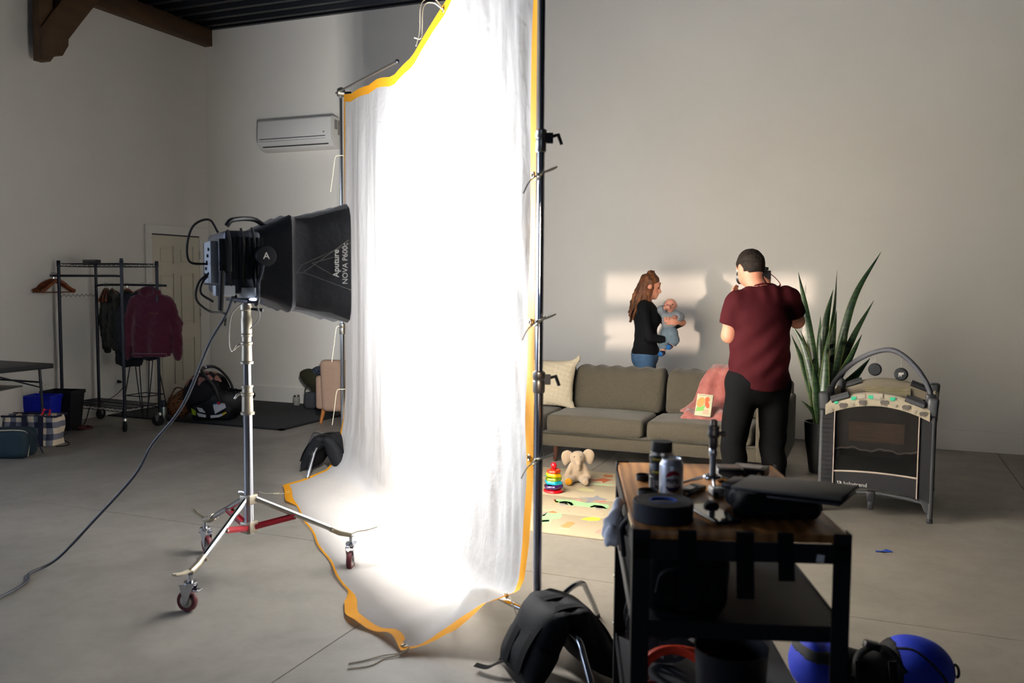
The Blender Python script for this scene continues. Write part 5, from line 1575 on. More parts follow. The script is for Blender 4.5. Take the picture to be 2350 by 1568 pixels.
# ------------------------------------------------------------------ snake plant
pt = thing('snake_plant', 'tall snake plant with long pointed green leaves growing from the black pot', 'plant', (-0.34, 7.44, 0.36))
pot = thing('plant_pot', 'tall tapered black plant pot behind the playard', 'pot', (-0.34, 7.44, 0))
MB().lathe([(0.0, 0.0), (0.080, 0.0), (0.088, 0.01), (0.125, 0.25), (0.134, 0.40), (0.136, 0.415), (0.126, 0.417), (0.122, 0.36), (0.0, 0.355)], 32).build('vessel', mat('matte black ceramic', '#0E0F11', 0.5), pot)
MB().lathe([(0.0, 0.35), (0.121, 0.352), (0.10, 0.366), (0.0, 0.37)], 24).build('soil', mat('dark soil', '#1A120C', 0.95, bump=0.6, bscale=80), pot)
def leaf_mat():
    m = bpy.data.materials.new('variegated leaf')
    m.use_nodes = True
    nt = m.node_tree
    b = nt.nodes['Principled BSDF']
    b.inputs['Roughness'].default_value = 0.4
    at = nt.nodes.new('ShaderNodeAttribute')
    at.attribute_name = 'across'
    tc = nt.nodes.new('ShaderNodeTexCoord')
    mp = nt.nodes.new('ShaderNodeMapping')
    mp.inputs['Scale'].default_value = (8, 8, 55)
    n = nt.nodes.new('ShaderNodeTexNoise')
    n.inputs['Scale'].default_value = 1.0
    nt.links.new(tc.outputs['Object'], mp.inputs['Vector'])
    nt.links.new(mp.outputs['Vector'], n.inputs['Vector'])
    r1 = nt.nodes.new('ShaderNodeValToRGB')
    r1.color_ramp.elements[0].color = (*rgb('#0B1E10'), 1)
    r1.color_ramp.elements[1].color = (*rgb('#243A20'), 1)
    r1.color_ramp.elements[0].position = 0.4
    r1.color_ramp.elements[1].position = 0.6
    nt.links.new(n.outputs['Fac'], r1.inputs['Fac'])
    mx = nt.nodes.new('ShaderNodeMix')
    mx.data_type = 'RGBA'
    r2 = nt.nodes.new('ShaderNodeValToRGB')
    r2.color_ramp.elements[0].position = 0.80
    r2.color_ramp.elements[0].color = (0, 0, 0, 1)
    r2.color_ramp.elements[1].position = 0.88
    r2.color_ramp.elements[1].color = (1, 1, 1, 1)
    nt.links.new(at.outputs['Fac'], r2.inputs['Fac'])
    nt.links.new(r2.outputs['Color'], mx.inputs['Factor'])
    nt.links.new(r1.outputs['Color'], mx.inputs['A'])
    mx.inputs['B'].default_value = (*rgb('#4C5428'), 1)
    nt.links.new(mx.outputs['Result'], b.inputs['Base Color'])
    return m
M_LEAF = leaf_mat()
LEAVES = [
    ( (-0.559, 7.501, 1.62),(-0.486, 7.454, 1.303),(-0.396, 7.42, 0.797) , 0.05 ),
    ( (-0.269, 7.676, 1.64),(-0.276, 7.593, 1.285),(-0.33, 7.501, 0.792) , 0.05 ),
    ( (0.06, 7.931, 1.796),(-0.14, 7.764, 1.391),(-0.262, 7.637, 0.783) , 0.05 ),
    ( (0.017, 7.883, 1.391),(-0.124, 7.75, 1.104),(-0.251, 7.639, 0.747) , 0.045 ),
    ( (-0.063, 7.613, 1.12),(-0.147, 7.51, 0.923),(-0.26, 7.412, 0.664) , 0.045 ),
    ( (-0.587, 7.404, 1.197),(-0.489, 7.376, 1.008),(-0.402, 7.354, 0.663) , 0.045 ),
    ( (-0.595, 7.449, 1.113),(-0.506, 7.417, 0.916),(-0.417, 7.399, 0.622) , 0.045 ),
    ( (-0.531, 7.585, 1.137),(-0.466, 7.545, 0.961),(-0.397, 7.517, 0.645) , 0.04 ),
    ( (-0.388, 7.707, 1.261),(-0.388, 7.636, 1.03),(-0.369, 7.588, 0.71) , 0.045 ),
    ( (0.005, 7.735, 0.922),(-0.111, 7.622, 0.773),(-0.252, 7.519, 0.599) , 0.06 ),
    ( (-0.505, 7.339, 0.596),(-0.455, 7.303, 0.568),(-0.393, 7.291, 0.497) , 0.03 ),
    ( (-0.298, 7.76, 1.479),(-0.343, 7.666, 1.192),(-0.357, 7.595, 0.746) , 0.055 ),
    ( (-0.258, 7.548, 1.315),(-0.28, 7.465, 1.044),(-0.31, 7.395, 0.699) , 0.055 ),
    ( (-0.207, 7.665, 1.149),(-0.231, 7.585, 0.932),(-0.287, 7.509, 0.652) , 0.05 ),
    ( (-0.307, 7.462, 1.159),(-0.323, 7.386, 0.944),(-0.329, 7.33, 0.67) , 0.05 ),
    ( (-0.409, 7.348, 0.908),(-0.388, 7.292, 0.775),(-0.367, 7.253, 0.573) , 0.05 ),
    ( (-0.458, 7.438, 0.934),(-0.426, 7.384, 0.764),(-0.392, 7.35, 0.559) , 0.045 ),
    ( (-0.326, 7.392, 1.047),(-0.324, 7.324, 0.844),(-0.329, 7.269, 0.573) , 0.06 ),
    ( (-0.172, 7.851, 1.28),(-0.206, 7.765, 1.028),(-0.276, 7.674, 0.633) , 0.05 ),
    ( (-0.365, 7.417, 0.869),(-0.355, 7.357, 0.735),(-0.35, 7.313, 0.549) , 0.055 ),
]

for k, (tip, mid, low, w) in enumerate(LEAVES):
    tip, mid, low = map(np.array, (tip, mid, low))
    base = np.array((-0.34, 7.44, 0.365)) + (low - np.array((-0.34, 7.44, low[2]))) * 0.55
    r_ = math.hypot(base[0] + 0.34, base[1] - 7.44)
    if r_ > 0.085:
        base[:2] = np.array((-0.34, 7.44)) + (base[:2] - np.array((-0.34, 7.44))) * 0.085 / r_
    C_ = bez([base, low, mid, tip], 9)
    n_ = len(C_)
    ang = 0.5 * math.sin(k * 2.1) + 0.35
    Gl = np.zeros((n_, 7, 3))
    ac = []
    for i in range(n_):
        t = i / (n_ - 1)
        wd_ = w * 0.72 * (0.55 + 0.75 * min(1, t / 0.35)) * (1 - max(0, (t - 0.45) / 0.55) ** 1.6) * 0.72 + 0.0012
        a = ang + 0.9 * (t - 0.3) * math.sin(k * 1.3)
        W_ = np.array((math.cos(a), math.sin(a), 0))
        T_ = C_[min(i + 1, n_ - 1)] - C_[max(i - 1, 0)]
        T_ = T_ / np.linalg.norm(T_)
        W_ = W_ - T_ * (W_ @ T_)
        W_ /= np.linalg.norm(W_)
        N_ = np.cross(T_, W_)
        for j in range(7):
            s = (j - 3) / 3
            Gl[i, j] = C_[i] + W_ * wd_ * s + N_ * wd_ * 0.35 * (s * s - 0.4)
            ac.append(abs(s))
    o = MB().grid(Gl).build('leaf', M_LEAF, pt, world=True, angle=80)
    at = o.data.attributes.new('across', 'FLOAT', 'POINT')
    at.data.foreach_set('value', ac)

# ------------------------------------------------------------------ playard
py = thing('playard', 'grey folding baby playard with elephant print rail and mesh window', 'playard', (0.055, 6.155, 0), math.radians(-4))
HWD, LEN = 0.335, 0.98
M_PGREY = mat('grey playard fabric', '#222224', 0.85, spec=0.15, bump=0.1, bscale=300)
M_PPOST = mat('grey painted tube', '#3A3B3E', 0.45, 0.2)
M_PCAP = mat('grey plastic cap', '#323437', 0.5)
M_PELE = mat('cream printed cotton', '#A89D88', 0.9)
M_BIND = mat('pale binding tape', '#B7A89C', 0.9)
M_MESH = mat('dark mesh netting', '#1D1B1A', 0.9, alpha=0.45)
for sx in (-1, 1):
    for y in (0.0, LEN):
        MB().tube([(sx * HWD, y, 0.0), (sx * HWD, y, 0.72)], 0.0145, 12, squash=(1.2, 0.9)).build('post', M_PPOST, py)
        MB().box((sx * (HWD - 0.008), y + (0.02 if y == 0 else -0.02), 0.745), (0.07, 0.085, 0.125), rotm(0, sx * 0.08)).build('corner_cap', M_PCAP, py, bevel=0.02, seg=3)
        MB().lathe([(0.018, 0.0), (0.02, 0.01), (0.017, 0.03)], 12, c=(sx * HWD, y, 0)).build('foot', M_BLACK, py)
        MB().prism([(0, 0.14), (-0.06, 0.16), (-0.045, 0.13), (-0.02, 0.07), (0, 0.06)] if sx > 0 else [(0, 0.14), (0, 0.06), (0.02, 0.07), (0.045, 0.13), (0.06, 0.16)], -0.012, 0.012, Matrix(((1, 0, 0, sx * (HWD - 0.012)), (0, 0, -1, y), (0, 1, 0, 0), (0, 0, 0, 1)))).build('leg_bracket', M_PCAP, py, bevel=0.003)
def arch(x, h=0.10):
    return h * (1 - (x / HWD) ** 2)
def panel(name, m, x0, x1, f0, f1, y, n=14, off=0.0, wav_=0.0):
    xs_ = np.linspace(x0, x1, n)
    G = np.array([[(x, y + off + wav_ * math.sin(60 * z) * 0.5, z) for z in np.linspace(f0(x), f1(x), 10)] for x in xs_])
    return MB().grid(G).build(name, m, py, solid=0.003, angle=70)
bot = lambda x: 0.125 + 0.06 * (1 - (x / HWD) ** 2)
railb = lambda x: 0.645 + arch(x, 0.09)
railt = lambda x: 0.728 + arch(x, 0.092)
for y, o_ in ((0.0, -0.012), (LEN, 0.012)):
    panel('end_panel', M_PGREY, -HWD, -0.255, bot, railb, y, off=o_)
    panel('end_panel', M_PGREY, 0.255, HWD, bot, railb, y, off=o_)
    panel('lower_panel', M_PGREY, -0.255, 0.255, bot, lambda x: 0.275 + arch(x, 0.02), y, off=o_)
    panel('mesh_window', M_MESH, -0.255, 0.255, lambda x: 0.275 + arch(x, 0.02), railb, y, off=o_)
    # padded printed rail: wraps over the top
    G = []
    for x in np.linspace(-HWD + 0.02, HWD - 0.02, 26):
        zb, zt = railb(x), railt(x)
        G.append([(x, y - 0.022, zb), (x, y - 0.032, (zb + zt) / 2), (x, y - 0.022, zt - 0.01), (x, y, zt + 0.004), (x, y + 0.022, zt - 0.01), (x, y + 0.032, (zb + zt) / 2), (x, y + 0.022, zb)])
    rl = MB().grid(np.array(G)).build('padded_rail', M_PELE, py, solid=0.004, angle=70)
    for s in (-1, 1):
        a, b = s * 0.17, s * 0.28
        MB().tube([(a, y - 0.006, railt(a) + 0.0), (b, y - 0.006, railt(b) + 0.0)], 0.028, 10, squash=(0.9, 1.15)).build('rail_sleeve', M_PCAP, py)
    if y == 0.0:
        M_EG, M_EK = mat('grey elephant print', '#4C4743', 0.9), mat('teal elephant print', '#2FA07C', 0.9)
        M_EL = mat('pale grey elephant print', '#A79F90', 0.9)
        def ele(cx, cz, sc, m):
            def zz(px_):
                return px_
            body = blob(cx, cz, 0.020 * sc, 0.015 * sc, 12)
            parts = [body, blob(cx + 0.02 * sc, cz + 0.006 * sc, 0.010 * sc, 0.010 * sc, 10), [(cx + 0.026 * sc, cz + 0.004 * sc), (cx + 0.031 * sc, cz - 0.012 * sc), (cx + 0.027 * sc, cz - 0.013 * sc), (cx + 0.02 * sc, cz)]]
            for lx in (-0.014, -0.004, 0.008, 0.015):
                parts.append([(cx + lx * sc, cz - 0.006 * sc), (cx + (lx + 0.005) * sc, cz - 0.006 * sc), (cx + (lx + 0.005) * sc, cz - 0.022 * sc), (cx + lx * sc, cz - 0.022 * sc)])
            mb = MB()
            for pl_ in parts:
                # lay the print on the bulging face of the rail
                vs = []
                for (px_, pz_) in pl_:
                    zb, zt = railb(px_), railt(px_)
                    f = (pz_ - zb) / (zt - zb)
                    vs.append((px_, -0.0285 - 0.009 * (1 - abs(2 * f - 1)), pz_))
                mb.add(vs, [tuple(range(len(vs)))])
            mb.build('printed_elephant', m, rl, smooth=False)
        for cx, df, sc, m in ((-0.21, 0.03, 1.0, M_EG), (-0.09, 0.028, 1.0, M_EG), (0.04, 0.03, 1.0, M_EG), (0.17, 0.03, 1.0, M_EG), (0.27, 0.03, 0.9, M_EG), (-0.29, 0.022, 0.8, M_EL), (-0.15, 0.022, 0.5, M_EL), (0.105, 0.022, 0.5, M_EL), (0.0, 0.065, 1.2, M_EL), (-0.10, 0.066, 1.0, M_EL),
                              (-0.145, 0.062, 0.7, M_EK), (-0.04, 0.062, 0.7, M_EK), (0.09, 0.062, 0.7, M_EK), (-0.25, 0.06, 0.5, M_EK), (0.22, 0.022, 0.5, M_EL)):
            ele(cx, railb(cx) + df, sc, m)
for sx in (-1, 1):
    x = sx * HWD
    G = np.array([[(x - sx * 0.004, y, z) for z in np.linspace(0.15, 0.68, 8)] for y in np.linspace(0.02, LEN - 0.02, 8)])
    MB().grid(G).build('side_panel', M_PGREY, py, solid=0.003)
    G = np.array([[(x - 0.025, y, 0.65), (x - 0.02, y, 0.72 + 0.03 * (abs(2 * y / LEN - 1)) ** 2), (x, y, 0.735 + 0.03 * (abs(2 * y / LEN - 1)) ** 2), (x + 0.02, y, 0.72 + 0.03 * (abs(2 * y / LEN - 1)) ** 2), (x + 0.025, y, 0.65)] for y in np.linspace(0.05, LEN - 0.05, 14)])
    MB().grid(G).build('padded_rail', M_PELE, py, solid=0.004, angle=70)
# binding tape, ruched folds, base, bassinet insert
fy = -0.017
for sx in (-1, 1):
    MB().tube([(sx * 0.255, fy, z) for z in np.linspace(bot(0.255), railb(0.255), 8)], 0.007, 6, squash=(0.6, 1)).build('binding', M_BIND, py)
MB().tube([(x, fy, 0.275 + arch(x, 0.02)) for x in np.linspace(-0.255, 0.255, 12)], 0.006, 6, squash=(1, 0.6)).build('binding', M_BIND, py)
for k in range(15):
    z = 0.20 + 0.031 * k
    MB().tube([(-0.265, fy + 0.002, z), (-0.30, fy - 0.003, z - 0.004), (-0.335, fy + 0.003, z - 0.003)], [0.001, 0.0035, 0.001], 5).build('fabric_fold', M_PGREY, py)
MB().span((-HWD + 0.02, 0.02, 0.19), (HWD - 0.02, LEN - 0.02, 0.215)).build('mattress', mat('dark mattress cloth', '#2B2A2C', 0.9), py)
G = np.array([[(x, 0.03 + 0.006 * math.sin(40 * x), z) for z in np.linspace(0.43, 0.715, 8)] for x in np.linspace(-0.25, 0.25, 26)])
MB().grid(G).build('bassinet_wall', mat('grey bassinet cloth', '#5A524C', 0.9), py, solid=0.003, angle=70)
MB().span((-0.17, 0.018, 0.49), (0.17, 0.024, 0.62)).build('instruction_panel', mat('brown printed panel', '#9A7C62', 0.8, col2='#7C6450', vscale=20, stretch=(0.3, 1, 6)), py)
MB().tube([(x, 0.026, 0.437 + 0.008 * math.sin(31 * x) + 0.004 * math.sin(80 * x)) for x in np.linspace(-0.25, 0.25, 40)], 0.006, 6).build('bassinet_edge', M_BIND, py)
MB().span((-0.14, LEN - 0.05, 0.70), (0.17, LEN - 0.044, 0.76)).build('warning_label', mat('warning label print', '#8A7A50', 0.8, col2='#C8C0A0', vscale=30, stretch=(0.3, 1, 5)), py)
MB().box((-0.02, 0.02, 0.13), (0.05, 0.04, 0.07)).box((-0.02, 0.02, 0.07), (0.035, 0.03, 0.06)).build('base_hub', M_BLACK, py, bevel=0.006)
for sx in (-1, 1):
    MB().tube([(0, 0.02, 0.155), (sx * 0.2, 0.01, 0.14), (sx * HWD, 0.0, 0.115)], 0.011, 8).build('base_bar', M_PCAP, py)
text_mesh('babytrend', 0.036, frame((-0.115, -0.0165, 0.205), (1, 0, 0), (0, 0, 1)), bold=0.0004).build('lettering', mat('pale logo print', '#B9B7B4', 0.7), py, smooth=False)
lm = MB()
lm.prism([(-0.213 + 0.014 * math.cos(a), 0.205 + 0.014 * math.sin(a)) for a in np.linspace(-0.9, 1.9, 9)] + [(-0.207, 0.206)], -0.0005, 0.0005, Matrix(((1, 0, 0, 0), (0, 0, -1, -0.0165), (0, 1, 0, 0), (0, 0, 0, 1))))
lm.prism([(-0.229, 0.218), (-0.222, 0.219), (-0.217, 0.194), (-0.222, 0.197)], -0.0005, 0.0005, Matrix(((1, 0, 0, 0), (0, 0, -1, -0.0165), (0, 1, 0, 0), (0, 0, 0, 1))))
lm.prism(blob(-0.210, 0.203, 0.005, 0.005, 8), -0.0007, 0.0007, Matrix(((1, 0, 0, 0), (0, 0, -1, -0.0166), (0, 1, 0, 0), (0, 0, 0, 1))))
lm.build('logo_mark', mat('pale logo print', '#B9B7B4'), py, smooth=False)
# toy bar with two hanging discs
tb_ = bez([(-0.315, 0.27, 0.79), (-0.28, 0.24, 0.87), (-0.18, 0.16, 0.985), (-0.06, 0.10, 1.065), (0.055, 0.06, 1.10), (0.14, 0.045, 1.07), (0.23, 0.03, 0.985), (0.295, 0.02, 0.88), (0.32, 0.02, 0.80)], 8)
ba = MB().tube(tb_, 0.0165, 10).build('toy_bar', mat('dark grey padded bar', '#34363C', 0.7), py)
MB().box((-0.315, 0.27, 0.79), (0.05, 0.07, 0.06)).box((0.315, 0.02, 0.80), (0.06, 0.05, 0.06)).build('bar_clamp', M_BLACK, py, bevel=0.012)
for (x, y, z, zz) in ((-0.025, 0.085, 0.965, 1.075), (0.135, 0.045, 0.945, 1.07)):
    MB().cyl((x, y, z + 0.04), (x, y, zz), 0.0015, n=5).build('cord', M_BIND, ba)
    q = rotm(PI / 2)
    ds = MB().lathe([(0.0, -0.016), (0.034, -0.014), (0.043, 0.0), (0.034, 0.014), (0.0, 0.016)], 24, c=(x, y, z), rot=q).build('hanging_disc', mat('charcoal plush disc', '#12161A', 0.9, bump=0.3, bscale=200), ba)
ep = MB()
for pl_ in ([blob(0.132, 0.948, 0.013, 0.011, 10), blob(0.146, 0.952, 0.007, 0.008, 8)] + [[(0.121 + l, 0.943), (0.126 + l, 0.943), (0.126 + l, 0.929), (0.121 + l, 0.929)] for l in (0, 0.013)]):
    ep.add([(a, 0.0265, b) for a, b in pl_], [tuple(range(len(pl_)))])
ep.build('disc_print', mat('pale logo print', '#B9B7B4'), ba, smooth=False)
# =================================================================== PEOPLE
def skin_mat(name, c):
    m = mat(name, c, 0.55, var=0.05, vscale=20)
    m.node_tree.nodes['Principled BSDF'].inputs['Subsurface Weight'].default_value = 0.12
    m.node_tree.nodes['Principled BSDF'].inputs['Subsurface Radius'].default_value = (0.012, 0.005, 0.003)
    return m
M_SKIN = skin_mat('light skin', '#AC755E')
M_SKINB = skin_mat('baby skin', '#BE8674')

def sd_cut(P, a, b, r1, r2):
    """tapered limb piece cut flat at b"""
    a, b = np.array(a, float), np.array(b, float)
    u = (b - a) / np.linalg.norm(b - a)
    return np.maximum(sd_cone(P, a, b + u * 0.05, r1, r2), (P - b) @ u)

def fingers(prims, palm, direction, across, normal, ln=0.075, r=0.0085, curl=1.0, thumb=1):
    """four unequal bent fingers leaving the end of the palm and a thumb leaving its side"""
    d, w, n = [np.array(v, float) / np.linalg.norm(v) for v in (direction, across, normal)]
    palm = np.array(palm, float)
    prims.append(('e', palm, (0.042, 0.04, 0.016), np.array([d, w, n]).T))
    for k, f in enumerate((0.92, 1.0, 0.95, 0.76)):
        b = palm + d * 0.034 + w * (0.030 - 0.020 * k)
        p1 = b + (d * math.cos(0.3 * curl) + n * math.sin(0.3 * curl)) * ln * 0.45 * f
        p2 = p1 + (d * math.cos(1.0 * curl) + n * math.sin(1.0 * curl)) * ln * 0.32 * f
        p3 = p2 + (d * math.cos(1.6 * curl) + n * math.sin(1.6 * curl)) * ln * 0.25 * f
        prims += [('c', b, p1, r * 1.08, r), ('c', p1, p2, r, r * 0.92), ('c', p2, p3, r * 0.92, r * 0.8)]
    b = palm - d * 0.012 + w * 0.036 * thumb
    p1 = b + (d * 0.75 + w * thumb * 0.55 + n * 0.35) * 0.035
    p2 = p1 + (d * 0.9 + w * thumb * 0.1 + n * 0.5) * 0.03
    prims += [('c', b, p1, 0.0125, 0.0105), ('c', p1, p2, 0.0105, 0.0085)]

# ------------------------------------------------------------------ the photographer, seen from behind
man = thing('person', 'photographer in maroon T-shirt and black trousers seen from behind, holding a camera', 'person', (-0.675, 6.003, 0), math.radians(30))
HR = rotm(-0.22, 0.0, 0.28)
HC = np.array((-0.062, 0.055, 1.628))
def hp(x, y, z):
    return tuple(HC + HR @ np.array((x, y, z)))
prims = [('e', hp(0, -0.008, 0.012), (0.078, 0.098, 0.102), HR), ('e', hp(0, 0.03, -0.055), (0.060, 0.066, 0.062), HR), ('c', hp(0, 0.085, 0.0), hp(0, 0.112, -0.03), 0.012, 0.016),
         ('e', hp(0.079, 0.0, -0.012), (0.010, 0.019, 0.031), HR), ('e', hp(-0.079, 0.0, -0.012), (0.010, 0.019, 0.031), HR), ('e', hp(0, 0.082, -0.068), (0.024, 0.014, 0.011), HR),
         ('c', hp(-0.035, 0.083, 0.024), hp(0.035, 0.083, 0.024), 0.012, 0.012),
         ('c', (0.0, -0.02, 1.44), tuple(HC + np.array((0, -0.02, -0.06))), 0.066, 0.058),
         ('e', (0, 0, 1.29), (0.185, 0.12, 0.20)), ('e', (0, 0.02, 1.08), (0.175, 0.13, 0.2)), ('e', (-0.01, 0, 0.90), (0.18, 0.13, 0.13)),
         ('c', (-0.15, -0.005, 1.415), (0.17, -0.005, 1.435), 0.07, 0.07),
         ('c', (-0.195, 0.0, 1.405), (-0.208, 0.03, 1.18), 0.056, 0.046), ('c', (-0.208, 0.03, 1.18), (-0.045, 0.262, 1.39), 0.046, 0.029),
         ('c', (0.205, 0.0, 1.425), (0.288, 0.07, 1.275), 0.056, 0.047), ('c', (0.288, 0.07, 1.275), (0.150, 0.215, 1.47), 0.047, 0.029),
         ('c', (-0.10, 0, 0.86), (-0.155, 0.03, 0.48), 0.09, 0.06), ('c', (-0.155, 0.03, 0.48), (-0.165, -0.02, 0.07), 0.06, 0.04),
         ('c', (0.09, 0, 0.86), (0.115, 0.03, 0.48), 0.09, 0.06), ('c', (0.115, 0.03, 0.48), (0.11, -0.02, 0.07), 0.06, 0.04),
         ('c', (-0.165, -0.03, 0.045), (-0.175, 0.12, 0.035), 0.035, 0.03), ('c', (0.11, -0.03, 0.045), (0.13, 0.12, 0.035), 0.035, 0.03)]
hands = []
fingers(hands, (-0.028, 0.292, 1.425), (-0.35, 0.55, 0.5), (0.8, 0.5, 0.1), (0.3, -0.45, 0.85), curl=0.9, thumb=1)
fingers(hands, (0.138, 0.222, 1.515), (-0.25, 0.35, 0.9), (-0.15, -0.8, 0.3), (-0.85, 0.2, 0.1), curl=1.1, thumb=1)
solid('body', lambda P: smin(sd_union(P, prims, 0.028), sd_union(P, hands, 0.007), 0.012), (-0.30, -0.2, -0.02), (0.37, 0.42, 1.78), 0.0085, M_SKIN, man)

M_SHIRT = mat('maroon jersey', '#2A060B', 0.85, spec=0.1, var=0.06, vscale=60, bump=0.12, bscale=260)
def shirt(P):
    X, Y, Z = P[..., 0], P[..., 1], P[..., 2]
    d = sd_ell(P, (0, -0.002, 1.29), (0.208, 0.143, 0.215))
    d = smin(d, sd_ell(P, (0.0, 0.01, 1.08), (0.205, 0.155, 0.22)), 0.05)
    d = smin(d, sd_cone(P, (0, 0.0, 1.06), (0.0, -0.005, 0.78), 0.15, 0.150) * 0.95 + 0.9 * np.clip(0, 0, 0), 0.05)
    d = smin(d, sd_ell(P, (-0.005, 0.0, 0.88), (0.212, 0.155, 0.22)), 0.05)
    d = smin(d, sd_cone(P, (-0.14, -0.01, 1.405), (0.165, -0.01, 1.430), 0.082, 0.082), 0.04)
    d = smin(d, sd_cone(P, (-0.035, -0.012, 1.45), (0.035, -0.012, 1.455), 0.075, 0.075), 0.04)
    d = smin(d, sd_cut(P, (-0.185, 0.0, 1.40), (-0.209, 0.022, 1.255), 0.072, 0.064), 0.03)
    d = smin(d, sd_cut(P, (0.20, 0.0, 1.42), (0.262, 0.048, 1.325), 0.072, 0.066), 0.03)
    # diagonal drag folds across the back, gathers near the waist
    up = np.clip((1.35 - Z) / 0.25, 0, 1) * np.clip((Z - 0.86) / 0.1, 0, 1)
    d = d + 0.0055 * up * np.sin(48 * Z - 26 * X + 2.2 * np.sin(6 * X + 3 * Z)) + 0.004 * wav(P, 17, 2) + 0.003 * np.clip((Z - 1.38) / 0.08, 0, 1) * np.sin(70 * X)
    hem = 0.872 - 0.05 * np.clip(1 - (X / 0.2) ** 2, 0, 1) - 0.0 * Y
    d = np.maximum(d, hem - Z)
    neck = sd_cone(P, (-0.012, 0.0, 1.44), (-0.05, 0.05, 1.62), 0.070, 0.078)
    return np.maximum(d, -neck)
solid('shirt', shirt, (-0.34, -0.24, 0.80), (0.36, 0.26, 1.56), 0.0085, M_SHIRT, man, 1)
MB().tube([tuple(np.array((-0.008, 0.008, 1.494)) + np.array((0.074 * math.cos(a), 0.072 * math.sin(a), 0.012 * math.cos(a) * 0.3 - 0.032 * math.sin(a)))) for a in np.linspace(0, 2 * PI, 28, endpoint=False)], 0.0065, 6, closed=True).build('collar', M_SHIRT, man)
M_TROU = mat('black trousers cloth', '#050506', 0.9, spec=0.1, bump=0.1, bscale=200)
def trousers(P):
    X, Y, Z = P[..., 0], P[..., 1], P[..., 2]
    d = sd_ell(P, (-0.012, 0, 0.87), (0.222, 0.150, 0.17))
    for a, k, f in (((-0.115, 0.0, 0.84), (-0.158, 0.03, 0.47), (-0.165, -0.015, 0.03)), ((0.10, 0.0, 0.84), (0.120, 0.03, 0.47), (0.118, -0.015, 0.03))):
        d = smin(d, sd_cone(P, a, k, 0.112, 0.085), 0.03)
        d = smin(d, sd_cut(P, k, f, 0.085, 0.080), 0.02)
    d = d + 0.006 * np.sin(38 * Z + 9 * X + 3 * np.sin(9 * X)) * np.clip((0.62 - Z) / 0.2, 0, 1) + 0.005 * wav(P, 14, 5)
    return np.maximum(np.maximum(d, Z - 0.96), 0.02 - Z)
solid('trousers', trousers, (-0.30, -0.24, 0.0), (0.28, 0.22, 1.0), 0.0095, M_TROU, man, 1)
for x, dx in ((-0.165, -0.012), (0.112, 0.02)):
    solid('shoe', lambda P, x=x, dx=dx: np.maximum(smin(sd_ell(P, (x, -0.02, 0.045), (0.046, 0.06, 0.055)), sd_ell(P, (x + dx, 0.10, 0.032), (0.048, 0.11, 0.04)), 0.03), 0.002 - P[..., 2]), (x - 0.09, -0.11, -0.01), (x + 0.11, 0.25, 0.13), 0.009, M_BLACK, man)
M_HAIRB = mat('very dark brown hair', '#0B0807', 0.75, spec=0.15, col2='#181009', vscale=60, stretch=(1, 1, 0.3), bump=0.6, bscale=120)
def hair(P):
    Q = (P - HC) @ HR
    d = sd_ell(Q, (0, -0.010, 0.020), (0.0865, 0.106, 0.108)) + 0.0035 * wav(P, 70, 1) + 0.002 * wav(P, 150, 2)
    line = -0.045 + 0.9 * np.clip(Q[..., 1] - 0.0, 0, 1) + 0.02 * np.abs(Q[..., 0]) * 10 * (Q[..., 1] > -0.05)
    d = np.maximum(d, line - Q[..., 2])
    d = np.maximum(d, Q[..., 1] - 0.075)
    ear = np.minimum(sd_ell(Q, (0.079, 0.0, -0.012), (0.02, 0.023, 0.036)), sd_ell(Q, (-0.079, 0.0, -0.012), (0.02, 0.023, 0.036)))
    return np.maximum(d, -ear)
solid('hair', hair, HC - 0.16, HC + 0.16, 0.0055, M_HAIRB, man, 1)
for s in (-1, 1):
    MB().ell(hp(s * 0.032, 0.088, 0.005), (0.011, 0.008, 0.009), nu=10, nv=8).build('eye', M_WHITE, man)

# camera held to his face, lens turned towards the woman
cmr = thing('photo_camera', 'black stills camera with a lens hood held up to the photographer face', 'camera', tuple(FRAME[man.name] @ Vector((0.095, 0.222, 1.50))), math.radians(30 + 34))
MB().box((0, 0, 0.07), (0.15, 0.055, 0.095)).box((0, 0.005, 0.127), (0.06, 0.055, 0.03)).build('body', M_BLACK, cmr, bevel=0.008, seg=3)
MB().box((0.055, 0.02, 0.07), (0.032, 0.06, 0.09)).build('grip', M_RUBBER, cmr, bevel=0.012, seg=3)
MB().box((0, -0.033, 0.128), (0.035, 0.02, 0.022)).build('eyecup', M_RUBBER, cmr, bevel=0.006)
MB().box((0.0, -0.029, 0.065), (0.08, 0.004, 0.055)).build('rear_screen', mat('dark screen glass', '#20242B', 0.15), cmr)
MB().lathe([(0.0, 0.02), (0.032, 0.02), (0.034, 0.06), (0.037, 0.062), (0.037, 0.11), (0.040, 0.115), (0.050, 0.175), (0.047, 0.175), (0.036, 0.12), (0.0, 0.118)], 24, c=(0, 0, 0.07), rot=rotm(-PI / 2)).build('lens', M_BLACK, cmr)
for x in (0.03, 0.055):
    MB().lathe([(0.009, 0.116), (0.009, 0.128), (0.0, 0.129)], 12, c=(x, 0, 0)).build('dial', M_STEEL, cmr)
MB().tube(bez([(0.078, -0.01, 0.10), (0.10, -0.05, 0.06), (0.09, -0.09, 0.02), (0.03, -0.10, 0.0)], 6), 0.007, 6, squash=(0.4, 1)).build('strap', mat('dark red strap', '#7E1E1A', 0.7), cmr)

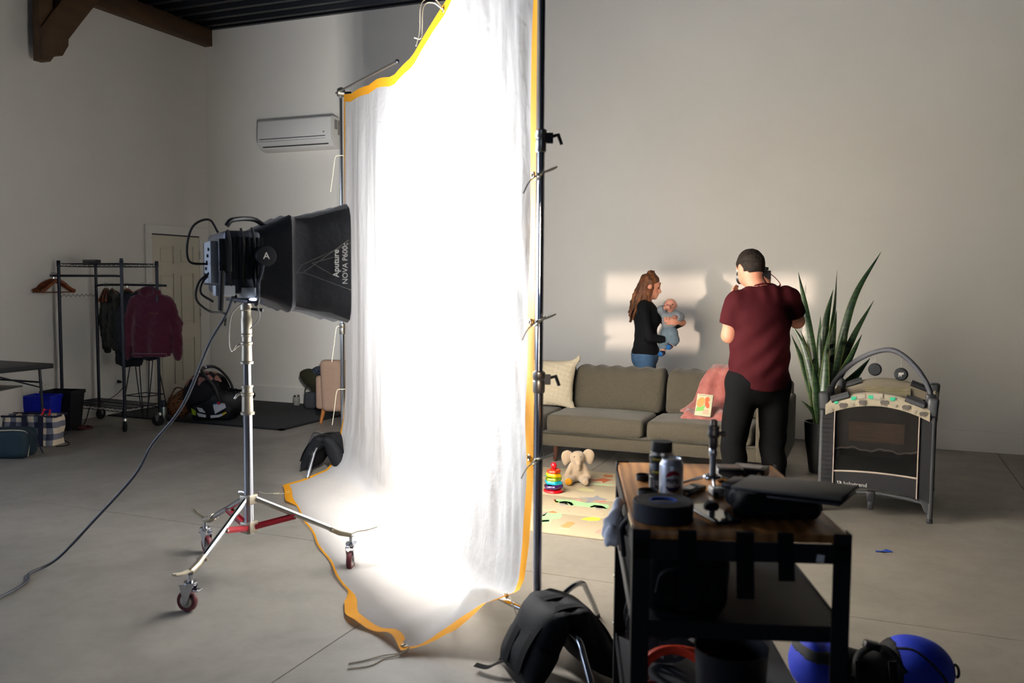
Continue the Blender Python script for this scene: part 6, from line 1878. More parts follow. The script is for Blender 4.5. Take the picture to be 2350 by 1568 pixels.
# ------------------------------------------------------------------ the woman with the baby, standing behind the sofa
WLOC, WROT = (-1.985, 8.27, 0), math.radians(-82)
wom = thing('person', 'woman with long wavy brown hair in black top and jeans cradling a baby', 'person', WLOC, WROT)
WR = rotm(-0.30, 0, 0.06)
WC = np.array((0.0, 0.022, 1.495))
def wp(x, y, z):
    return tuple(WC + WR @ np.array((x, y, z)))
wpr = [('e', wp(0, -0.008, 0.014), (0.070, 0.090, 0.096), WR), ('e', wp(0, 0.036, -0.056), (0.050, 0.056, 0.056), WR), ('c', wp(0, 0.086, 0.004), wp(0, 0.108, -0.026), 0.008, 0.0125),
       ('e', wp(0, 0.086, -0.060), (0.022, 0.012, 0.011), WR), ('e', wp(0, 0.080, -0.092), (0.018, 0.015, 0.014), WR), ('e', wp(0.070, -0.004, -0.010), (0.008, 0.016, 0.026), WR), ('e', wp(-0.070, -0.004, -0.010), (0.008, 0.016, 0.026), WR),
       ('c', wp(-0.03, 0.076, 0.026), wp(0.03, 0.076, 0.026), 0.010, 0.010),
       ('c', (0, -0.035, 1.31), tuple(WC + np.array((0, -0.012, -0.06))), 0.052, 0.046),
       ('e', (0, -0.01, 1.19), (0.155, 0.105, 0.17)), ('e', (0, -0.012, 1.0), (0.125, 0.095, 0.14)), ('e', (0, -0.02, 0.83), (0.16, 0.12, 0.12)),
       ('c', (-0.14, -0.02, 1.305), (0.14, -0.02, 1.305), 0.05, 0.05),
       ('c', (0.165, -0.03, 1.285), (0.20, 0.03, 1.01), 0.044, 0.038), ('c', (0.20, 0.03, 1.01), (0.115, 0.19, 0.985), 0.038, 0.026),
       ('c', (-0.165, -0.02, 1.285), (-0.175, 0.22, 1.11), 0.044, 0.038), ('c', (-0.175, 0.22, 1.11), (0.035, 0.335, 1.15), 0.038, 0.027),
       ('c', (0.035, 0.335, 1.15), (0.095, 0.305, 1.155), 0.027, 0.025),
       ('c', (-0.08, -0.01, 0.80), (-0.085, 0.015, 0.46), 0.083, 0.052), ('c', (-0.085, 0.015, 0.46), (-0.085, -0.02, 0.07), 0.05, 0.036),
       ('c', (0.08, -0.01, 0.80), (0.085, 0.015, 0.46), 0.083, 0.052), ('c', (0.085, 0.015, 0.46), (0.085, -0.02, 0.07), 0.05, 0.036),
       ('c', (-0.085, -0.02, 0.04), (-0.09, 0.11, 0.03), 0.03, 0.026), ('c', (0.085, -0.02, 0.04), (0.09, 0.11, 0.03), 0.03, 0.026)]
whands = []
fingers(whands, (0.128, 0.272, 1.165), (0.25, -0.95, 0.05), (0.0, 0.05, 1.0), (-0.95, -0.25, 0.0), ln=0.08, r=0.0085, curl=0.35, thumb=1)
fingers(whands, (0.075, 0.225, 0.98), (-0.6, 0.75, 0.1), (0.5, 0.4, -0.3), (-0.1, -0.1, 1.0), ln=0.07, r=0.008, curl=0.7, thumb=1)
solid('body', lambda P: smin(sd_union(P, wpr, 0.024), sd_union(P, whands, 0.006), 0.010), (-0.26, -0.18, -0.02), (0.27, 0.43, 1.64), 0.0075, M_SKIN, wom)
M_TOP = mat('black knit top', '#06070A', 0.9, spec=0.15, bump=0.1, bscale=300)
def top(P):
    X, Y, Z = P[..., 0], P[..., 1], P[..., 2]
    d = sd_ell(P, (0, -0.012, 1.19), (0.168, 0.122, 0.175))
    d = smin(d, sd_ell(P, (0, 0.065, 1.185), (0.125, 0.065, 0.075)), 0.04)
    d = smin(d, sd_ell(P, (0, -0.012, 1.0), (0.142, 0.112, 0.15)), 0.04)
    d = smin(d, sd_ell(P, (0, -0.015, 0.86), (0.170, 0.132, 0.12)), 0.04)
    d = smin(d, sd_cone(P, (-0.14, -0.02, 1.305), (0.14, -0.02, 1.305), 0.060, 0.060), 0.03)
    d = smin(d, sd_cone(P, (0.165, -0.03, 1.285), (0.20, 0.03, 1.01), 0.054, 0.047), 0.02)
    d = smin(d, sd_cut(P, (0.20, 0.03, 1.01), (0.125, 0.172, 0.987), 0.047, 0.036), 0.015)
    d = smin(d, sd_cone(P, (-0.165, -0.02, 1.285), (-0.175, 0.22, 1.11), 0.054, 0.047), 0.02)
    d = smin(d, sd_cut(P, (-0.175, 0.22, 1.11), (0.02, 0.328, 1.148), 0.047, 0.036), 0.015)
    d = d + 0.004 * np.sin(60 * Z + 14 * Y) * np.clip((1.05 - Z) / 0.1, 0, 1) * np.clip((Z - 0.86) / 0.05, 0, 1) + 0.003 * wav(P, 22, 1)
    d = np.maximum(d, 0.835 - Z)
    vneck = np.maximum(sd_cone(P, (0, 0.17, 1.25), (0, 0.0, 1.45), 0.02, 0.105), -(Z - 1.22))
    return np.maximum(d, -vneck)
solid('top', top, (-0.29, -0.2, 0.80), (0.30, 0.40, 1.40), 0.0085, M_TOP, wom, 1)
M_JEAN = mat('blue denim', '#2A4662', 0.85, var=0.18, vscale=25, bump=0.2, bscale=300)
def jeans(P):
    d = sd_ell(P, (0, -0.018, 0.82), (0.172, 0.132, 0.14))
    for s in (-1, 1):
        d = smin(d, sd_cone(P, (s * 0.08, -0.01, 0.80), (s * 0.085, 0.015, 0.46), 0.094, 0.064), 0.02)
        d = smin(d, sd_cut(P, (s * 0.085, 0.015, 0.46), (s * 0.085, -0.02, 0.05), 0.064, 0.05), 0.02)
    return np.maximum(d + 0.003 * wav(P, 20, 3), P[..., 2] - 0.90)
je = solid('jeans', jeans, (-0.22, -0.2, 0.0), (0.22, 0.16, 0.92), 0.010, M_JEAN, wom, 1)
MB().tube([(0.163 * math.cos(a) * 1.0, -0.018 + 0.128 * math.sin(a), 0.838) for a in np.linspace(0, 2 * PI, 32, endpoint=False)], 0.006, 6, closed=True, squash=(2.5, 1)).build('waistband', M_JEAN, wom)
for x, dx in ((-0.085, -0.005), (0.085, 0.005)):
    solid('shoe', lambda P, x=x, dx=dx: np.maximum(smin(sd_ell(P, (x, -0.01, 0.038), (0.038, 0.055, 0.045)), sd_ell(P, (x + dx, 0.085, 0.027), (0.04, 0.09, 0.034)), 0.03), 0.002 - P[..., 2]), (x - 0.08, -0.1, -0.01), (x + 0.08, 0.21, 0.11), 0.009, M_BLACK, wom)
M_HAIRW = mat('wavy brown hair', '#27150B', 0.6, spec=0.25, col2='#5E371B', vscale=26, stretch=(1, 1, 0.25), bump=0.7, bscale=90)
hs = []
rg_ = np.random.RandomState(11)
for k in range(34):
    a = -PI / 2 + (rg_.rand() - 0.5) * 3.3          # round the back of the head
    st = np.array(wp(0.066 * math.cos(a) * (0.9 + 0.2 * rg_.rand()), 0.085 * math.sin(a) - 0.005, 0.03 + 0.05 * rg_.rand()))
    ln = 0.30 + 0.13 * rg_.rand()
    ph = rg_.rand() * 6
    pts = [st]
    for q in range(1, 7):
        t = q / 6
        out = np.array((math.cos(a) * (0.035 + 0.02 * math.sin(ph)), math.sin(a) * 0.06 - 0.055 * t, 0)) * min(1, t * 1.7)
        pts.append(st + out + np.array((0.013 * math.sin(ph + 7 * t), 0.015 * math.cos(ph * 1.3 + 8 * t), -ln * t)))
    for q in range(6):
        r0, r1 = 0.019 * (1 - 0.09 * q), 0.019 * (1 - 0.09 * (q + 1))
        hs.append(('c', pts[q], pts[q + 1], r0, r1))
def whair(P):
    Q = (P - WC) @ WR
    cap = sd_ell(Q, (0, -0.014, 0.022), (0.080, 0.098, 0.102)) + 0.004 * wav(P, 60, 1)
    front = np.maximum(cap, 0.012 + 0.85 * np.clip(Q[..., 1] - 0.01, 0, 1) - 0.9 * np.clip(-Q[..., 1], 0, 1) - Q[..., 2])
    front = np.maximum(front, Q[..., 1] - 0.088)
    d = smin(front, sd_union(P, hs, 0.012), 0.014)
    d = smin(d, sd_ell(Q, (0, -0.03, 0.118), (0.034, 0.04, 0.026)) + 0.006 * wav(P, 80, 3), 0.014)
    d = smin(d, sd_cone(Q, (0.0, -0.02, 0.135), (0.008, 0.0, 0.158), 0.008, 0.003), 0.008)
    d = smin(d, sd_cone(Q, (0.045, 0.082, 0.055), (0.05, 0.086, 0.0), 0.009, 0.004), 0.01)
    face = np.maximum(sd_ell(Q, (0, 0.06, -0.045), (0.075, 0.075, 0.075)), 0.0 - Q[..., 1])
    ear = sd_ell(Q, (0.078, 0.002, -0.010), (0.03, 0.020, 0.030))
    return np.maximum(np.maximum(d, -face), -ear)
solid('hair', whair, (-0.20, -0.26, 1.08), (0.20, 0.16, 1.69), 0.0065, M_HAIRW, wom, 1)
for s in (-1, 1):
    MB().ell(wp(s * 0.029, 0.079, 0.004), (0.009, 0.007, 0.007), nu=10, nv=8).build('eye', mat('dark eye', '#1A120E', 0.2), wom)

by = thing('person', 'baby in pale blue shirt, jeans and dark blue socks held in woman arms', 'person', tuple(FRAME[wom.name] @ Vector((0.075, 0.22, 0.83))), WROT)
FRAME[by.name] = Matrix.Translation(FRAME[wom.name] @ Vector((0.075, 0.22, 0.83))) @ Matrix.Rotation(WROT, 4, 'Z')
def wl(*p):
    return tuple(np.array(p) - np.array((0.075, 0.22, 0.83)))
# the baby looks out towards the camera (+x) and a little upwards
bc = np.array(wl(0.085, 0.222, 1.318))
bpr = [('e', bc, (0.056, 0.056, 0.058)), ('e', bc + (0.02, 0, -0.028), (0.036, 0.042, 0.032)), ('e', bc + (0.056, 0.0, -0.008), (0.009, 0.009, 0.008)), ('e', bc + (0.0, 0.057, -0.006), (0.011, 0.006, 0.014)), ('e', bc + (0.0, -0.057, -0.006), (0.011, 0.006, 0.014)), ('e', bc + (0.05, 0.0, -0.03), (0.010, 0.016, 0.006)),
       ('c', bc + (-0.01, 0, -0.05), wl(0.075, 0.222, 1.23), 0.026, 0.03), ('e', wl(0.075, 0.215, 1.17), (0.058, 0.062, 0.09)), ('e', wl(0.07, 0.215, 1.06), (0.058, 0.065, 0.06)),
       ('c', wl(0.085, 0.165, 1.235), wl(0.105, 0.14, 1.275), 0.028, 0.024), ('c', wl(0.105, 0.14, 1.275), wl(0.145, 0.195, 1.297), 0.024, 0.017), ('e', wl(0.150, 0.207, 1.30), (0.018, 0.022, 0.018)),
       ('c', wl(0.08, 0.27, 1.225), wl(0.10, 0.31, 1.20), 0.028, 0.024), ('c', wl(0.10, 0.31, 1.20), wl(0.15, 0.27, 1.205), 0.024, 0.016), ('e', wl(0.158, 0.262, 1.207), (0.018, 0.018, 0.015)),
       ('c', wl(0.085, 0.245, 1.05), wl(0.135, 0.265, 0.99), 0.042, 0.036), ('c', wl(0.135, 0.265, 0.99), wl(0.13, 0.235, 0.935), 0.034, 0.024), ('c', wl(0.13, 0.235, 0.93), wl(0.165, 0.225, 0.925), 0.022, 0.02),
       ('c', wl(0.075, 0.185, 1.04), wl(0.115, 0.165, 0.965), 0.042, 0.036), ('c', wl(0.115, 0.165, 0.965), wl(0.115, 0.160, 0.885), 0.034, 0.022), ('c', wl(0.115, 0.160, 0.862), wl(0.155, 0.152, 0.858), 0.022, 0.02)]
for k in range(4):
    bpr.append(('c', wl(0.160, 0.196 + 0.007 * k, 1.303), wl(0.170, 0.206 + 0.006 * k, 1.292 - 0.002 * k), 0.005, 0.0045))
solid('body', lambda P: sd_union(P, bpr, 0.014), wl(-0.02, 0.06, 0.80), wl(0.22, 0.37, 1.40), 0.0055, M_SKINB, by)
M_BSH = mat('pale grey blue cotton', '#666C72', 0.9, bump=0.15, bscale=150)
def bshirt(P):
    d = sd_ell(P, wl(0.075, 0.215, 1.17), (0.068, 0.075, 0.09))
    d = smin(d, sd_cone(P, wl(0.08, 0.168, 1.23), wl(0.10, 0.14, 1.27), 0.042, 0.040), 0.02)
    d = smin(d, sd_cut(P, wl(0.10, 0.14, 1.27), wl(0.125, 0.172, 1.288), 0.040, 0.032), 0.01)
    d = smin(d, sd_cone(P, wl(0.08, 0.265, 1.225), wl(0.10, 0.312, 1.205), 0.044, 0.042), 0.02)
    d = smin(d, sd_cut(P, wl(0.10, 0.312, 1.205), wl(0.13, 0.285, 1.207), 0.042, 0.032), 0.01)
    return np.maximum(d + 0.003 * wav(P, 50, 1), sd_box(P, wl(0.08, 0.22, 1.2), (0.2, 0.2, 0.115)))
solid('shirt', bshirt, wl(-0.02, 0.06, 1.05), wl(0.2, 0.38, 1.34), 0.0065, M_BSH, by, 1)
def bjeans(P):
    d = sd_ell(P, wl(0.07, 0.215, 1.06), (0.068, 0.075, 0.072))
    d = smin(d, sd_cone(P, wl(0.085, 0.245, 1.05), wl(0.135, 0.268, 0.99), 0.052, 0.046), 0.02)
    d = smin(d, sd_cut(P, wl(0.135, 0.268, 0.99), wl(0.132, 0.243, 0.950), 0.046, 0.036), 0.01)
    d = smin(d, sd_cone(P, wl(0.075, 0.185, 1.04), wl(0.115, 0.165, 0.965), 0.052, 0.045), 0.02)
    d = smin(d, sd_cut(P, wl(0.115, 0.165, 0.965), wl(0.115, 0.161, 0.905), 0.045, 0.034), 0.01)
    return d + 0.003 * wav(P, 45, 2)
solid('jeans', bjeans, wl(-0.02, 0.08, 0.86), wl(0.22, 0.36, 1.15), 0.0065, mat('pale blue denim', '#46545E', 0.9, var=0.15, vscale=40), by, 1)
M_SOCK = mat('navy sock', '#10243E', 0.9)
M_SOCKB = mat('bright blue sock toe', '#0A4C86', 0.9)
for a, b in ((wl(0.13, 0.235, 0.936), wl(0.165, 0.222, 0.922)), (wl(0.115, 0.160, 0.868), wl(0.155, 0.148, 0.856))):
    MB().tube([np.array(a) + (0, 0, 0.012), a, b], [0.025, 0.028, 0.024], 12).build('sock', M_SOCK, by)
    MB().ell(np.array(b) + (0.004, -0.004, 0), (0.022, 0.024, 0.024), nu=12, nv=8).build('sock_toe', M_SOCKB, by)
for s in (-1, 1):
    MB().ell(bc + (0.050, s * 0.021, 0.006), (0.005, 0.008, 0.005), nu=10, nv=6).build('eye', mat('dark eye', '#1A120E'), by)
# =================================================================== TOOL CART IN THE FOREGROUND
CA = math.radians(18.4)
CC = (-0.4175, 2.6255)
cart = thing('utility_cart', 'black steel utility cart with a wooden top in the foreground', 'cart', (*CC, 0), CA)
CM = FRAME[cart.name]
HWc, HLc, TOP = 0.272, 0.427, 0.90
def wood():
    m = bpy.data.materials.new('oak veneer')
    m.use_nodes = True
    nt = m.node_tree
    b = nt.nodes['Principled BSDF']
    b.inputs['Roughness'].default_value = 0.38
    tc = nt.nodes.new('ShaderNodeTexCoord')
    mp = nt.nodes.new('ShaderNodeMapping')
    mp.inputs['Scale'].default_value = (14, 1.3, 14)
    n = nt.nodes.new('ShaderNodeTexNoise')
    n.inputs['Scale'].default_value = 1.6
    n.inputs['Detail'].default_value = 6
    n.inputs['Distortion'].default_value = 1.2
    w = nt.nodes.new('ShaderNodeTexWave')
    w.wave_type = 'BANDS'
    w.bands_direction = 'X'
    w.inputs['Scale'].default_value = 3.2
    w.inputs['Distortion'].default_value = 9
    w.inputs['Detail'].default_value = 3
    w.inputs['Detail Scale'].default_value = 0.7
    mp2 = nt.nodes.new('ShaderNodeMapping')
    mp2.inputs['Scale'].default_value = (2.5, 0.5, 2.5)
    L = nt.links.new
    L(tc.outputs['Object'], mp.inputs['Vector'])
    L(tc.outputs['Object'], mp2.inputs['Vector'])
    L(mp.outputs['Vector'], n.inputs['Vector'])
    L(mp2.outputs['Vector'], w.inputs['Vector'])
    r = nt.nodes.new('ShaderNodeValToRGB')
    r.color_ramp.elements[0].position = 0.25
    r.color_ramp.elements[0].color = (*rgb('#8E5A28'), 1)
    r.color_ramp.elements[1].position = 0.75
    r.color_ramp.elements[1].color = (*rgb('#B57C40'), 1)
    mx = nt.nodes.new('ShaderNodeMix')
    mx.data_type = 'FLOAT'
    mx.inputs['Factor'].default_value = 0.45
    L(n.outputs['Fac'], mx.inputs['A'])
    L(w.outputs['Fac'], mx.inputs['B'])
    L(mx.outputs['Result'], r.inputs['Fac'])
    L(r.outputs['Color'], b.inputs['Base Color'])
    return m
M_CART = mat('black powder coat', '#0B0C10', 0.5, spec=0.3, bump=0.05, bscale=300)
MB().span((-HWc + 0.006, -HLc + 0.006, TOP - 0.022), (HWc - 0.006, HLc - 0.006, TOP)).build('wooden_top', wood(), cart, bevel=0.002)
for sx in (-1, 1):
    for sy in (-1, 1):
        x, y = sx * HWc, sy * HLc
        MB().span((x, y, 0.0), (x - sx * 0.045, y - sy * 0.004, TOP + 0.004)).span((x, y, 0.0), (x - sx * 0.004, y - sy * 0.045, TOP + 0.004)).build('leg', M_CART, cart, bevel=0.001, smooth=False)
for sx in (-1, 1):
    MB().span((sx * HWc, -HLc + 0.005, TOP - 0.068), (sx * (HWc - 0.004), HLc - 0.005, TOP - 0.022)).build('rail', M_CART, cart, smooth=False)
for sy in (-1, 1):
    MB().span((-HWc + 0.005, sy * HLc, TOP - 0.072), (HWc - 0.005, sy * (HLc - 0.004), TOP - 0.022)).build('rail', M_CART, cart, smooth=False)
M_SHELF = mat('dark grey shelf', '#24262B', 0.55, spec=0.3)
for z in (0.66, 0.30):
    sh = MB().span((-HWc + 0.006, -HLc + 0.006, z - 0.004), (HWc - 0.006, HLc - 0.006, z)).build('shelf', M_SHELF, cart, smooth=False)
    for sy in (-1, 1):
        MB().span((-HWc + 0.005, sy * (HLc - 0.005), z - 0.036), (HWc - 0.005, sy * (HLc - 0.009), z + 0.006)).build('shelf_lip', M_CART, sh, smooth=False)
    for sx in (-1, 1):
        MB().span((sx * (HWc - 0.005), -HLc + 0.01, z - 0.036), (sx * (HWc - 0.009), HLc - 0.01, z + 0.006)).build('shelf_lip', mat('mid grey edge', '#55534F', 0.5, 0.3) if (sx < 0 and z > 0.5) else M_CART, sh, smooth=False)  # left lip of the middle shelf is mid grey, the others black
for (x, y, z) in ((-HWc - 0.002, HLc - 0.025, 0.655), (-HWc - 0.002, HLc - 0.025, 0.50), (-HWc - 0.002, HLc - 0.025, 0.33)):
    MB().ell((x, y, z), (0.003, 0.006, 0.006), nu=8, nv=6).build('bolt', M_STEEL, cart)

def at(x, y, z=TOP):
    v = CM @ Vector((x, y, z))
    return (v.x, v.y, v.z)
def on_cart(name, label, cat, x, y, z=TOP + 0.0005, rot=0.0, group=None):
    return thing(name, label, cat, at(x, y, z), CA + rot, group)

# ---- lens, caps, can, tape
M_LENSB = mat('black lens barrel', '#121317', 0.4)
M_YEL = mat('yellow engraving', '#B8A21E', 0.6)
ln = on_cart('cine_lens', 'black cinema lens standing upright behind the soda can', 'lens', -0.153, 0.055)
MB().lathe([(0.0, 0.0), (0.036, 0.0), (0.037, 0.004), (0.037, 0.035), (0.035, 0.037), (0.036, 0.042), (0.037, 0.07), (0.035, 0.073), (0.035, 0.085), (0.037, 0.088), (0.037, 0.10), (0.034, 0.103)], 32).build('barrel', M_LENSB, ln)
MB().lathe([(0.034, 0.103), (0.0345, 0.112), (0.032, 0.114)], 32).build('ring', M_STEEL, ln)
MB().lathe([(0.0335, 0.112), (0.033, 0.116), (0.0325, 0.140), (0.030, 0.143), (0.0, 0.143)], 32).build('rear_cap', M_RUBBER, ln)
for z0, nn in ((0.053, 6), (0.092, 4)):
    for k in range(nn):
        a = -2.4 + 0.2 * k
        MB().box((0.0375 * math.cos(a), 0.0375 * math.sin(a), z0), (0.0015, 0.004, 0.006), rotm(0, 0, a)).build('distance_mark', M_YEL, ln)
text_mesh('[8', 0.022, Matrix.Identity(4), wrap=lambda v: Vector((0.0376 * math.cos(-PI / 2 - 0.55 + v.x / 0.0376), 0.0376 * math.sin(-PI / 2 - 0.55 + v.x / 0.0376), 0.020 + v.y))).build('lettering', mat('white engraving', '#A8A8A4', 0.6), ln, smooth=False)
def lens_cap(label, x, y, r, h):
    t = on_cart('lens_cap', label, 'lens cap', x, y, group='lens caps on the cart')
    MB().lathe([(0.0, 0.0), (r, 0.0), (r + 0.001, 0.003), (r + 0.001, h), (r - 0.002, h + 0.001), (r - 0.003, 0.004), (0.0, 0.004)], 28).build('shell', M_LENSB, t)
    MB().tube(circle((0, 0, h * 0.6), r + 0.0012, 28), 0.0008, 4, closed=True).build('grip_ring', M_RUBBER, t)
lens_cap('small black lens cap lying left of the upright lens', -0.200, 0.15, 0.022, 0.018)
lens_cap('black lens cap lying between the tape roll and the can', -0.203, -0.065, 0.029, 0.020)

cn = on_cart('soda_can', 'silver cola can with red and blue emblem on the cart', 'can', -0.137, -0.075, rot=0.0)
M_ALU = mat('brushed aluminium', '#C4C7CC', 0.35, 0.6)
MB().lathe([(0.0, 0.004), (0.022, 0.002), (0.026, 0.0), (0.0335, 0.010), (0.0345, 0.014), (0.0345, 0.096), (0.0335, 0.101), (0.0275, 0.112), (0.0272, 0.115), (0.028, 0.117), (0.0268, 0.1175), (0.0255, 0.113), (0.0, 0.1125)], 40).build('can_body', M_ALU, cn)
MB().box((0, 0.004, 0.114), (0.014, 0.022, 0.001)).build('pull_tab', M_STEEL, cn, bevel=0.0004)
def on_can(poly, m, name, r=0.0348, base=-PI / 2 + 0.05, zc=0.056):
    # subdivide the outline into a fan grid so that it follows the curve
    P_ = np.array(poly)
    c = P_.mean(0)
    V, F = [], []
    n, K = len(P_), 4
    for k in range(K + 1):
        for p in P_:
            q = c + (p - c) * k / K
            a = base + q[0] / r
            V.append((r * math.cos(a), r * math.sin(a), zc + q[1]))
    for k in range(K):
        for i in range(n):
            j = (i + 1) % n
            F.append((k * n + i, k * n + j, (k + 1) * n + j, (k + 1) * n + i))
    MB().add(V, F).build(name, m, cn, smooth=True)
R_ = 0.0225
up_ = [(R_ * math.cos(a), 0.004 + R_ * math.sin(a)) for a in np.linspace(0.30, PI - 0.05, 14)] + [(-0.008, 0.010), (0.006, 0.013)]
on_can([(x, y + 0.004) for x, y in up_], mat('cola red', '#8E0E22', 0.35, 0.3), 'emblem')
dn_ = [(R_ * math.cos(a), -0.006 + R_ * math.sin(a)) for a in np.linspace(-0.2, -PI + 0.25, 14)] + [(-0.006, -0.014), (0.008, -0.010)]
on_can([(x, y - 0.004) for x, y in dn_], mat('cola navy', '#12164E', 0.35, 0.3), 'emblem')
text_mesh('PEPSI', 0.0165, Matrix.Identity(4), bold=0.0006, wrap=lambda v: Vector((0.0351 * math.cos(-PI / 2 + 0.0 + v.x / 0.0351), 0.0351 * math.sin(-PI / 2 + 0.0 + v.x / 0.0351), 0.056 + v.y))).build('lettering', mat('dark lettering', '#22242A', 0.5), cn, smooth=False)

tp = on_cart('tape_roll', 'large roll of dark grey gaffer tape with a blue core', 'tape', -0.184, -0.305)
MB().lathe([(0.036, 0.0), (0.078, 0.0), (0.080, 0.002), (0.080, 0.048), (0.078, 0.050), (0.036, 0.050), (0.036, 0.0)], 44, capb=False, capt=False).build('tape', mat('grey gaffer cloth', '#26282D', 0.6, spec=0.3, bump=0.1, bscale=400), tp)
MB().lathe([(0.0365, 0.001), (0.0365, 0.0505), (0.0335, 0.0505), (0.0335, 0.001), (0.0365, 0.001)], 36, capb=False, capt=False).build('core', mat('bright blue cardboard', '#1450B0', 0.5), tp)
for k in range(3):
    MB().tube(circle((0, 0, 0.0502), 0.045 + 0.011 * k, 36), 0.0005, 4, closed=True).build('layer_line', mat('tape edge', '#3A3B40', 0.7), tp)
MB().box((0, 0, 0.043), (0.066, 0.020, 0.008)).build('core_bar', mat('grey card', '#4A4C52', 0.7), tp, bevel=0.002)

# ---- phone with a small black knob standing on it
ph = on_cart('smartphone', 'dark smartphone lying screen up at the front of the cart', 'phone', -0.045, -0.262, rot=math.radians(18))
MB().box((0, 0, 0.005), (0.074, 0.185, 0.009)).build('body', M_BLACK, ph, bevel=0.004, seg=3)
MB().box((0, 0, 0.0098), (0.068, 0.178, 0.0008)).build('screen', mat('phone glass', '#1A1A1C', 0.08, spec=0.6, coat=0.6), ph)
kb = on_cart('adapter_knob', 'black round knob on a chrome stud standing on the phone', 'camera part', -0.055, -0.29, TOP + 0.0105)
MB().cyl((0, 0, 0), (0, 0, 0.014), 0.0065, n=14).build('stud', M_CHROME, kb)
MB().lathe([(0.0, 0.014), (0.018, 0.014), (0.0205, 0.018), (0.0205, 0.026), (0.018, 0.031), (0.013, 0.033), (0.012, 0.036), (0.0, 0.036)], 24).build('knob', M_RUBBER, kb)

# ---- mini tripod
tr_ = on_cart('mini_tripod', 'small silver and black tabletop tripod standing on the cart', 'tripod', 0.0, 0.036)
MB().cyl((0, 0, 0.045), (0, 0, 0.125), 0.0095, n=16).build('column', mat('silver tube', '#9DA1A8', 0.3, 0.9), tr_)
MB().lathe([(0.0115, 0.105), (0.0125, 0.108), (0.0125, 0.125), (0.0105, 0.128)], 16).build('column_lock', mat('silver tube', '#9DA1A8'), tr_)
MB().lathe([(0.010, 0.125), (0.0125, 0.13), (0.013, 0.160), (0.0165, 0.163), (0.019, 0.172), (0.016, 0.182), (0.0175, 0.188), (0.0175, 0.196), (0.011, 0.199), (0.010, 0.213), (0.006, 0.216), (0.0, 0.216)], 20).build('ball_head', M_BLACK, tr_)
MB().cyl((0.012, 0.0, 0.172), (0.034, -0.006, 0.174), 0.006, 0.009, n=10).build('head_knob', M_BLACK, tr_)
MB().tube(circle((0, 0, 0.040), 0.022, 24), 0.0075, 10, closed=True).build('leg_ring', M_CHROME, tr_)
MB().lathe([(0.0, 0.034), (0.018, 0.034), (0.018, 0.046), (0.0, 0.048)], 18).build('hub', M_BLACK, tr_)
for (x, y) in ((-0.012, -0.19), (0.15, 0.08), (-0.14, 0.06)):
    d = np.array((x, y)) / math.hypot(x, y)
    l = 0.105 if y < 0 else 0.10
    lg_ = MB().tube([(d[0] * 0.02, d[1] * 0.02, 0.040), (d[0] * l, d[1] * l, 0.009)], [0.0055, 0.004], 10).build('leg', M_CHROME, tr_)
    MB().ell((d[0] * l, d[1] * l, 0.009), (0.009, 0.009, 0.009), nu=10, nv=8).build('foot', M_RUBBER, lg_)

# ---- small electronics
def gadget(name, label, x, y, size, rot, m, screen=None, cat='device'):
    t = on_cart(name, label, cat, x, y, rot=rot)
    MB().box((0, 0, size[2] / 2), size).build('case', m, t, bevel=min(size) * 0.18, seg=2)
    MB().box((0, 0, size[2] + 0.0004), (size[0] * 0.7, size[1] * 0.6, 0.001)).build('face_plate', screen or mat('dark screen glass', '#20242B'), t)
    MB().cyl((size[0] * 0.36, -size[1] * 0.5, size[2] * 0.5), (size[0] * 0.36, -size[1] * 0.5 - 0.004, size[2] * 0.5), min(0.006, size[2] * 0.3), n=10).build('button', M_STEEL, t)
    return t
gadget('audio_recorder', 'dark flat remote lying between the can and tripod', -0.070, 0.0, (0.05, 0.105, 0.016), math.radians(-38), M_LENSB)
gadget('wireless_receiver', 'silver wireless receiver lying under the mini tripod', 0.035, -0.025, (0.105, 0.05, 0.026), math.radians(8), mat('silver plastic', '#A9A7A3', 0.4, 0.2), mat('silver face', '#BDBBB6', 0.4))
gadget('battery_pack', 'black battery box behind the mini tripod', 0.075, 0.17, (0.085, 0.09, 0.045), math.radians(-4), M_LENSB, mat('brown worn label', '#4A3830', 0.6))
gadget('battery_charger', 'low black charger with a silver strip at the far end of the cart', 0.155, 0.255, (0.11, 0.09, 0.03), math.radians(-24), M_LENSB, mat('silver strip', '#8A8884', 0.4, 0.5))
# ---- black pouch and the tablet case lying across it
pu = on_cart('black_pouch', 'soft black zipped pouch with a small white logo on the cart', 'pouch', 0.115, -0.205, rot=math.radians(4))
def fn(P):
    d = smin(sd_box(P, (0.01, 0.0, 0.033), (0.115, 0.085, 0.034), 0.028), sd_cone(P, (-0.10, -0.075, 0.022), (0.09, -0.085, 0.024), 0.021, 0.022), 0.02)
    return d + 0.004 * wav(P, 38, 2)
solid('shell', fn, (-0.16, -0.14, -0.006), (0.16, 0.12, 0.09), 0.006, mat('soft black nylon', '#0D0E12', 0.7, spec=0.25, bump=0.2, bscale=120), pu, 2)
MB().tube(bez([(-0.06, -0.07, 0.058), (0.0, -0.06, 0.068), (0.08, -0.03, 0.068), (0.115, 0.03, 0.06)], 6), 0.004, 6).build('zipper', M_RUBBER, pu)
text_mesh('TL', 0.022, frame((-0.005, -0.0735, 0.052), (0.5, 0.1, -0.85), (0.8, 0.35, 0.5))).build('lettering', mat('grey logo print', '#8C8C8E', 0.6), pu, smooth=False)
tb2 = on_cart('tablet_case', 'black folded tablet case lying tilted across the pouch and over the cart edge', 'tablet case', 0.16, -0.255, TOP + 0.064)
Mt = frame((0.0, 0.0, 0.018), (0.80, -0.60, 0.06), (0.58, 0.80, 0.10))
